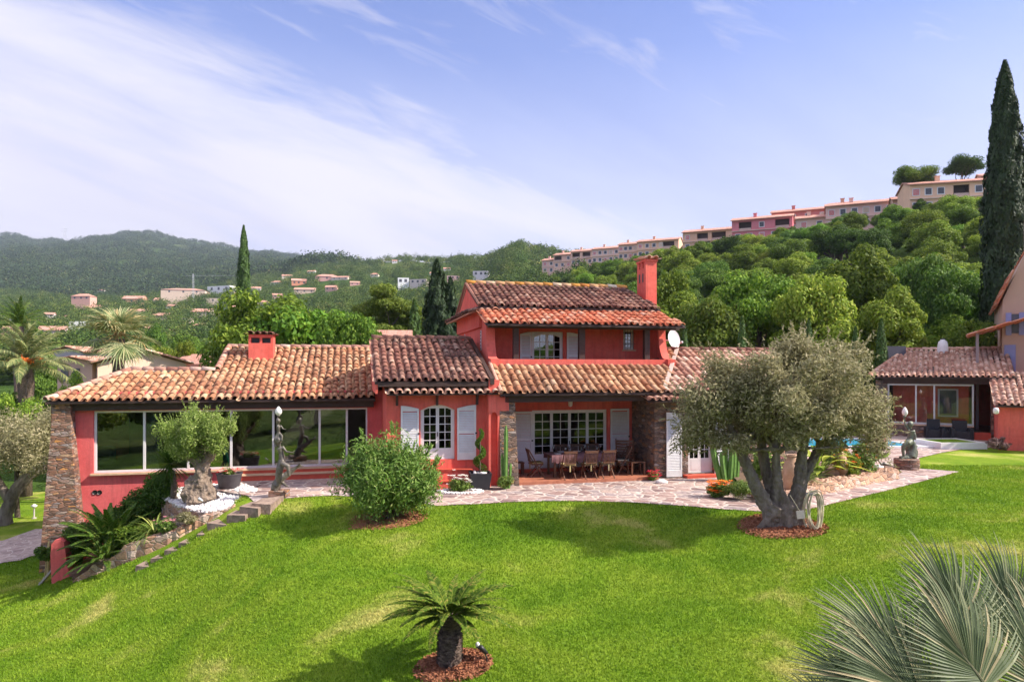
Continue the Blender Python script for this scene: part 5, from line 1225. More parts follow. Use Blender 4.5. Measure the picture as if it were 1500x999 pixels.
for px, py, w_, h_, Y, kd in FX:
    ref = min(REF, key=lambda q: abs(q[0]-px))[1]; lv = PL_[min(3, int(max(0, 490-py)/24))]
    far.append(('%s %s, %s' % (kd, lv, ref), px, py, w_, h_, Y, CL_[kd.split()[0]]))
for i, (lb, px, py, w_, h_, Y, col) in enumerate(far):
    flat = 'flat' in lb or 'modern' in lb or 'tower' in lb
    zt = HC-(py-540)/1000*Y
    # stand each one where the terrain reaches its foot
    Yc = Y
    for q in np.linspace(Y*.55, Y*1.5, 90):
        if Hs(PX(px, q), q) >= HC-(py+h_*1.35-540)/1000*q: Yc = q; break
    simple_house('hill_house', lb, px, py, w_*1.15, h_*1.15, Yc, tuple(min(.85, c_*1.15) for c_ in col), r.uniform(-.35, .35), None, 3 if w_ > 15 else 2, roof=not flat, hip=(i % 4 == 0), depth=.6)
    occupied.append((PX(px, Yc), Yc))
far_pos = np.array(occupied[-len(far):])
def clear(X, Y, px):
    k = np.ones(len(X), bool)
    for hx, hy in far_pos:
        hp = 750+1000*hx/hy; k &= ~((np.abs(px-hp) < 13) & (Y < hy+8) & (Y > hy-30-hy*.05))
    return k
# row of terraced houses along the crest
def row_house(label, px0, px1, yt0, yt1, D, Hh, col, nwin=4, loggias=(), rz=R(24), rows=1, upper=None):
    # right end at (px1, yt1) distance D; facade recedes to the other end
    A = W(px1, yt1, D); c_, s_ = math.cos(rz), math.sin(rz); k0 = (px0-750)/1000
    # A - L*(c,-s): X = Ax - L c ; Y = D + L s ; X = k0 Y
    L = (A[0]-k0*D)/(c_+k0*s_); zt = A[2]-.95; zb = min(zt-Hh, Hs(A[0], D)-2, Hs(A[0]-L*c_, D+L*s_)-2)
    t_ = thing('terraced_house', label, 'house', (A[0]-L*c_, D+L*s_, zb), -rz, 'row houses stepping up the hill crest'); h = zt-zb
    holes = [(a*L, b*L, h-1.0-(1.9 if rows == 1 else 1.9), h-.95) for a, b in loggias]
    mb = MB(); wall_y(mb, 0, L, 0, h-.5, 0, .3, holes); mb.box(.0, .3, .3, 8, 0, h-.5); mb.box(L-.3, L, .3, 8, 0, h-.5); mb.box(.3, L-.3, 7.7, 8, 0, h-.5)
    mb.prism([(.3, h-.5), (4, h+.75), (8, h-.5)], 0, 0, .25); mb.prism([(.3, h-.5), (4, h+.75), (8, h-.5)], 0, L-.25, L)
    mb.build('wall', wallcol(col), t_)
    mb = MB(); mb.add([(-.3,-.6,h-.62),(L+.3,-.6,h-.62),(L+.3,4,h+.85),(-.3,4,h+.85),(-.3,8.5,h-.6),(L+.3,8.5,h-.6),(-.3,-.6,h-.40),(L+.3,-.6,h-.40),(L+.3,4,h+1.05),(-.3,4,h+1.05),(-.3,8.5,h-.4),(L+.3,8.5,h-.4)],
        [(6,7,8,9),(9,8,11,10),(0,1,7,6),(0,3,2,1),(3,4,5,2),(0,6,9,3),(3,9,10,4),(1,2,8,7),(2,5,11,8),(4,10,11,5)]); mb.build('roof', M['roof_far'], t_)
    for q_ in range(max(1, int(L/9))):
        xq = L*(q_+.35)/max(1, int(L/9)); mb = MB(); mb.box(xq, xq+.8, 2.6, 3.2, h+.2, h+1.55); mb.box(xq-.1, xq+.9, 2.5, 3.3, h+1.551, h+1.68); mb.build('chimney', wallcol(col), t_)
    mb = MB(); mb.box(-.1, L+.1, -.35, -.005, h-3.35, h-3.2); mb.build('cornice', wallcol((.80,.62,.52)), t_)
    for a, b, z0, z1 in holes:
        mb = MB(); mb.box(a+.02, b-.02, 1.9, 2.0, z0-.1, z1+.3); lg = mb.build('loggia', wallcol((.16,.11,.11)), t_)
        mb = MB(); mb.box(a+.1, b-.1, -.06, -.003, z0-.15, z0+.35); mb.build('balustrade', wallcol((.62,.45,.38)), lg)
    occ = [(a-.4, b+.4) for a, b, _, _ in holes]
    for fl_ in range(rows+1):
        for i in range(nwin):
            x = L*(i+.5)/nwin; zc = h-1.9-2.7*fl_
            if fl_ == 0 and any(a < x < b for a, b in occ): continue
            mb = MB(); mb.box(x-.68, x+.68, -.05, -.003, zc-.75, zc+.7); wn_ = mb.build('window', M['white'], t_)
            mb = MB()
            if (i+fl_) % 3: mb.box(x-.52, x+.52, -.07, -.052, zc-.58, zc+.58); mb.build('pane', M['win_far'], wn_)
            else:
                for q_ in range(7): mb.box(x-.55, x+.55, -.075, -.052, zc-.6+.17*q_, zc-.49+.17*q_)
                mb.build('shutter', M['nosing'] if i % 2 else M['stucco_pink'], wn_)
    return t_
pinkish = (.78,.50,.44); beige = (.80,.50,.34); rose = (.74,.24,.27); white_ = (.82,.58,.48); orange = (.86,.56,.38)
row_house('low cream end house closing the row at its valley end', 794, 812, 376, 376, 290, 6, (.82,.55,.46), 2)
row_house('small cream row house with one dark loggia', 811, 837, 370, 367.5, 284, 6, (.82,.54,.42), 3, ((.05,.45),))
row_house('cream row house with two shaded loggias side by side', 836, 868, 364, 362, 275, 6, (.82,.54,.40), 4, ((.08,.42),(.55,.9)))
row_house('long pale row house with red shutters', 867, 907, 363, 357.5, 262, 6, (.82,.56,.45), 5)
row_house('pale row house beside a small cypress', 906, 934, 357, 351.5, 248, 6, (.80,.52,.38), 4)
row_house('beige row house ending in a sunlit orange gable', 933, 994, 350.5, 344.5, 235, 6.2, beige, 6, ((.62,.9),))
row_house('beige row house with two wide loggias below the rose one', 1000, 1072, 336, 328.5, 196, 6, beige, 5, ((.30,.52),(.60,.88)))
row_house('rose pink row house with two deep arched loggias', 1072, 1161, 317, 308.5, 172, 6.5, rose, 5, ((.12,.33),(.72,.95)))
row_house('dark rose row house set back above the pink one', 1130, 1216, 303, 297.5, 178, 4, (.62,.22,.20), 4)
row_house('low white row house tucked between rose and pale houses', 1166, 1212, 314, 309, 160, 5, white_, 2)
row_house('long pale pink row house with many windows', 1210, 1312, 299, 285, 150, 6, (.82,.54,.47), 6)
row_house('set back tan row house with a flat band roof', 1216, 1262, 292, 289, 160, 3, (.62,.36,.26), 3)
row_house('small ochre house squeezed before the tall apricot block', 1308, 1334, 284, 281, 142, 5, (.66,.42,.30), 2)
row_house('tall apricot row house under the umbrella pines', 1333, 1462, 268, 253, 130, 8, orange, 7, ((.50,.68),), R(14), 2)
row_house('pink house top rising behind the tall cypress', 1438, 1530, 243, 240, 142, 9, (.70,.40,.32), 4)
# umbrella pines over the row
def umbrella(seed, w_, h):
    r = np.random.RandomState(seed); cl = [(np.array((r.uniform(-1,1)*w_*.36, r.uniform(-1,1)*w_*.3, h*.78+r.uniform(-.06,.10)*h)), np.array((1,1,.62))*w_*r.uniform(.13,.2)) for _ in range(26)]
    return limbs(r, (0,0,-1), (.1,0,h*.62), 10, 1, .24, cl).mesh('trunk', True), crown(r, cl, 17000, .30, .14, .3, .5, .7).mesh('crown')
for px, yt, yb, wp, lb, sd in ((1342,237,270,64,'umbrella pine with a wide crown above the roofs, lower of the two', 1), (1408,226,262,58,'umbrella pine with a rounder crown above the apricot house', 2)):
    Y = 138; zt = W(px, yt, Y)[2]; zb = Hs(PX(px, Y), Y); tm, cm = umbrella(sd, wp*Y/1000*1.02, zt-zb)
    plant('umbrella_pine', lb, 'tree', (PX(px, Y), Y, zb), (tm, cm), (M['trunk'], M['leaf_dark']), group='umbrella pines')
for px, yt, wp, Y, lb in ((893,353,20,262,'flat topped pine showing over the pale row house roof'), (852,358,26,282,'low pine crown showing behind the cream row houses'), (987,338,8,225,'dark slender treetop over the beige roof gable')):
    zt = W(px, yt, Y)[2]; X = PX(px, Y+14); tm, cm = umbrella(int(px), wp*Y/1000, zt-Hs(X, Y+14)+1.5); plant('pine_tree', lb, 'tree', (X, Y+14, Hs(X, Y+14)), (tm, cm), (M['trunk'], M['leaf_dark']))
# middle hill and valley wood, mountain wood
pts = scatter(9000, 118, 900, -120, 830, 1.25, lambda X, Y, px: clear(X, Y, px) & (Y < np.interp(px, [400,450,500,600,700,760,830], [1200,960,930,800,710,640,610])))
pts = pts[~((pts[:, 0]/pts[:, 1]*1000+750 > 795) & (pts[:, 1] < 420))]
wood('valley_wood', 'dense green wood covering the valley floor and the middle hill', pts, np.interp(pts[:, 1], [110, 900], [5.5, 8.0])*r.uniform(.7, 1.3, len(pts)), M['wood_far'], 150, .10, 5)
pts = scatter(20000, 850, 2560, -150, 560, 1.0, lambda X, Y, px: clear(X, Y, px))
wood('mountain_wood', 'unbroken dark green wood covering the distant mountain', pts, r.uniform(8, 17, len(pts)), leafmat('mountain_leaf', [(0,(.012,.030,.014)), (.5,(.035,.070,.022)), (.85,(.085,.12,.035)), (1,(.15,.15,.07))], .1, .8, 0, .1), 40, .17, 6)
pts = scatter(260, 300, 620, 785, 860, 1); pts = pts[pts[:, 1] > 390]
wood('crest_wood', 'green wood on the hill behind the low end of the row houses', pts, r.uniform(7, 10, len(pts)), M['wood_far'], 120, .15, 8)
# pylon and crane
def lattice(name, label, cat, px, yt, yb, Y, arms, w_=2.0, crane=False):
    X = PX(px, Y); zt = W(px, yt, Y)[2]; zb = min(W(px, yb, Y)[2], Hs(X, Y)); h = zt-zb; t_ = thing(name, label, cat, (X, Y, zb-2))
    mb = MB(); b = w_*h*.06; tp = w_*h*.03; th_ = (.35*Y/2500+.1)*(.45 if Y < 1000 else 1)
    for sx_ in (-1, 1):
        for sy in (-1, 1): mb.bar((sx_*b, sy*b, 0), (sx_*tp, sy*tp, h+2), th_, th_)
    for k in range(7):
        f0, f1 = k/7, (k+1)/7; a0 = b+(tp-b)*f0; a1 = b+(tp-b)*f1
        for sy in (-1, 1): mb.bar((-a0, sy*a0, f0*(h+2)), (a1, sy*a1, f1*(h+2)), th_*.6, th_*.6); mb.bar((a0, sy*a0, f0*(h+2)), (-a1, sy*a1, f1*(h+2)), th_*.6, th_*.6)
    mb.build('mast', M['alu'], t_); mb = MB()
    for z, a0, a1 in arms: mb.bar((a0*h, 0, h*z+2), (a1*h, 0, h*z+2), th_, th_*1.5)
    mb.build('arm', M['alu'], t_)
lattice('pylon', 'grey lattice pylon on the mountain ridge', 'pylon', 95, 335, 348, 2480, ((.99,-.22,.22),(.82,-.28,.28)), 1.5)
lattice('tower_crane', 'pale construction crane standing among the valley houses', 'crane', 283, 401, 424, 520, ((.94,-.25,1.3),), .5)
# tall cypresses
def cypress(label, px, yt, yb, Y, wp, mat='cypress', seed=1, n=9000, ln=.45, group=None, lob=.12, z0=None):
    X = PX(px, Y); zt = W(px, yt, Y)[2]; zb = Hs(X, Y) if z0 is None else z0; h = zt-zb; tm, cm = cyp_mesh(seed, h, wp*Y/2000, n, ln, lob=lob)
    return plant('cypress_tree', label, 'tree', (X, Y, zb), (tm, cm), (M['trunk'], M[mat]), group=group)
cypress('very tall dark cypress rising beside the beige house', 1472, 91, 480, 46, 60, seed=3, n=30000, ln=.34, lob=.10)
cypress('solitary slim cypress rising over the leafy trees of the valley', 357, 331, 445, 75, 24, 'cypress_light', 4, 9000, .32)
cypress('dark shaggy cypress behind the middle roof', 640, 382, 500, 44, 40, 'cypress', 5, 12000, .34, lob=.28)
cypress('second shaggy cypress close behind the darker one', 660, 408, 500, 47, 30, 'cypress', 15, 6000, .34, lob=.28)
cypress('short light cypress beside the shaggy ones', 607, 440, 500, 42, 26, 'cypress_light', 6, 5000, .28, lob=.2)
for px, yt, w_, lb in ((1003,478,15,'slim hedge cypress just beside the satellite dish'), (1087,466,19,'slim hedge cypress behind the stone wing roof'), (1185,468,18,'slim hedge cypress rising behind the big olive crown'), (1291,468,19,'slim hedge cypress near the pool house roof'), (1253,480,16,'slim hedge cypress between olive crown and pool house')):
    cypress(lb, px, yt, 520, 38, w_, 'cypress_light', int(px), 3500, .22, 'slim cypresses planted in a line behind the house')
# leafy trees just behind the house, placed one by one
def mtree(label, px, yt, Y, wp, kind, k, cat='tree', name='tree', sqz=1.0, lw=None):
    X = PX(px, Y); zb = Hs(X, Y)-.3; zt = W(px, yt, Y)[2]; P = {'g': BPG, 'y': BPY, 'd': BPD}[kind][k]
    t_ = thing(name, label, cat, (X, Y, zb), k*1.3)
    for nm, me in zip(('trunk', 'crown'), P):
        o = bpy.data.objects.new(nm, me); C.objects.link(o); o.parent = t_
    t_.scale = (wp*Y/1000/7.6, wp*Y/1000/7.6, max(.2, (zt-zb)/8.1)); return t_
NEAR = [('wide leafy tree behind the wing roof, beside its chimney',385,408,41,185,'g',0),('round leafy tree filling the gap behind the wing roof',462,402,42,200,'g',4),('dense green tree at the edge of the wing chimney',345,452,42,70,'g',2),
 ('low green shrub tree tucked behind the wing ridge',515,425,38,120,'g',2),('dark tree beside the tiled outhouse roof',300,478,52,66,'g',4),('bright round tree above the small beige roof',272,497,48,56,'g',1),('olive green tree beside the bright round one',240,492,60,60,'y',2),
 ('dusky green tree in the valley, above the beige gable',228,480,90,55,'d',3),('dark green valley tree beside the dusky one',275,478,95,60,'d',2),
 ('light green hedge tree in front of the beige house',110,556,34,70,'y',3),('bright leafy tree beside the buttress roof corner',25,566,30,90,'g',0),('dense green tree under the date palm',-15,540,36,110,'g',4),('leafy tree between date palm and beige house',70,560,33,60,'g',2),
 ('deep green tree behind the date palm crown',60,510,60,70,'d',1),('green tree in the dip between the palms',110,507,75,50,'g',0),('broad green tree behind the balcony storey',740,440,62,110,'g',3),('green tree beyond the balcony storey roof',860,440,64,110,'g',0),('pale leafy tree beside the tall chimney',985,392,50,90,'g',1),
 ('green tree in the gap beside the tower gable',690,440,58,90,'g',2),('yellow green tree beside the satellite dish',1040,398,47,130,'y',4),('light bushy tree over the stone wing roof',1110,385,48,150,'g',0),('feathery pale tree behind the big olive crown',1195,398,44,140,'y',1),
 ('dense green tree above the olive crown',1262,372,50,150,'g',3),('yellow green rounded tree above the pool house roof',1312,430,42,125,'y',3),('dark tree beside the tall cypress',1395,380,50,110,'d',0),('bright low tree under the porch of the beige house',1425,466,41,100,'g',1),('tall dark tree behind the pool house',1355,330,56,110,'d',4)]
for q in NEAR: mtree(*q)
# the pine clump
for px, yt, w_, lb, sd in ((560,404,110,'broad yellow green pine behind the middle roof', 1), (605,430,70,'smaller pine leaning against the broad one', 2)):
    Y = 52; X = PX(px, Y); zb = Hs(X, Y); rr_ = np.random.RandomState(sd+60); h = W(px, yt, Y)[2]-zb; w2 = w_*Y/2000
    cl = clumpset(rr_, (0,0,h*.60), (w2*.85,w2*.85,h*.34), 34, w2*.26, .7); plant('pine_tree', lb, 'tree', (X, Y, zb), (limbs(rr_, (0,0,-.5), (0,0,h*.5), 9, 1, .28, cl).mesh('trunk', True), crown(rr_, cl, 26000, .28, .08, .3, .6, .8).mesh('crown')), (M['trunk'], M['leaf_pine']))
# trees that only the window glass reflects
for i in range(24):
    X, Y = -74+i*4.4, -15+3.0*math.sin(i*2.1); P = BPG[i % 5]
    t_ = thing('tree', 'leafy tree seen only as a reflection in the villa windows', 'tree', (X, Y, gh(X, Y)-1), i, 'trees mirrored in the windows')
    for nm, me in zip(('trunk', 'crown'), P):
        o = bpy.data.objects.new(nm, me); C.objects.link(o); o.parent = t_
# beige neighbours down in the valley
def gable_house(name, label, px0, px1, yeave, Y, col, rz, depth, pitch=.28, base=None, wins=(), side=0, rooflabel=None, tiles=True):
    """gable end faces the viewer between px0 and px1"""
    X0, X1 = PX(px0, Y), PX(px1, Y); Wd = X1-X0; ze = W(px0, yeave, Y)[2]; zb = Hs((X0+X1)/2, Y)-.5 if base is None else base
    t_ = thing(name, label, 'house', (X0, Y, zb), rz); h = ze-zb; rh = Wd/2*pitch
    mb = MB(); mb.box(0, Wd, 0, depth, 0, h); mb.prism([(0, h), (Wd/2, h+rh), (Wd, h)], 1, 0, depth); mb.build('wall', wallcol(col), t_)
    mb = MB(); L = math.hypot(Wd/2, rh)+.35
    for sgn, xx in ((1, 0), (-1, Wd)):
        w_ = np.array((sgn*Wd/2, 0, rh)); w_ = w_/np.linalg.norm(w_); o_ = np.array((xx, 0, h))-w_*.35
        if tiles: tile_rows(mb, o_+np.array((0, depth+.2 if sgn > 0 else -.3, .08)), (0, -1 if sgn > 0 else 1, 0), w_, depth+.5, L, seed=3, seg=4, pitch=.3, ex=.45)
    mb2 = mb if tiles else MB()
    ro = mb2.build('roof', M['tile_pale'], t_, True)
    mb = MB(); n_ = np.array((0, 0, .06))
    mb.add([(-.35,-.3,h-.35*rh/(Wd/2)),(Wd/2,-.3,h+rh),(Wd+.35,-.3,h-.35*rh/(Wd/2)),(-.35,depth+.2,h-.35*rh/(Wd/2)),(Wd/2,depth+.2,h+rh),(Wd+.35,depth+.2,h-.35*rh/(Wd/2))], [(0,1,4,3),(1,2,5,4)])
    V = mb.V[0]; mb.V[0] = V+(0, 0, .05); mb.build('roof_deck', M['terracotta'], ro)
    for wx_, wz_, ww, wh in wins:
        mb = MB(); mb.box(wx_, wx_+ww, -.05, .02, h-wz_-wh, h-wz_); mb.build('window', M['win_far'], t_)
    return t_
gable_house('beige_house', 'beige gabled house with one small square window behind the fan palm', 143, 262, 532, 40, (.84,.62,.48), R(35), 9, .30, wins=((2.35,.55,.45,.7),))
gable_house('beige_house', 'low beige house with pale shutters next to the gabled one', 84, 144, 531, 41, (.72,.48,.40), R(-12), 8, .18, wins=((.3,.35,.5,.8),(1.1,.35,.5,.8)))
gable_house('grey_house', 'grey house with a tiled gable roof behind the beige ones', 78, 124, 516, 62, (.55,.50,.55), R(-6), 9, .28)
simple_house('outhouse', 'small beige outhouse with a tiled roof behind the wing ridge', 291, 523, 74, 34, 46, (.74,.46,.36), R(-14), None, 0, depth=.8)
simple_house('tiled_outhouse', 'pink tiled outhouse roof showing between the wing and middle roofs', 566, 488, 58, 30, 40, (.62,.34,.28), R(8), None, 0, depth=.9)
simple_house('white_shed', 'white shed glimpsed beside the buttress roof corner', 62, 584, 12, 20, 44, (.72,.68,.66), 0, None, 0, roof=False)
# beige house at the far edge
nb = thing('beige_villa', 'tall beige villa with lilac shutters and a lean-to porch behind the pool house', 'house', tuple(W(1467, 540, 36.0)[:2])+(0.2,), R(-33))
def lx(px, y=0): return 0
mb = MB(); Y0 = 36.0; zg = W(1458, 440, Y0)[2]-.2; zp = W(1478, 370, Y0)[2]-.2
mb.prism([(0, 0), (9, 0), (9, zg+1.5), (1.05, zp), (.05, zg)], 1, 0, 9); mb.build('wall', wallcol((.56,.37,.28)), nb)
mb = MB(); w_ = np.array((-.0, 1, 0)); 
o_ = np.array((1.05, -.25, zp+.05)); wv = unit(np.array((7.95, 0, -(zp-zg-1.5)))); tile_rows(mb, o_+wv*8.0, (0,1,0), -wv, 9.5, 8.0, seed=5, pitch=.28)
tile_rows(mb, (-.12, 9.2, zg-.15), (0,-1,0), unit(np.array((1.0, 0, zp-zg))), 9.5, 1.75, seed=6, pitch=.28)
mb.build('roof', M['tile_new'], nb, True)
mb = MB(); mb.box(1.0, 1.6, -.02, .7, zp-1.6, zp+1.6); mb.build('chimney', wallcol((.58,.44,.40)), nb)
mb = MB(); mb.box(.32, .78, -.04, -.003, zg-1.75, zg-.75); wn = mb.build('window', M['win_far'], nb)
M['lilac'] = vary('lilac_paint', (.24,.25,.44), (.30,.31,.52), 3, .6)
for a, b in ((.18,.42),(.74,1.12)):
    mb = MB(); mb.box(a, b, -.09, -.045, zg-1.85, zg-.68); mb.build('shutter', M['lilac'], nb)
mb = MB(); zq = W(1478, 461, Y0)[2]-.2; tile_rows(mb, (-1.5, -1.6, zq-1.0), (0,1,0), unit(np.array((3.2, 0, .95))), 4.0, 3.3, seed=7, pitch=.28); mb.build('porch_roof', M['tile_new'], nb, True)
mb = MB(); mb.add([(-1.5,-1.6,zq-1.05),(1.7,-1.6,zq-.1),(1.7,2.4,zq-.1),(-1.5,2.4,zq-1.05)], [(0,1,2,3)]); mb.build('porch_deck', M['wood_dark'], nb)
mb = MB(); mb.box(-1.15, -1.02, -1.4, -1.27, 0, zq-.95); mb.build('porch_post', wallcol((.30,.24,.24)), nb)
mb = MB(); mb.box(.12, .60, -.06, -.004, zq-3.2, zq-1.6); mb.build('door', M['lilac'], nb)
# white tank beyond the pool house roof, dark shed
tk = thing('storage_tank', 'white domed tank standing beyond the pool house roof', 'tank', tuple(W(1381, 512, 38)[:2])+(2.0,), 0)
zt_ = W(1381, 497, 38)[2]-2.0; mb = MB(); mb.lathe([(.0,0),(.27,0),(.27,zt_-.45),(.22,zt_-.15),(.12,zt_-.05),(.10,zt_),(0,zt_)], 16); mb.build('shell', M['white'], tk, True)
mb = MB(); mb.lathe([(.12,zt_),(.12,zt_+.05),(0,zt_+.06)], 12); mb.build('lid', M['iron'], tk)
simple_house('grey_shed', 'low dark grey shed between hedge cypress and pool house roof', 1312, 507, 30, 60, 38.5, (.10,.10,.13), 0, None, 0, roof=False, cat='shed')
# ---------------------------------------------------------------- beds, stairs and walls at the low end
r = np.random.RandomState(81)
WPd = []
for i in range(len(WP)-1):
    for f in np.linspace(0, 1, 6)[:-1]: WPd.append(WP[i]*(1-f)+WP[i+1]*f)
WPd.append(WP[-1]); WPd = np.array(WPd)
def ribbon_wall(name, label, P, th, drop, mat, cap=None, jit=.03, seed=0, cat='wall'):
    r = np.random.RandomState(seed); P = np.array(P); T = unit(np.gradient(P[:, :2], axis=0)); Nn = np.c_[-T[:, 1], T[:, 0]]; mb = MB(); V = []
    for i, p in enumerate(P):
        j = r.normal(0, jit, 3); w_ = th*(1+r.normal(0, .10))
        for s_ in (-.5, .5):
            q = p[:2]+Nn[i]*w_*s_; V += [(q[0], q[1], p[2]+j[0]*(s_ > 0)+j[1]), (q[0]+Nn[i][0]*s_*.12, q[1]+Nn[i][1]*s_*.12, p[2]-drop)]
    n = len(P); F = []
    for i in range(n-1):
        a = 4*i; b = a+4; F += [(a, b, b+1, a+1), (a+2, a+3, b+3, b+2), (a, a+2, b+2, b)]
    F += [(0, 1, 3, 2), (4*n-4, 4*n-2, 4*n-1, 4*n-3)]
    mb.add(V, F); o = mb.build(name, mat); tag(o, label, cat); return o
ribbon_wall('retaining_wall', 'curved low stone wall stepping down beside the garden stairs', WPd, .34, 1.3, M['stone_wall'], seed=2)
# upper bed with white pebbles
ub = [(372,734,18.92),(335,743,18.78),(300,753,18.65),(284,757,18.85),(260,745,19.5),(236,729,20.4),(232,718,21.15),(262,712,21.3),(345,711,21.5),(376,720,20.6)]
UW = np.array([W(*q) for q in ub]); UP = [tuple(q[:2]) for q in UW]
_pl = np.linalg.lstsq(np.c_[np.ones(len(UW)), UW[:, :2]], UW[:, 2], rcond=None)[0]
def uz(x, y): return _pl[0]+_pl[1]*x+_pl[2]*y
mb = MB(); n = len(UP); V = [(p[0], p[1], uz(*p)) for p in UP]+[(p[0], p[1], -1.7) for p in UP]; mb.add(V, [(j, (j+1) % n, n+(j+1) % n, n+j) for j in range(n)]); mb.F.append(np.array([range(n)])); mb.A.append(np.array([.5]))
o = mb.build('raised_bed', M['stone_wall']); tag(o, 'raised stone edged bed holding the clipped olive and white pebbles', 'flower bed')
P = []; 
while len(P) < 2600:
    q = np.c_[r.uniform(-11, -6.8, 4000), r.uniform(17.5, 22, 4000)]; q = q[inpoly(q, UP)]; P += list(q)
P = np.array(P[:2600]); mb = MB(); tb = MB(); tb.ball((0,0,0), 1, 6, 4, jit=.0); bv = tb.V[0]; bf = tb.F[0]
s_ = r.uniform(.03, .065, (len(P), 1, 1)); zz = uz(P[:, 0], P[:, 1])+r.uniform(.0, .05, len(P))
V = bv[None]*s_*np.array((1, 1, .7))+np.c_[P, zz][:, None]; F = bf[None]+(np.arange(len(P))*len(bv))[:, None, None]
mb.add(V.reshape(-1, 3), F.reshape(-1, 4)); o = mb.build('white_pebbles', M['pebble'], None, True); tag(o, 'white pebbles spread round the clipped olive', 'pebbles', None, 'stuff')
# lower bed soil
xs3 = np.arange(-13.6, -7.4, .12); ys3 = np.arange(17.6, 22.4, .12); X3, Y3 = np.meshgrid(xs3, ys3, indexing='ij')
wp_o = WPd[np.argsort(WPd[:, 0])]
Z3 = np.interp(X3, wp_o[:, 0], wp_o[:, 2])-.12+(Y3-18.4)*.10+.04*np.sin(X3*7)+.03*np.sin(Y3*9)
LB = [tuple(p[:2]) for p in WP]+[(-12.6, 19.2), (-13.0, 20.9), (-12.4, 22.2), (-8.2, 22.2)]
setting(gridmesh('bed_soil', X3, Y3, Z3, M['soil'], lambda c: inpoly(c, LB)))
def bz(x, y): return float(np.interp(x, wp_o[:, 0], wp_o[:, 2])-.12+(y-18.4)*.10)
# stairs
STP = [(372,735),(356,741),(338,751),(310,765),(291,778),(269,790),(248,802),(227,814),(205,826)]
stt = thing('garden_stairs', 'flight of rough stone steps running down along the curved garden wall', 'stairs', (G(372,738,0)[0], 18.0, 0), 0)
for i, (px, py) in enumerate(STP):
    Yf = 18.15-.09*i; x0, _, z = W(px, py, Yf); V = []
    for q in (0, 1):
        for (xx, yy) in ((x0+r.normal(0,.03), Yf-.22+r.normal(0,.04)), (x0+.52, Yf-.28+r.normal(0,.05)), (x0+.54, Yf+.75), (x0+r.normal(0,.02), Yf+.62)): V.append((xx-stt.location.x, yy-18.0, (z if q else z-.42)+r.normal(0,.018)))
    mb = MB(); mb.add(V, [(3,2,1,0),(4,5,6,7),(0,1,5,4),(1,2,6,5),(2,3,7,6),(3,0,4,7)]); mb.build('step', M['step_stone'], stt)
# pink wall end, leaning plank, canes
g = G(88, 850, -2.3); pw = thing('wall_end', 'rounded pink rendered wall end at the foot of the stone buttress', 'wall', (g[0], g[1], -2.45), R(8))
mb = MB(); pr = [(-.10,0),(-.16,.0),(-.20,.9),(-.17,1.22),(-.08,1.34),(.05,1.36),(.15,1.28),(.19,1.05),(.24,.6),(.42,.0)]
mb.prism([(a, b) for a, b in pr[1:]], 1, -.12, 1.0); mb.build('body', M['stucco_pink'], pw)
pk = thing('leaning_plank', 'long weathered plank leaning from the lawn up against the palm bed', 'plank', tuple(G(58, 856, -2.5)))
a_ = np.array(G(58, 856, -2.5)); b_ = W(125, 778, a_[1]+.15); mb = MB(); mb.bar((0,0,0), b_-a_, .13, .05); mb.build('board', M['plank'], pk)
mb = MB(); dd = (b_-a_)
for k in range(11): f = (k+.5)/11; mb.bar(dd*f+np.array((-.05,-.04,0)), dd*f+np.array((.05,-.04,0)), .02, .02)
mb.build('cleat', M['plank'], pk)
g = G(68, 846, -2.5); cn = thing('yellow_canes', 'yellow canes stood upright between buttress and pink wall end', 'canes', tuple(g))
mb = MB()
for k in range(7): mb.tube([(r.uniform(-.1,.1), r.uniform(-.05,.1), -.1), (r.uniform(-.05,.12), .1, r.uniform(.8,1.15))], .016, 5)
tag(mb.build('cane', M['cushion_yellow'], cn), '', ''); o = cn.children[-1]; del o['label']; del o['category']
# plants of the bed
BF = [frond(np.random.RandomState(40+i), 1.30, 60, .19, .55, .30, .028, .2, rr=.012, taper=(.5, 1, .3)) for i in range(3)]
for px, py, z, s_, n, lb in ((158,790,-1.05,1.12,48,'large dark sago cycad filling the low bed'), (150,822,-1.45,.72,30,'smaller cycad sprawling below the large one in the low bed')):
    g = G(px, py, z); t_ = thing('cycad', lb, 'plant', (g[0], g[1]+.1, bz(g[0], g[1])-.0)); hb = .45 if s_ > 1 else .15
    mb = MB(); mb.lathe([(.2,-.2),(.22,.1),(.18,hb),(.02,hb+.06)], 14); mb.build('trunk', M['bark_palm'], t_); palm_crown(t_, BF, n, M['cycad'], hb, (-.35, 1.15), int(px), (.8*s_, 1.0*s_), r0=.1)
def clump(name, label, cat, mesh, mat, loc, fl=None, flm=None, part='foliage'):
    t_ = thing(name, label, cat, loc); mesh.build(part, mat, t_)
    if fl is not None: fl.build('flower', flm, t_)
    return t_
rr = np.random.RandomState(91)
g = G(218, 782, -.75); clump('spider_lily', 'arching yellow green strap leaved plant beside the cycads', 'plant', strap_clump(rr, 150, .95, .035, 1, 1.7), M['grass_plant'], (g[0], g[1]+.3, bz(g[0], g[1]+.3)), part='leaves')
cl, mb = bush(rr, (.38,.3,.28), 1400, .07, .03, 14, .12); P = [p+np.array((0,0,.05)) for p, q in cl for _ in range(3)]; P = np.array(P)+rr.normal(0,.06,(len(P),3))
g = G(240, 775, -.55); clump('pink_geranium', 'small pink flowering shrub between strap leaves and stone wall', 'flowers', mb, M['oleander'], (g[0], g[1]+.25, bz(g[0], g[1]+.25)+.02), flowers(rr, P, .05), M['fl_pink'])
cl, mb = bush(rr, (.30,.25,.24), 1200, .08, .028, 12, .12)
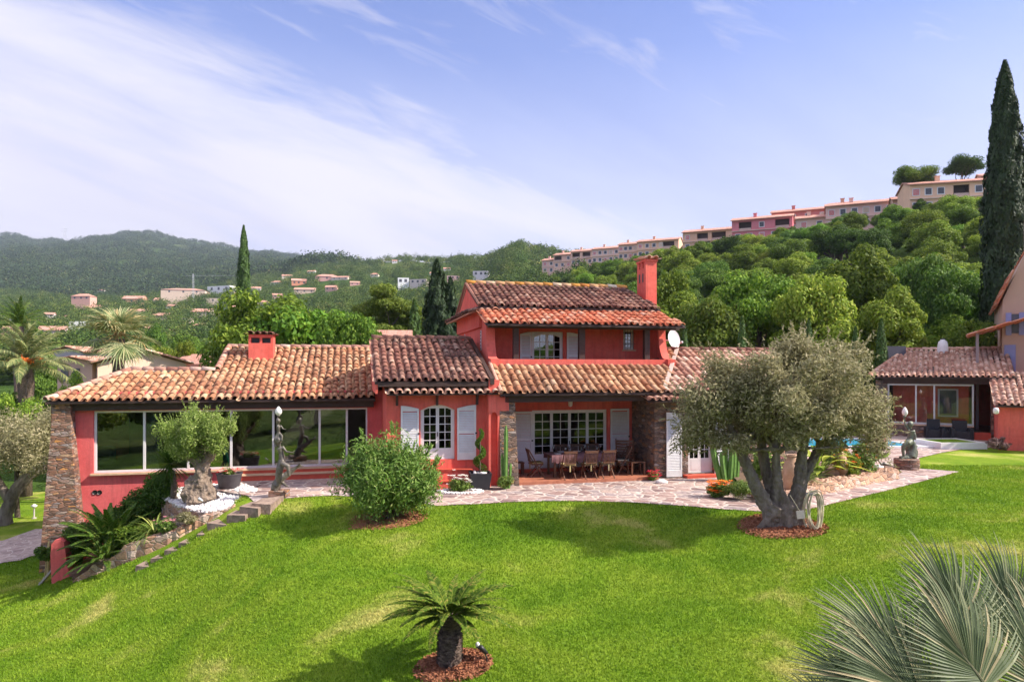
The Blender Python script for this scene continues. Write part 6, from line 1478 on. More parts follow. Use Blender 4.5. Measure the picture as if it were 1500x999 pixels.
g = G(270, 768, -.4); clump('grey_leaf_plant', 'grey green low plant against the curved garden wall', 'plant', mb, M['olive'], (g[0], g[1]+.22, bz(g[0], g[1]+.25)+.02))
cl, mb = bush(rr, (.45,.4,.38), 2600, .10, .035, 18, .18)
g = G(205, 742, -.3); clump('orange_shrub', 'orange tinted shrub at the pebble bed corner above the strap leaves', 'shrub', mb, leafmat('bronze_leaf', [(0,(.12,.10,.03)), (.6,(.32,.18,.06)), (1,(.55,.30,.12))], .2), (g[0], g[1]+.4, bz(g[0], g[1]+.4)+.1))
cl, mb = bush(rr, (.7,.55,.6), 6500, .12, .04, 30, .24)
g = G(232, 728, -.1); clump('dark_shrub', 'dense dark green shrub in front of the glazed wing', 'shrub', mb, M['cycad'], (g[0]+.1, 20.6, -.45))
yc = thing('yucca_tree', 'dark spiky yucca on a thin brown trunk beside the clipped olive', 'plant', tuple(W(254, 727, 20.1)))
mb = MB(); mb.tube([(0,0,-.1),(.02,0,.35),(-.02,0,.75)], [.09,.08,.07], 9); mb.build('trunk', M['bark_palm'], yc, True)
mb = MB()
for k in range(520):
    d = unit(rr.normal(0,1,3)+np.array((0,0,.35))); s = np.array((-.15,.1,.95))+d*rr.uniform(.0,.35)*np.array((1.2,1,1)); e = s+d*rr.uniform(.28,.55); sd = unit(np.cross(d,(0,0,1)))*.012
    mb.add([s-sd, s+sd, (s+e)/2+sd, e+(0,0,-.03), (s+e)/2-sd], [(0,1,2,4)], rr.rand()*.8); 
    mb.F.append(np.array([[mb.n-3, mb.n-2, mb.n-1]])); mb.A.append(np.array([.4]))
mb.build('crown', M['cycad'], yc)
# ferny plants below the wing window
for px, py, z, lb in ((192,735,-.5,'leafy green plant under the first bay of the glazed wing'), (128,770,-1.3,'dark fern growing between buttress and cycad')):
    cl, mb = bush(rr, (.5,.4,.33), 2600, .11, .04, 16, .18); clump('leafy_plant', lb, 'plant', mb, M['cycad'], (G(px,py,z)[0], 20.1, bz(-10.8,20.1) if px > 150 else bz(-12.2,20)))
for k, (px, ptop, Y, rx_, mt, lb) in enumerate(((172,722,20.3,.55,'leaf_dark','dark leafy shrub filling the bed corner against the pink wing wall'),(206,692,20.5,.50,'cycad','tall dark green shrub behind the strap leaves, beside the yucca'),(118,742,20.0,.40,'leaf_dark','dark shrub between the stone buttress and the cycads'),(190,772,19.0,.42,'leaf','mid green shrub just inside the curved wall'),(228,664,20.7,.55,'cycad','feathery dark shrub in front of the first mullion of the glazed wing'))):
    p_ = W(px, ptop, Y); zb_ = bz(p_[0], Y)-.05; hz_ = (p_[2]-zb_)/2.1; cl, mb = bush(rr, (rx_, rx_*.8, hz_), 5200, .13, .045, 34, .22)
    for q_, _ in cl[::3]: mb.tube([(0,0,-.05), np.array(q_)*.5, q_], [.02,.014,.006], 5, .1)
    clump('garden_shrub', lb, 'shrub', mb, M[mt], (p_[0], Y, zb_))
# big bowl planter
pb = thing('bowl_planter', 'wide dark grey bowl planter with white and red flowers beside the red steps', 'planter', tuple(G(336,715,.1)))
mb = MB(); mb.lathe([(0,0),(.24,0),(.30,.06),(.37,.44),(.39,.46),(.355,.46),(.34,.40),(0,.40)], 26); mb.build('pot', M['planter'], pb, True)
mb = MB(); mb.lathe([(.0,.402),(.34,.402)], 18); mb.build('soil', M['soil'], pb)
cl, mb = bush(rr, (.26,.26,.10), 900, .06, .025, 12, .09, z0=.40); mb.build('foliage', M['oleander'], pb); 
P = np.c_[rr.uniform(-.3,.3,46), rr.uniform(-.3,.3,46), rr.uniform(.50,.62,46)]; flowers(rr, P, .065).build('flower', M['fl_mixed'], pb)
s2 = strap_clump(rr, 40, .42, .012, 1, .9); s2.build('grass_blade', M['grass_plant'], pb).location = (-.12, .05, .42)
gp = thing('green_board', 'furled green garden umbrella leaning behind the clipped olive', 'umbrella', (G(307,712,.1)[0], 20.9, .1)); mb = MB(); mb.tube([(.10,0,0),(-.02,.05,.45),(-.10,.1,1.0)], [.03,.11,.02], 8); mb.build('cloth', M['green_plastic'], gp, True)
mb = MB(); mb.tube([(.11,0,-.0),(.13,-.01,-.08)], .02, 6); mb.tube([(-.10,.1,1.0),(-.12,.11,1.12)], .015, 6); mb.build('pole', M['plank'], gp)
for px, py, lb in ((296,741,'small black spotlight lying among the white pebbles'),(348,727,'second tiny spotlight at the narrow end of the pebble bed')):
    g = G(px, py, .1); sp = thing('garden_spotlight', lb, 'spotlight', tuple(g)); mb = MB(); mb.tube([(.06,0,0),(.04,0,.10),(-.01,0,.16)], .012, 6); mb.build('spike', M['iron'], sp)
    mb = MB(); mb.tube([(.02,0,.13),(-.07,-.01,.20)], [.02,.035], 10); mb.ball((-.07,-.01,.20), .033); mb.build('lamp_head', M['white'], sp, True)
for px, py, lb in ((50,760,'small white mushroom garden lamp on the low lawn beside the stone path'),(12,748,'white bollard lamp at the foot of the leaning olive')):
    g = G(px, py, -2.8); z = gh(g[0], g[1]); sp = thing('garden_lamp', lb, 'lamp', (g[0], g[1], z)); mb = MB(); mb.lathe([(.09,0),(.09,.04),(.03,.06),(.03,.45)], 12); mb.build('post', M['plank'], sp, True)
    mb = MB(); mb.lathe([(.04,.45),(.09,.50),(.13,.56),(.02,.64)], 12); mb.build('shade', M['globe'], sp, True)
# ---------------------------------------------------------------- statues
def fused(name, tubes, balls, mat, parent, vox=.016):
    mb = MB()
    for P, rr_ in tubes: mb.tube(P, rr_, 12)
    for c, q in balls: mb.ball(c, q, 14, 9)
    o = mb.build(name, mat, parent, True); m = o.modifiers.new('fuse', 'REMESH'); m.mode = 'VOXEL'; m.voxel_size = vox; m.use_smooth_shade = True
    s = o.modifiers.new('smooth', 'SMOOTH'); s.factor = .5; s.iterations = 2; return o
g = G(409, 728, .1); st1 = thing('mermaid_statue', 'bronze mermaid on a dolphin lifting a child with a white globe lamp', 'statue', tuple(g))
mb = MB(); mb.box(-.24, .24, -.2, .2, -.05, .20); mb.build('plinth', M['stone'], st1)
T1 = [([(-.12,0,.20),(-.08,0,.35),(.0,.02,.50),(.18,.05,.62),(.38,.08,.78),(.58,.08,.92)], [.16,.17,.15,.12,.08,.03]), ([(.50,.08,.86),(.62,.0,.98)], [.05,.01]), ([(.50,.08,.86),(.70,.12,.88)], [.05,.01]),
      ([(.10,.02,.40),(.20,-.05,.34),(.30,-.08,.30)], [.07,.04,.01]),
      ([(.02,-.02,.42),(.0,-.06,.62),(.04,-.05,.85),(.08,0,1.05)], [.11,.12,.13,.125]), ([(.10,-.10,.98),(.30,-.14,.90),(.34,-.16,.62)], [.10,.085,.05]),
      ([(.08,0,1.05),(.06,0,1.25),(.02,0,1.40)], [.12,.09,.125]), ([(.02,0,1.42),(.0,0,1.54)], [.05,.045]),
      ([(.10,-.02,1.44),(.22,-.06,1.30),(.42,-.08,1.27),(.46,-.08,1.34)], [.05,.04,.026,.018]), ([(-.10,.0,1.44),(-.14,.02,1.62),(-.05,0,1.78)], [.05,.038,.028]),
      ([(-.03,0,1.72),(-.02,0,1.86),(-.02,0,2.02)], [.065,.06,.075]), ([(-.02,0,2.04),(-.02,0,2.12)], [.03,.03]), ([(.02,0,1.80),(.10,-.06,1.74),(.10,-.08,1.60)], [.05,.04,.025]), ([(-.05,0,1.78),(-.10,-.04,1.68),(-.08,-.05,1.56)], [.05,.04,.025]),
      ([(.04,0,2.04),(.12,-.02,1.94),(.21,-.02,1.92)], [.03,.022,.014]), ([(-.06,0,2.05),(-.08,0,2.18),(-.03,0,2.30)], [.03,.022,.018])]
B1 = [((.0,-.01,1.62), (.085,.095,.11)), ((-.05,.04,1.60), (.10,.10,.12)), ((-.02,-.01,2.17), (.06,.065,.075)), ((-.02,0,2.31), (.045,.045,.03))]
for q in (0, 1): pass
fused('figure', [(np.array(P), [x*.80 for x in q]) for P, q in T1], B1, M['bronze'], st1)
mb = MB(); mb.lathe([(.03,2.32),(.085,2.37),(.10,2.43),(.075,2.50),(.02,2.57),(0,2.58)], 14, (-.02,0,0)); mb.build('globe', M['globe'], st1, True)
g = G(1328, 687, .1); st2 = thing('torch_statue', 'green bronze kneeling figure holding up a globe lamp on a round brick plinth', 'statue', tuple(g))
mb = MB(); mb.lathe([(.42,-.05),(.42,.36),(.40,.38),(0,.38)], 28); mb.build('plinth', M['stone'], st2)
q = lambda px, py, y=0: ((px-1328)/40, y, (687-py)/40*1.0)
T2 = [([q(1333,646), q(1334,638), q(1334.5,631)], [.13,.10,.15]), ([q(1333.5,629), q(1333,625)], [.05,.05]), ([q(1336,630,-.05), q(1338,638,-.1), q(1337,644,-.15)], [.055,.045,.03]), ([q(1331,630), q(1326.5,624), q(1324.5,617), q(1325,612)], [.05,.045,.03,.025]),
      ([q(1332,647,-.05), q(1326,649,-.15), q(1320,652,-.15)], [.13,.11,.075]), ([q(1320,652,-.15), q(1320,660,-.12), q(1321,668,-.12)], [.075,.06,.04]), ([q(1321,669,-.12), q(1317,671,-.16)], [.04,.03]),
      ([q(1334,648,.1), q(1332,658,.12), q(1334,669,.1)], [.12,.09,.06]), ([q(1338,647,.05), q(1339,658,.05), q(1335,669,.05)], [.09,.13,.2]), ([q(1341,655,.05), q(1343,662,.05), q(1340,670)], [.05,.07,.08]), ([q(1318,671), q(1328,671), q(1340,671)], [.08,.12,.1]), ([q(1337,650,.05), q(1343,655), q(1344,652)], [.08,.05,.02])]
fused('figure', T2, [(q(1333,622), (.09,.10,.115)), (q(1335,621,.03), (.09,.09,.10)), (q(1325,610.5), (.07,.07,.04))], M['bronze_green'], st2, .018)
mb = MB(); c_ = q(1325.5, 609); mb.lathe([(.05,0),(.09,.05),(.10,.13),(.07,.22),(.02,.30),(0,.31)], 14, c_); mb.build('globe', M['globe'], st2, True)
# ---------------------------------------------------------------- patio furniture
VL = Matrix.Translation((OX, OY, 0))@Matrix.Rotation(TH, 4, 'Z')
def at(s, t, z=.2): v = WV(s, t, z); return tuple(v)
def make_chair():
    t_ = thing('garden_chair', '', 'chair')
    mb = MB()
    for k in range(6): mb.box(-.21, .21, -.20+k*.068, -.145+k*.068, .43, .45)
    mb.box(-.22, -.19, -.2, .2, .405, .43); mb.box(.19, .22, -.2, .2, .405, .43); mb.build('seat', M['teak'], t_)
    mb = MB(); f = lambda z: -.20-(z-.45)*.22
    for k in range(8): x = -.17+k*.0485; mb.bar((x, f(.52), .52), (x, f(.84), .84), .022, .014, up=(0,1,0))
    mb.bar((-.20, f(.88), .88), (.20, f(.88), .88), .02, .08); mb.bar((-.20, f(.52), .52), (.20, f(.52), .52), .02, .05); mb.build('backrest', M['teak'], t_)
    for sx_ in (-1, 1):
        mb = MB(); mb.bar((sx_*.215, .22, .0), (sx_*.215, f(.92), .92), .03, .035); mb.build('leg', M['teak'], t_)
        mb = MB(); mb.bar((sx_*.185, -.26, .0), (sx_*.185, .18, .43), .028, .035); mb.build('leg', M['teak'], t_)
    return t_
chair0 = make_chair(); used = [False]
def chair(s, t, rz, label, cush=None):
    c = chair0 if not used[0] else copy_tree(chair0); used[0] = True
    c.location = at(s, t); c.rotation_euler = (0, 0, TH+rz); c['label'] = label; c['group'] = 'teak folding chairs round the patio table'
    if cush:
        mb = MB(); mb.box(-.20, .20, -.19, .20, .452, .49); k_ = mb.build('cushion', M[cush], c)
        mb = MB(); mb.box(-.02, .02, -.22, -.19, .25, .46) ; mb.build('tie', M[cush], k_)
ts0, ts1 = S(803, 1.0), S(893, 1.0)
chair(S(832, .32), .30, 0, 'teak folding chair with straw coloured seat pad, first of the three backs facing the lawn', 'cushion_yellow')
chair(S(862.5, .32), .30, 0, 'teak folding chair with pale pad, middle one of the three backs facing the lawn', 'cushion')
chair(S(888, .32), .30, 0, 'teak folding chair with pale pad at the stone wall end of the table front', 'cushion')
chair(ts0-.42, 1.0, R(-90), 'teak folding chair at the head of the table beside the white shutter', 'cushion_yellow')
chair(ts1+.42, 1.0, R(90), 'teak folding chair at the table end near the stone wall', 'cushion')
chair(S(826, 1.7), 1.72, R(180), 'teak chair behind the table in front of the first glazed leaf')
chair(S(849, 1.7), 1.72, R(180), 'teak chair behind the table before the middle glazed leaves')
chair(S(872, 1.7), 1.72, R(180), 'teak chair behind the table before the last glazed leaf')
tb = thing('patio_table', 'long teak patio table laid with a plum cloth and glasses', 'table', at((ts0+ts1)/2, 1.0), TH); hw = (ts1-ts0)/2
mb = MB(); mb.box(-hw, hw, -.48, .48, .70, .735); mb.build('tabletop', M['teak'], tb)
for a in (-1, 1):
    for b in (-1, 1): mb = MB(); mb.box(a*(hw-.12)-.035, a*(hw-.12)+.035, b*.38-.035, b*.38+.035, 0, .70); mb.build('leg', M['teak'], tb)
cl_ = thing('tablecloth', 'plum patterned cloth covering the patio table and hanging over its front', 'tablecloth', at((ts0+ts1)/2, 1.0, .2+.737), TH)
mb = MB(); n = 40; V = []
for i in range(n+1):
    x = -hw-.02+(2*hw+.04)*i/n; dz_ = .03*math.sin(i*1.3)
    V += [(x, .5, -.2), (x, .49, .004), (x, -.49, .004), (x, -.50+.015*math.sin(i*1.7), -.14), (x, -.50+.03*math.sin(i*1.7), -.24+dz_)]
mb.add(V, [(5*i+k, 5*i+5+k, 5*i+6+k, 5*i+1+k) for i in range(n) for k in range(4)]); mb.build('cloth', M['cloth'], cl_, True)
for k in range(7):
    x = -hw+.25+(2*hw-.5)*k/6; y = .22*(-1)**k; p = WV(0, 0); q_ = Vector((x, y, 0)); w_ = Matrix.Rotation(TH, 3, 'Z')@q_
    gl_ = thing('wine_glass', 'clear stemmed glass standing on the plum tablecloth', 'glass', (cl_.location.x+w_.x, cl_.location.y+w_.y, cl_.location.z+.005), 0, 'glasses laid on the patio table')
    mb = MB(); mb.lathe([(.03,0),(.004,.01),(.004,.09),(.035,.13),(.038,.17),(.030,.20)], 10); mb.build('bowl', M['glass'], gl_, True)
    pl = MB(); pl.lathe([(0,0),(.09,.0),(.13,.02),(.13,.025),(.09,.008),(0,.008)], 16); o = pl.build('plate', M['white'], None, True)
    w_ = Matrix.Rotation(TH, 3, 'Z')@Vector((x, -y*1.2, 0)); o.location = (cl_.location.x+w_.x, cl_.location.y+w_.y, cl_.location.z+.006); tag(o, 'white dinner plate laid on the plum tablecloth', 'plate', 'plates laid on the patio table')
# high-backed dark armchair and the side table
ac = thing('slatted_armchair', 'dark high backed wooden armchair in the patio corner by the stone wall', 'armchair', at(4.82, 1.45), TH+R(150+180))
mb = MB(); mb.box(-.3, .3, -.28, .28, .36, .40); mb.build('seat', M['teak_dark'], ac)
mb = MB()
for k in range(7): mb.bar((-.27, -.28-.03*k, .48+.10*k), (.27, -.28-.03*k, .48+.10*k), .02, .075)
for a in (-1, 1): mb.bar((a*.29, -.26, .36), (a*.29, -.48, 1.16), .04, .04)
mb.build('backrest', M['teak_dark'], ac)
for a in (-1, 1):
    mb = MB(); mb.box(a*.30-.03, a*.30+.03, -.30, .30, .60, .635); mb.build('armrest', M['teak_dark'], ac)
    for b in (-.26, .24): mb = MB(); mb.box(a*.29-.025, a*.29+.025, b-.025, b+.025, 0, .60); mb.build('leg', M['teak_dark'], ac)
def small_table(name, label, cat, s, t, w_, d, h, mat='teak'):
    t_ = thing(name, label, cat, at(s, t), TH); mb = MB()
    for k in range(5): mb.box(-w_/2, w_/2, -d/2+k*d/5+.005, -d/2+(k+1)*d/5-.005, h-.03, h)
    mb.build('top', M[mat], t_)
    for a in (-1, 1):
        for b in (-1, 1): mb = MB(); mb.box(a*(w_/2-.04)-.025, a*(w_/2-.04)+.025, b*(d/2-.04)-.025, b*(d/2-.04)+.025, 0, h-.03); mb.build('leg', M[mat], t_)
small_table('side_table', 'low wooden side table in front of the dark armchair', 'table', 4.83, .62, .52, .42, .45)
small_table('bench', 'short wooden bench against the white shutter beside the stone pillar', 'bench', .86, 1.55, .62, .32, .42)
# pots, cactus and flowers round the patio
g = (-.97, 20.72, .11); tp = thing('spiral_topiary', 'dark spiral clipped topiary in a square anthracite pot under the window', 'plant', g, R(8))
mb = MB(); mb.add([(-.26,-.26,0),(.26,-.26,0),(.26,.26,0),(-.26,.26,0),(-.33,-.33,.50),(.33,-.33,.50),(.33,.33,.50),(-.33,.33,.50),(-.28,-.28,.44),(.28,-.28,.44),(.28,.28,.44),(-.28,.28,.44)], [(0,1,5,4),(1,2,6,5),(2,3,7,6),(3,0,4,7),(8,9,10,11),(3,2,1,0)]); mb.add([(-.33,-.33,.50),(.33,-.33,.50),(.33,.33,.50),(-.33,.33,.50),(-.28,-.28,.50),(.28,-.28,.50),(.28,.28,.50),(-.28,.28,.50)], [(0,1,5,4),(1,2,6,5),(2,3,7,6),(3,0,4,7)]); mb.build('pot', M['planter_dark'], tp)
mb = MB(); mb.tube([(0,0,.4),(0,0,1.75)], .02, 6); mb.build('stem', M['trunk'], tp)
u = rr.rand(4200)**.8; a = u*4.4*math.pi; q0 = .15*(1-u*.6); P = np.c_[q0*np.cos(a), q0*np.sin(a), .56+u*1.22]+unit(rr.normal(0,1,(4200,3)))*(.10*(1-u*.55))[:, None]; mb = MB(); leaves(mb, P, rr.normal(0,1,(4200,3)), .045, .025, rr); mb.build('foliage', M['leaf_dark'], tp)
P = np.c_[rr.uniform(-.2,.2,12), rr.uniform(-.2,.2,12), rr.uniform(.46,.50,12)]; mb = MB()
for p in P: mb.ball(p, .05, 6, 4, jit=.1)
o = mb.build('white_stone', M['pebble'], tp)
o['kind'] = 'stuff'
def cactus(name, label, loc, cols, seed=0):
    r = np.random.RandomState(seed); t_ = thing(name, label, 'cactus', loc)
    for (x, y, h, w_, lx_) in cols:
        mb = MB(); n = 12; V = []; m = 14
        for k in range(m+1):
            f = k/m; rad = w_*(1-max(0, f-.9)*7.5)*(1-.06*abs(math.sin(f*9))); cx_ = x+lx_*math.sin(f*1.4)
            V += [(cx_+rad*(1 if j % 2 else .74)*math.cos(j*2*math.pi/n), y+rad*(1 if j % 2 else .74)*math.sin(j*2*math.pi/n), f*h-.03) for j in range(n)]
        mb.add(V, [(k*n+j, k*n+(j+1) % n, (k+1)*n+(j+1) % n, (k+1)*n+j) for k in range(m) for j in range(n)]); mb.build('arm', M['cactus'], t_)
    return t_
cactus('column_cactus', 'tall single column cactus beside the stone pillar of the patio', (-.20, 20.75, .11), [(0,0,1.95,.075,.02),(-.05,.05,1.1,.055,-.05),(.10,.02,.8,.05,.06)], 1)
cl, mb = bush(rr, (.28,.22,.26), 1500, .08, .022, 14, .1); clump('euphorbia', 'yellow green spiky clump growing round the column cactus', 'plant', mb, M['grass_plant'], (-.22, 20.55, .10))
cactus('branching_cactus', 'tall many armed cactus in front of the stone wing door', (G(1058,703,.1)[0], G(1058,703,.1)[1]-.3, .11), [(-.12,0,1.25,.11,-.28),(0,.05,1.55,.10,.02),(.14,0,1.35,.10,.08),(.28,.05,1.7,.09,.05),(-.02,-.08,1.0,.09,-.12),(.40,.1,1.2,.08,.06)], 2)
rg = G(674, 721, .1); mb = MB(); 
for k in range(330):
    a = rr.uniform(0, 6.283); q_ = rr.uniform(.82, 1.08); mb.ball((rg[0]+.62*q_*math.cos(a), rg[1]+.34*q_*math.sin(a), .13), rr.uniform(.03,.05), 6, 4)
tag(mb.build('white_pebbles', M['pebble'], None, True), 'oval ring of white pebbles round the white flower patch', 'pebbles', None, 'stuff')
cl, mb = bush(rr, (.50,.26,.20), 2600, .07, .028, 22, .12); P = np.array([p+(0,0,.05) for p, q_ in cl for _ in range(2)])+rr.normal(0,.08,(44,3)); P[:, 2] = np.abs(P[:, 2])+.12
clump('white_flower_patch', 'low leafy patch with white flowers under the arched window', 'flowers', mb, M['grass_plant'], (rg[0], rg[1], .11), flowers(rr, P, .07), M['fl_white'])
g = G(957, 704, .1); cl, mb = bush(rr, (.26,.2,.15), 900, .07, .03, 12, .1); P = np.c_[rr.uniform(-.22,.22,50), rr.uniform(-.2,.1,50), rr.uniform(.14,.34,50)]
clump('red_flower_clump', 'bright magenta red flowers at the foot of the stone return wall', 'flowers', mb, M['oleander'], tuple(g), flowers(rr, P, .06), M['fl_red'])
g = G(969, 708, .1); mb = MB(); mb.ball((0,0,.05), (.20,.15,.09), 12, 7, jit=.05); o = mb.build('white_rock', M['pebble'], None, True); o.location = g; tag(o, 'flat white rock lying beside the red flowers', 'rock')
g = G(1052, 728, .1); cl, mb = bush(rr, (.36,.30,.22), 2400, .09, .03, 22, .14); P = np.c_[rr.uniform(-.34,.34,70), rr.uniform(-.32,.2,70), rr.uniform(.16,.46,70)]
clump('orange_gazanias', 'orange daisy flowers in front of the cactus at the paving edge', 'flowers', mb, M['oleander'], (g[0], g[1], .11), flowers(rr, P, .085), M['fl_orange'])
g = G(1091, 735, .1); cl, mb = bush(rr, (.46,.40,.33), 7000, .05, .016, 34, .16); clump('round_bush', 'rounded fine leaved green bush between cactus and big olive', 'bush', mb, M['grass_plant'], (g[0], g[1]+.3, .10))
g = G(1160, 728, .1); jr = thing('clay_jar', 'tall pale clay jar standing behind the olive stems', 'jar', tuple(g)); mb = MB(); mb.lathe([(0,0),(.14,0),(.22,.3),(.26,.7),(.20,1.0),(.13,1.1),(.15,1.18),(.11,1.18)], 20); mb.build('body', M['clay'], jr, True)
mb = MB(); mb.lathe([(.12,1.15),(.165,1.17),(.165,1.21),(.11,1.20)], 20); mb.build('rim', M['clay'], jr, True)
# raised bed on the pool side
RB = [tuple(G(a, b, .1)[:2]) for a, b in ((1112,736),(1150,735),(1178,727),(1225,718),(1275,707),(1316,700))]; RBf = RB+[(13.6, 24.2), (12.6, 25.8), (9.5, 25.2), (7.2, 22.4)]
P3 = [np.array((a, b, .34)) for a, b in RB]; Pd = []
for i in range(len(P3)-1):
    for f in np.linspace(0, 1, 8)[:-1]: Pd.append(P3[i]*(1-f)+P3[i+1]*f)
ribbon_wall('bed_edging', 'low dry stone edging along the path towards the pool', Pd, .22, .30, M['stone_wall'], seed=5, jit=.02)
o = sheet('bed_soil', RBf, .24, M['soil']); setting(o)
mb = MB(); P = np.array([(np.interp(f, np.linspace(0,1,len(RB)), [p[0] for p in RB])+rr.uniform(-.1,.3), np.interp(f, np.linspace(0,1,len(RB)), [p[1] for p in RB])+rr.uniform(.15,.9), .27) for f in rr.rand(420)])
for p in P: mb.ball(p, rr.uniform(.04,.10), 7, 5, jit=.12)
tag(mb.build('pale_rubble', M['clay']), 'pale pinkish stones strewn along the raised bed edge', 'stones', None, 'stuff')
for k, (px, py, s_, lb) in enumerate(((1222,697,.25,'pale boulder in the raised bed below the broad leaves'),(1262,692,.22,'pinkish boulder near the orange flowers'),(1287,688,.18,'white boulder beside the heron ornament'))):
    g = G(px, py, .24); mb = MB(); mb.ball((0,0,s_*.4), (s_,s_*.7,s_*.6), 10, 7, jit=.14); o = mb.build('boulder', M['clay'] if k < 2 else M['pebble']); o.location = g; tag(o, lb, 'rock')
hn = thing('heron_ornament', 'small dark metal heron ornament on thin legs at the end of the raised bed', 'ornament', tuple(G(1295,694,.25)))
fused('body', [([(-.12,0,.30),(0,0,.34),(.14,0,.30),(.36,0,.24)], [.03,.07,.05,.01]), ([(-.10,0,.34),(-.20,0,.45),(-.17,0,.58),(-.22,0,.63)], [.035,.02,.018,.03]), ([(-.22,0,.63),(-.36,0,.60)], [.02,.004])], [], M['bronze'], hn, .01)
for a in (-.03, .03): mb = MB(); mb.tube([(.0,a,0),(.02,a,.15),(.01,a,.30)], .008, 5); mb.build('leg', M['bronze'], hn)
am = thing('amphora', 'terracotta amphora tipped among the flowers of the raised bed', 'amphora', tuple(G(1236,698,.24))); mb = MB(); mb.lathe([(0,0),(.10,.02),(.19,.3),(.22,.5),(.15,.68),(.09,.74),(.12,.80),(.08,.80)], 18); o = mb.build('body', M['clay'], am, True); am.rotation_euler = (0, R(-10), 0)
mb = MB(); mb.tube([(.10,0,.75),(.20,0,.70),(.18,0,.58)], .018, 6); mb.tube([(-.10,0,.75),(-.20,0,.70),(-.18,0,.58)], .018, 6); mb.build('handle', M['clay'], am)
def broadleaf(r, n, L, w_, el=(.5,1.4)):
    mb = MB()
    for i in range(n):
        a = r.uniform(0, 6.28); e = r.uniform(*el); l = L*r.uniform(.6, 1.05); d = np.array((math.cos(a)*math.cos(e), math.sin(a)*math.cos(e), math.sin(e))); sd = np.array((-math.sin(a), math.cos(a), 0)); p0 = d*l*.5; mb.tube([(0,0,0), p0], .012, 4, .3); V = []; c = r.rand()
        for k in range(8):
            f = k/7; ww = w_*math.sin(min(1, f*1.05+.06)*math.pi)**.7; ww = max(ww, 0.004); q_ = p0+d*l*.55*f+np.array((d[0]*.35*f*f*l, d[1]*.35*f*f*l, -.35*f*f*l)); V += [q_-sd*ww*.5, q_+np.array((0,0,-.02)), q_+sd*ww*.5]
        mb.add(V, [(3*k+j, 3*k+1+j, 3*k+4+j, 3*k+3+j) for k in range(7) for j in (0, 1)], c)
    return mb
g = G(1205, 700, .24); clump('bird_of_paradise', 'clump of broad yellowish paddle leaves in the raised bed beside the olive', 'plant', broadleaf(rr, 34, 1.35, .22), M['leaf_yellow'], (g[0], g[1]+.4, .24), part='leaves')
g = G(1185, 715, .24); clump('strap_leaf_plant', 'tall arching strap leaved plant just behind the olive foot', 'plant', strap_clump(rr, 130, 1.25, .035, 1, 1.3), M['grass_plant'], (g[0], g[1]+.5, .24), part='leaves')
for px, py, lb, mt, fm, dims in ((1248,700,'leafy shrub with orange flowers spilling over the raised bed','leaf','fl_orange',(.50,.4,.42)),(1270,697,'taller shrub with orange blossom at the pool end of the raised bed','oleander','fl_orange',(.48,.4,.62)),(1228,690,'green shrub with yellow leaves behind the amphora','grass_plant','fl_orange',(.6,.5,.6)),(1128,716,'pink flowering shrub glimpsed between the olive stems','oleander','fl_pink',(.5,.4,.7)),(1290,672,'reddish berried shrub rising beside the big olive crown','purple_leaf','fl_orange',(.45,.45,.62))):
    g = G(px, py, .24); cl, mb = bush(rr, dims, 3600, .10, .045, 26, .2); P = np.array([p+(0,-.1,.06) for p, _ in cl for _ in range(2)])+rr.normal(0, .12, (2*len(cl), 3)); clump('flowering_shrub', lb, 'shrub', mb, M[mt], (g[0], g[1]+.4, .2), flowers(rr, P, .075), M[fm])
# ---------------------------------------------------------------- pool and pool house
def rect(name, x0, x1, y0, y1, z0, z1, mat, parent=None, **k): mb = MB(); mb.box(x0, x1, y0, y1, z0, z1); return mb.build(name, mat, parent)
pool = thing('swimming_pool', 'bright blue swimming pool with pale coping beyond the torch statue', 'pool', (15, 33, .1))
mb = MB(); mb.box(-5.3, 4.4, -1.75, -1.4, 0, .085); mb.box(-5.3, 4.4, 1.9, 2.15, 0, .085); mb.box(-5.3, -5.0, -1.4, 1.9, 0, .085); mb.box(3.7, 4.4, -1.4, 1.9, 0, .085); mb.build('coping', M['white'], pool)
mb = MB(); mb.box(-5.0, 3.7, -1.4, 1.9, -.02, .055); mb.build('pool_water', M['water'], pool)
tp_ = thing('turf_planter', 'low white edged turf box at the corner of the pool', 'planter', (20.4, 31.9, .1), R(4)); mb = MB(); mb.box(-1.1,1.1,-1.0,-.85,0,.30); mb.box(-1.1,1.1,.85,1.0,0,.30); mb.box(.95,1.1,-.85,.85,0,.30); mb.box(-1.1,-.95,-.85,.85,0,.30); mb.build('border', M['white'], tp_)
mb = MB(); mb.box(-.95,.95,-.85,.85,0,.27); mb.build('turf', M['lawn'], tp_)
mb = MB(); sp_ = [tuple(G(a, b, .1)[:2]) for a, b in ((1262,675),(1262,667),(1285,664.5),(1304,665),(1300,670),(1280,675))]; setting(sheet('lawn_patch', sp_, .135, M['lawn']))
M['glass_clear'] = glassmat('clear_glass', .03, (.92,.94,.95))
PH = thing('pool_house', 'red pool house with sliding glass front, stone pillars and tiled roof', 'house', (19.8, 36.0, .1), R(-32))
z0_ = .78; z1_ = 2.86
rect('stone_plinth_wall', 0, 3.72, 0, .3, -.2, z0_-.06, M['stone_grey'], PH); rect('sill', -.02, 3.78, -.06, .32, z0_-.058, z0_, M['nosing'], PH)
fr = MB(); fr.box(0, 3.78, .08, .16, z1_-.08, z1_); fr.box(0, 3.78, .08, .16, z0_+.002, z0_+.10); ms = [0, 1.25, 2.06, 3.70]
for x in ms: fr.box(x, x+.08, .082, .158, z0_+.10, z1_-.08)
gf = fr.build('sliding_window', M['alu'], PH)
for a, b in zip(ms[:-1], ms[1:]): rect('pane', a+.06, b+.02, .11, .118, z0_+.08, z1_-.06, M['glass_clear'], gf)
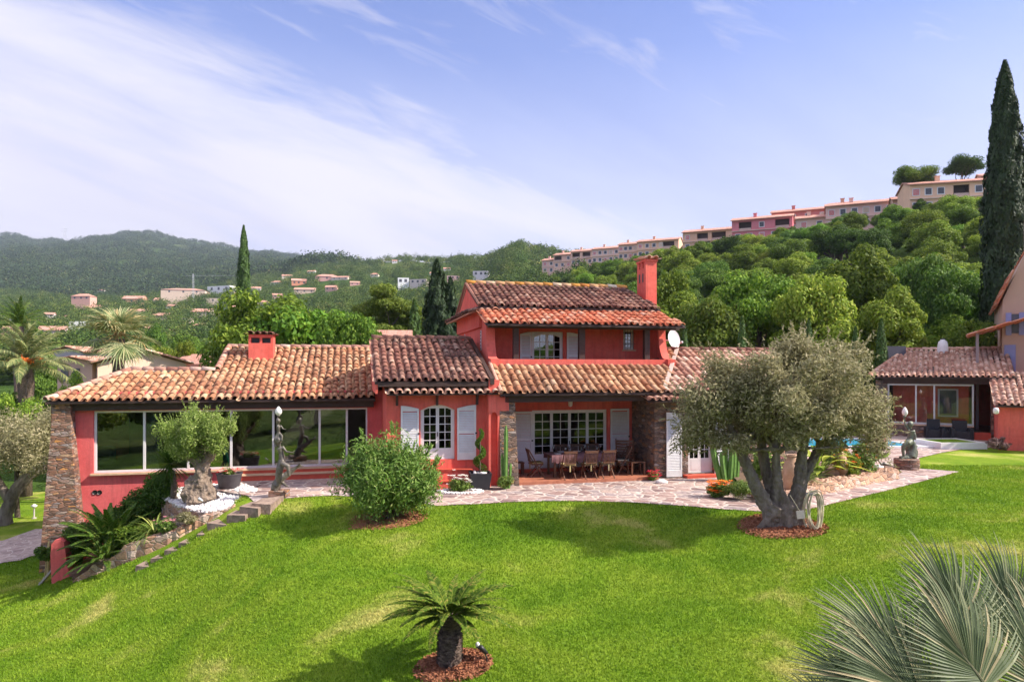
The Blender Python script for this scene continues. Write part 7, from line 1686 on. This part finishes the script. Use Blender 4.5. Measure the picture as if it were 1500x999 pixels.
rect('stone_pillar', -.55, -.002, 0, .5, -.2, 3.05, M['stone_grey'], PH); rect('stone_pillar', 4.48, 5.25, -.1, .6, -.2, 3.15, M['stone'], PH)
rect('beam', -.2, 4.9, -.12, .07, z1_+.01, z1_+.30, M['wood_dark'], PH); rect('door_step', 3.79, 4.47, -.2, .3, -.1, z0_-.30, M['step_red'], PH)
rect('floor', -.5, 5.2, .32, 5.4, -.2, z0_-.3, M['inside_floor'], PH); bw = rect('back_wall', -.5, 5.2, 5.4, 5.7, -.2, 3.9, M['stucco'], PH)
rect('side_wall', -.55, -.3, .52, 5.38, -.2, 3.0, M['stucco'], PH); mb = MB(); mb.prism([(.62,-.2),(5.7,-.2),(5.7,4.0),(5.1,4.6),(4.6,4.75),(.62,3.2)], 0, 5.0, 5.27); mb.build('side_wall', M['stucco'], PH)
rect('inner_partition', .2, 3.6, 1.1, 1.2, z0_-.3, 2.9, M['stucco'], PH); iw = rect('inner_window', 2.25, 3.15, 1.04, 1.095, 1.15, 2.6, M['white'], PH); rect('pane', 2.33, 3.07, 1.02, 1.03, 1.23, 2.52, M['win_far'], iw)
eP, zeP, rP, zrP = -.55, 3.22, 4.4, 4.72; LP_ = math.hypot(rP-eP, zrP-zeP)
tr = roofpiece('pool_house_roof', -.85, 5.45, eP, zeP, rP, zrP, M['tile_pale'], PH, seed=61, poly=[(0,0),(6.3,0),(6.3,LP_),(1.55,LP_)])
mb = MB(); ridge_row(mb, (.70, rP, zrP), (5.5, rP, zrP), seed=6); ridge_row(mb, (-.85, eP, zeP+.02), (.70, rP, zrP), seed=7); mb.build('ridge', M['tile_pale'], tr, True)
deck('rear_slope', [(.70,rP,zrP),(5.45,rP,zrP),(5.45,8.6,3.3),(-.85,8.6,3.3),(-.85,eP,zeP)], .05, M['roof_far'], tr, .03)
dk = rect('pool_terrace', -1.2, 5.2, -2.4, -.01, -.05, .13, M['coping'], PH)
AN = thing('red_annex', 'low red annex with tiled lean-to roof in front of the pool house', 'house', (22.05, 30.95, .1), R(-32))
rect('wall', 0, 6, 0, 3.5, -.3, 1.98, M['stucco'], AN); mb = MB(); mb.prism([(.0,1.98),(3.5,1.98),(3.5,3.3)], 0, .02, 5.98); mb.build('gable_wall', M['stucco'], AN)
roofpiece('annex_roof', -.12, 6.1, -.22, 2.0, 3.5, 3.45, M['tile_pale'], AN, seed=63)
wl = thing('wall_lamp', 'small white bulkhead lamp on the red annex wall', 'lamp', tuple(W(1459, 602, 30.45)), R(-32)); mb = MB(); mb.lathe([(.03,-.14),(.11,-.10),(.12,.06),(.08,.14),(0,.16)], 10); mb.build('shade', M['globe'], wl, True); mb = MB(); mb.box(-.06,.06,.05,.24,-.05,.05); mb.build('bracket', M['iron'], wl)
ln = thing('wall_hatch', 'small white meter box low on the red annex wall', 'box', (0,0,0)); bpy.data.objects.remove(ln)
# rattan armchairs
def rattan(label, p, rz, w_=.8, back=.78):
    t_ = thing('rattan_armchair', label, 'armchair', p, rz, 'black rattan seats outside the pool house')
    rect('seat', -w_/2+.14, w_/2-.14, -.38, .30, .04, .36, M['rattan'], t_); c_ = rect('cushion', -w_/2+.15, w_/2-.15, -.39, .28, .362, .46, M['planter_dark'], t_)
    for a in (-1, 1): mb = MB(); x0, x1 = sorted((a*(w_/2-.135), a*w_/2)); mb.box(x0, x1, -.4, .42, 0.02, .60); mb.build('armrest', M['rattan'], t_)
    mb = MB(); mb.prism([(.302,.03),(.42,.03),(.50,back),(.38,back)], 0, -w_/2+.137, w_/2-.137); mb.build('backrest', M['rattan'], t_); return t_
for px, Y, lb, w_, bk in ((1369,34.4,'black rattan armchair at the pool end of the pool house seats',.85,.95),(1388,34.0,'low black rattan seat between the two armchairs',.62,.5),(1408,33.4,'black rattan armchair beside the purple shrub',.9,.95)):
    rattan(lb, (PX(px, Y), Y, .23), R(-24), w_, bk)
for px, py, d, lb in ((1437,655,(.62,.5,.36),'low purple leaved shrub at the corner of the red annex'),(1457,650,(.36,.3,.62),'taller bare purplish shrub against the red annex wall'),(1441,640,(.3,.3,.42),'green shrub with white blooms by the pool house door')):
    g = G(px, py, .15); cl, mb = bush(rr, d, 2600, .09, .03, 20, .16); clump('purple_shrub' if 'purpl' in lb else 'green_shrub', lb, 'shrub', mb, M['purple_leaf'] if 'purpl' in lb else M['leaf'], (g[0], min(g[1], 30.2), .1+(.1 if 'taller' in lb else 0)))
tr_ = thing('trough_planter', 'dark low trough planter at the foot of the red annex wall', 'planter', tuple(G(1473, 657.5, .12))); rect('box', -.32, .32, -.12, .12, 0, .2, M['planter_dark'], tr_); rect('soil', -.29, .29, -.09, .09, .201, .206, M['soil'], tr_)
# ---------------------------------------------------------------- palms behind and the blue palm up close
def fan_leaf(r, L, n=34, ang=125, w_=.05, costa=.25, droop=.25, fold=.2, split=.45):
    mb = MB(); V = []; A = []
    for i in range(n):
        ph = R(-ang+2*ang*(i+.5)/n); f = 1-abs(ph)/R(ang+20); st = np.array((costa*L*f, 0, -.12*costa*L*f*f)); d = np.array((math.cos(ph), math.sin(ph), fold*abs(math.sin(ph)))); d = unit(d); sd = np.array((-math.sin(ph), math.cos(ph), 0)); l = L*(.72+.28*math.cos(ph*.8))*r.uniform(.92, 1.06); c = r.rand(); dr = droop*r.uniform(.6, 1.5)
        ws = (.35, 1, .8, .5, .04); fs = (0, .4, .62, .82, 1); k0 = len(V); wl_ = w_*(1+.0*f)
        for q_, wv in zip(fs, ws):
            p = st+d*l*q_+np.array((0, 0, -dr*l*max(0, q_-.35)**2)); V += [p-sd*wl_*wv*.5, p+np.array((0,0,-.25*wl_*wv)), p+sd*wl_*wv*.5]
        A += [c]*8
    m = len(V)//15; F = [(b*15+3*k+j, b*15+3*k+1+j, b*15+3*k+4+j, b*15+3*k+3+j) for b in range(m) for k in range(4) for j in (0, 1)]
    mb.add(V, F, A); mb.tube([(0,0,0),(costa*L*.5,0,-.02*costa*L),(costa*L,0,-.10*costa*L)], [.018,.012,.004], 5, .9); mb.tube([(-.9*L,0,.0),(0,0,0)], [.022,.016], 5, .95); return mb.mesh('frond')
# washingtonia behind the wing roof
Yp = 33; X = PX(173, Yp); zc = W(172, 497, Yp)[2]; zb = Hs(X, Yp)-.3
t_ = thing('fan_palm', 'sunlit fan palm with drooping pale leaves rising behind the wing roof', 'palm', (X, Yp, zb)); mb = MB(); mb.tube([(0,0,0),(.05,0,(zc-zb)*.5),(0,0,zc-zb)], [.30,.22,.30], 12); mb.build('trunk', M['bark_palm'], t_, True)
FL = [fan_leaf(np.random.RandomState(60+i), 1.25, 30, 120, .06, .2, .6, .15) for i in range(3)]
r6 = np.random.RandomState(66)
for i in range(40):
    me = withmat(FL[i % 3], M['fan_leaf']); o = bpy.data.objects.new('frond', me); C.objects.link(o); o.parent = t_; a = i*2.4+r6.normal(0,.2); e = r6.uniform(-.45, 1.5); d = np.array((math.cos(a)*math.cos(e), math.sin(a)*math.cos(e), math.sin(e)*1.0)); pl_ = .95*r6.uniform(.7, 1.1)
    o.location = tuple(np.array((0,0,zc-zb))+d*pl_*.95); o.rotation_euler = (Matrix.Rotation(a, 4, 'Z')@Matrix.Rotation(-(e-.35), 4, 'Y')).to_euler(); s_ = r6.uniform(.75, 1.05); o.scale = (s_,)*3
PF = [frond(np.random.RandomState(90+i), 2.6, 46, .48, .75, .75, .028, .15, rr=.03, taper=(.5, 1, .35), hang=.35) for i in range(3)]
for px, py, Y, n, lb, sc_ in ((38,541,36,46,'date palm with orange fruit stalks standing low beside the wing corner',1.25),(27,478,46,30,'dark date palm crown standing higher behind the orange fruited one',.85)):
    X = PX(px, Y); zc = W(px, py, Y)[2]; zb = Hs(X, Y)-.3; t_ = thing('date_palm', lb, 'palm', (X, Y, zb)); mb = MB(); hz = zc-zb; mb.tube([(0,0,0),(0,0,hz*.6),(0,0,hz*.9),(0,0,hz)], [.3,.25,.40,.30], 12); mb.build('trunk', M['bark_palm'], t_, True)
    palm_crown(t_, PF, n, M['palm_leaf'] if Y < 40 else M['cycad'], hz, (-.5, 1.35), int(px), (.75*sc_, 1.0*sc_), r0=.12)
    if Y < 40:
        mb = MB()
        for k in range(9):
            a = r6.uniform(0, 6.28); P0 = np.array((.2*math.cos(a), .2*math.sin(a), hz+.1)); e = P0+np.array((.5*math.cos(a), .5*math.sin(a), .35)); mb.tube([P0, e], .015, 5, .5)
            for _ in range(26): p = e+r6.normal(0,.11,3); mb.tube([e, p], .006, 4, .5, False); mb.ball(p, .03, 5, 4, r6.rand())
        mb.build('fruit_stalk', M['fl_orange'], t_)
# blue palm: crown low and close to the viewer
bx_, by_ = 3.95, 5.15; bzg = gh(bx_, by_); t_ = thing('blue_fan_palm', 'large silvery blue fan palm spreading stiff leaves over the lawn corner', 'palm', (bx_, by_, bzg)); hz = 1.05-bzg
mb = MB(); mb.tube([(0,0,-.2),(0,0,hz*.6),(0,0,hz)], [.28,.24,.20], 16); mb.build('trunk', M['bark_palm'], t_, True)
specs = [ # hub px, py, Y ; pointing azimuth, size, tilt towards the viewer
 (1420, 940, 4.9, 106, .68, .15), (1350, 985, 4.7, 140, .70, .35), (1488, 948, 5.3, 86, .74, .1), (1310, 1018, 4.6, 160, .58, .35), (1455, 1020, 4.6, 118, .78, .45), (1550, 978, 5.2, 66, .80, .2), (1385, 1048, 4.5, 142, .78, .6), (1545, 1045, 4.7, 95, .78, .35), (1270, 1066, 4.5, 170, .56, .6)]
for i, (px, py, Y, ang_, s_, tilt) in enumerate(specs):
    me = fan_leaf(np.random.RandomState(120+i), .82, 54, 86, .030, .46, .40, .12, .5); me = withmat(me, M['blue_palm']); o = bpy.data.objects.new('frond', me); C.objects.link(o); o.parent = t_
    p = W(px, py, Y); a = R(ang_); d = Vector((math.cos(a), .25, math.sin(a))).normalized(); nrm = Vector((.1, -1, .35+tilt)); nrm = (nrm-nrm.dot(d)*d).normalized(); y_ = nrm.cross(d)
    m_ = Matrix((d, y_, nrm)).transposed().to_4x4(); o.rotation_euler = m_.to_euler(); o.location = (p[0]-bx_, p[1]-by_, p[2]-bzg); o.scale = (s_,)*3
# a bush beyond the frame that throws its shade on the lawn
sb = thing('garden_bush', 'dense bush at the lawn edge beyond the blue palm', 'bush', (14.5, 13.6, gh(14.5, 13.6))); cl, mb = bush(rr, (1.6,1.5,1.2), 9000, .14, .05, 40, .5); mb.build('foliage', M['leaf'], sb)
# ---------------------------------------------------------------- the air
HAZE = True
if HAZE:
    mb = MB(); mb.box(-3500, 3500, -3100, 3600, -5, 545); hz_ = mb.build('haze', None); m = bpy.data.materials.new('haze_air'); m.use_nodes = True; nt = m.node_tree
    nt.nodes.remove(nt.nodes['Principled BSDF']); pv = nt.nodes.new('ShaderNodeVolumePrincipled'); pv.inputs['Color'].default_value = (.70, .80, 1.0, 1); pv.inputs['Density'].default_value = .00011; pv.inputs['Anisotropy'].default_value = .1
    nt.links.new(pv.outputs[0], nt.nodes['Material Output'].inputs['Volume']); hz_.data.materials.append(m); hz_['kind'] = 'stuff'; hz_['label'] = 'thin pale blue air haze lying over the whole valley'; hz_['category'] = 'haze'
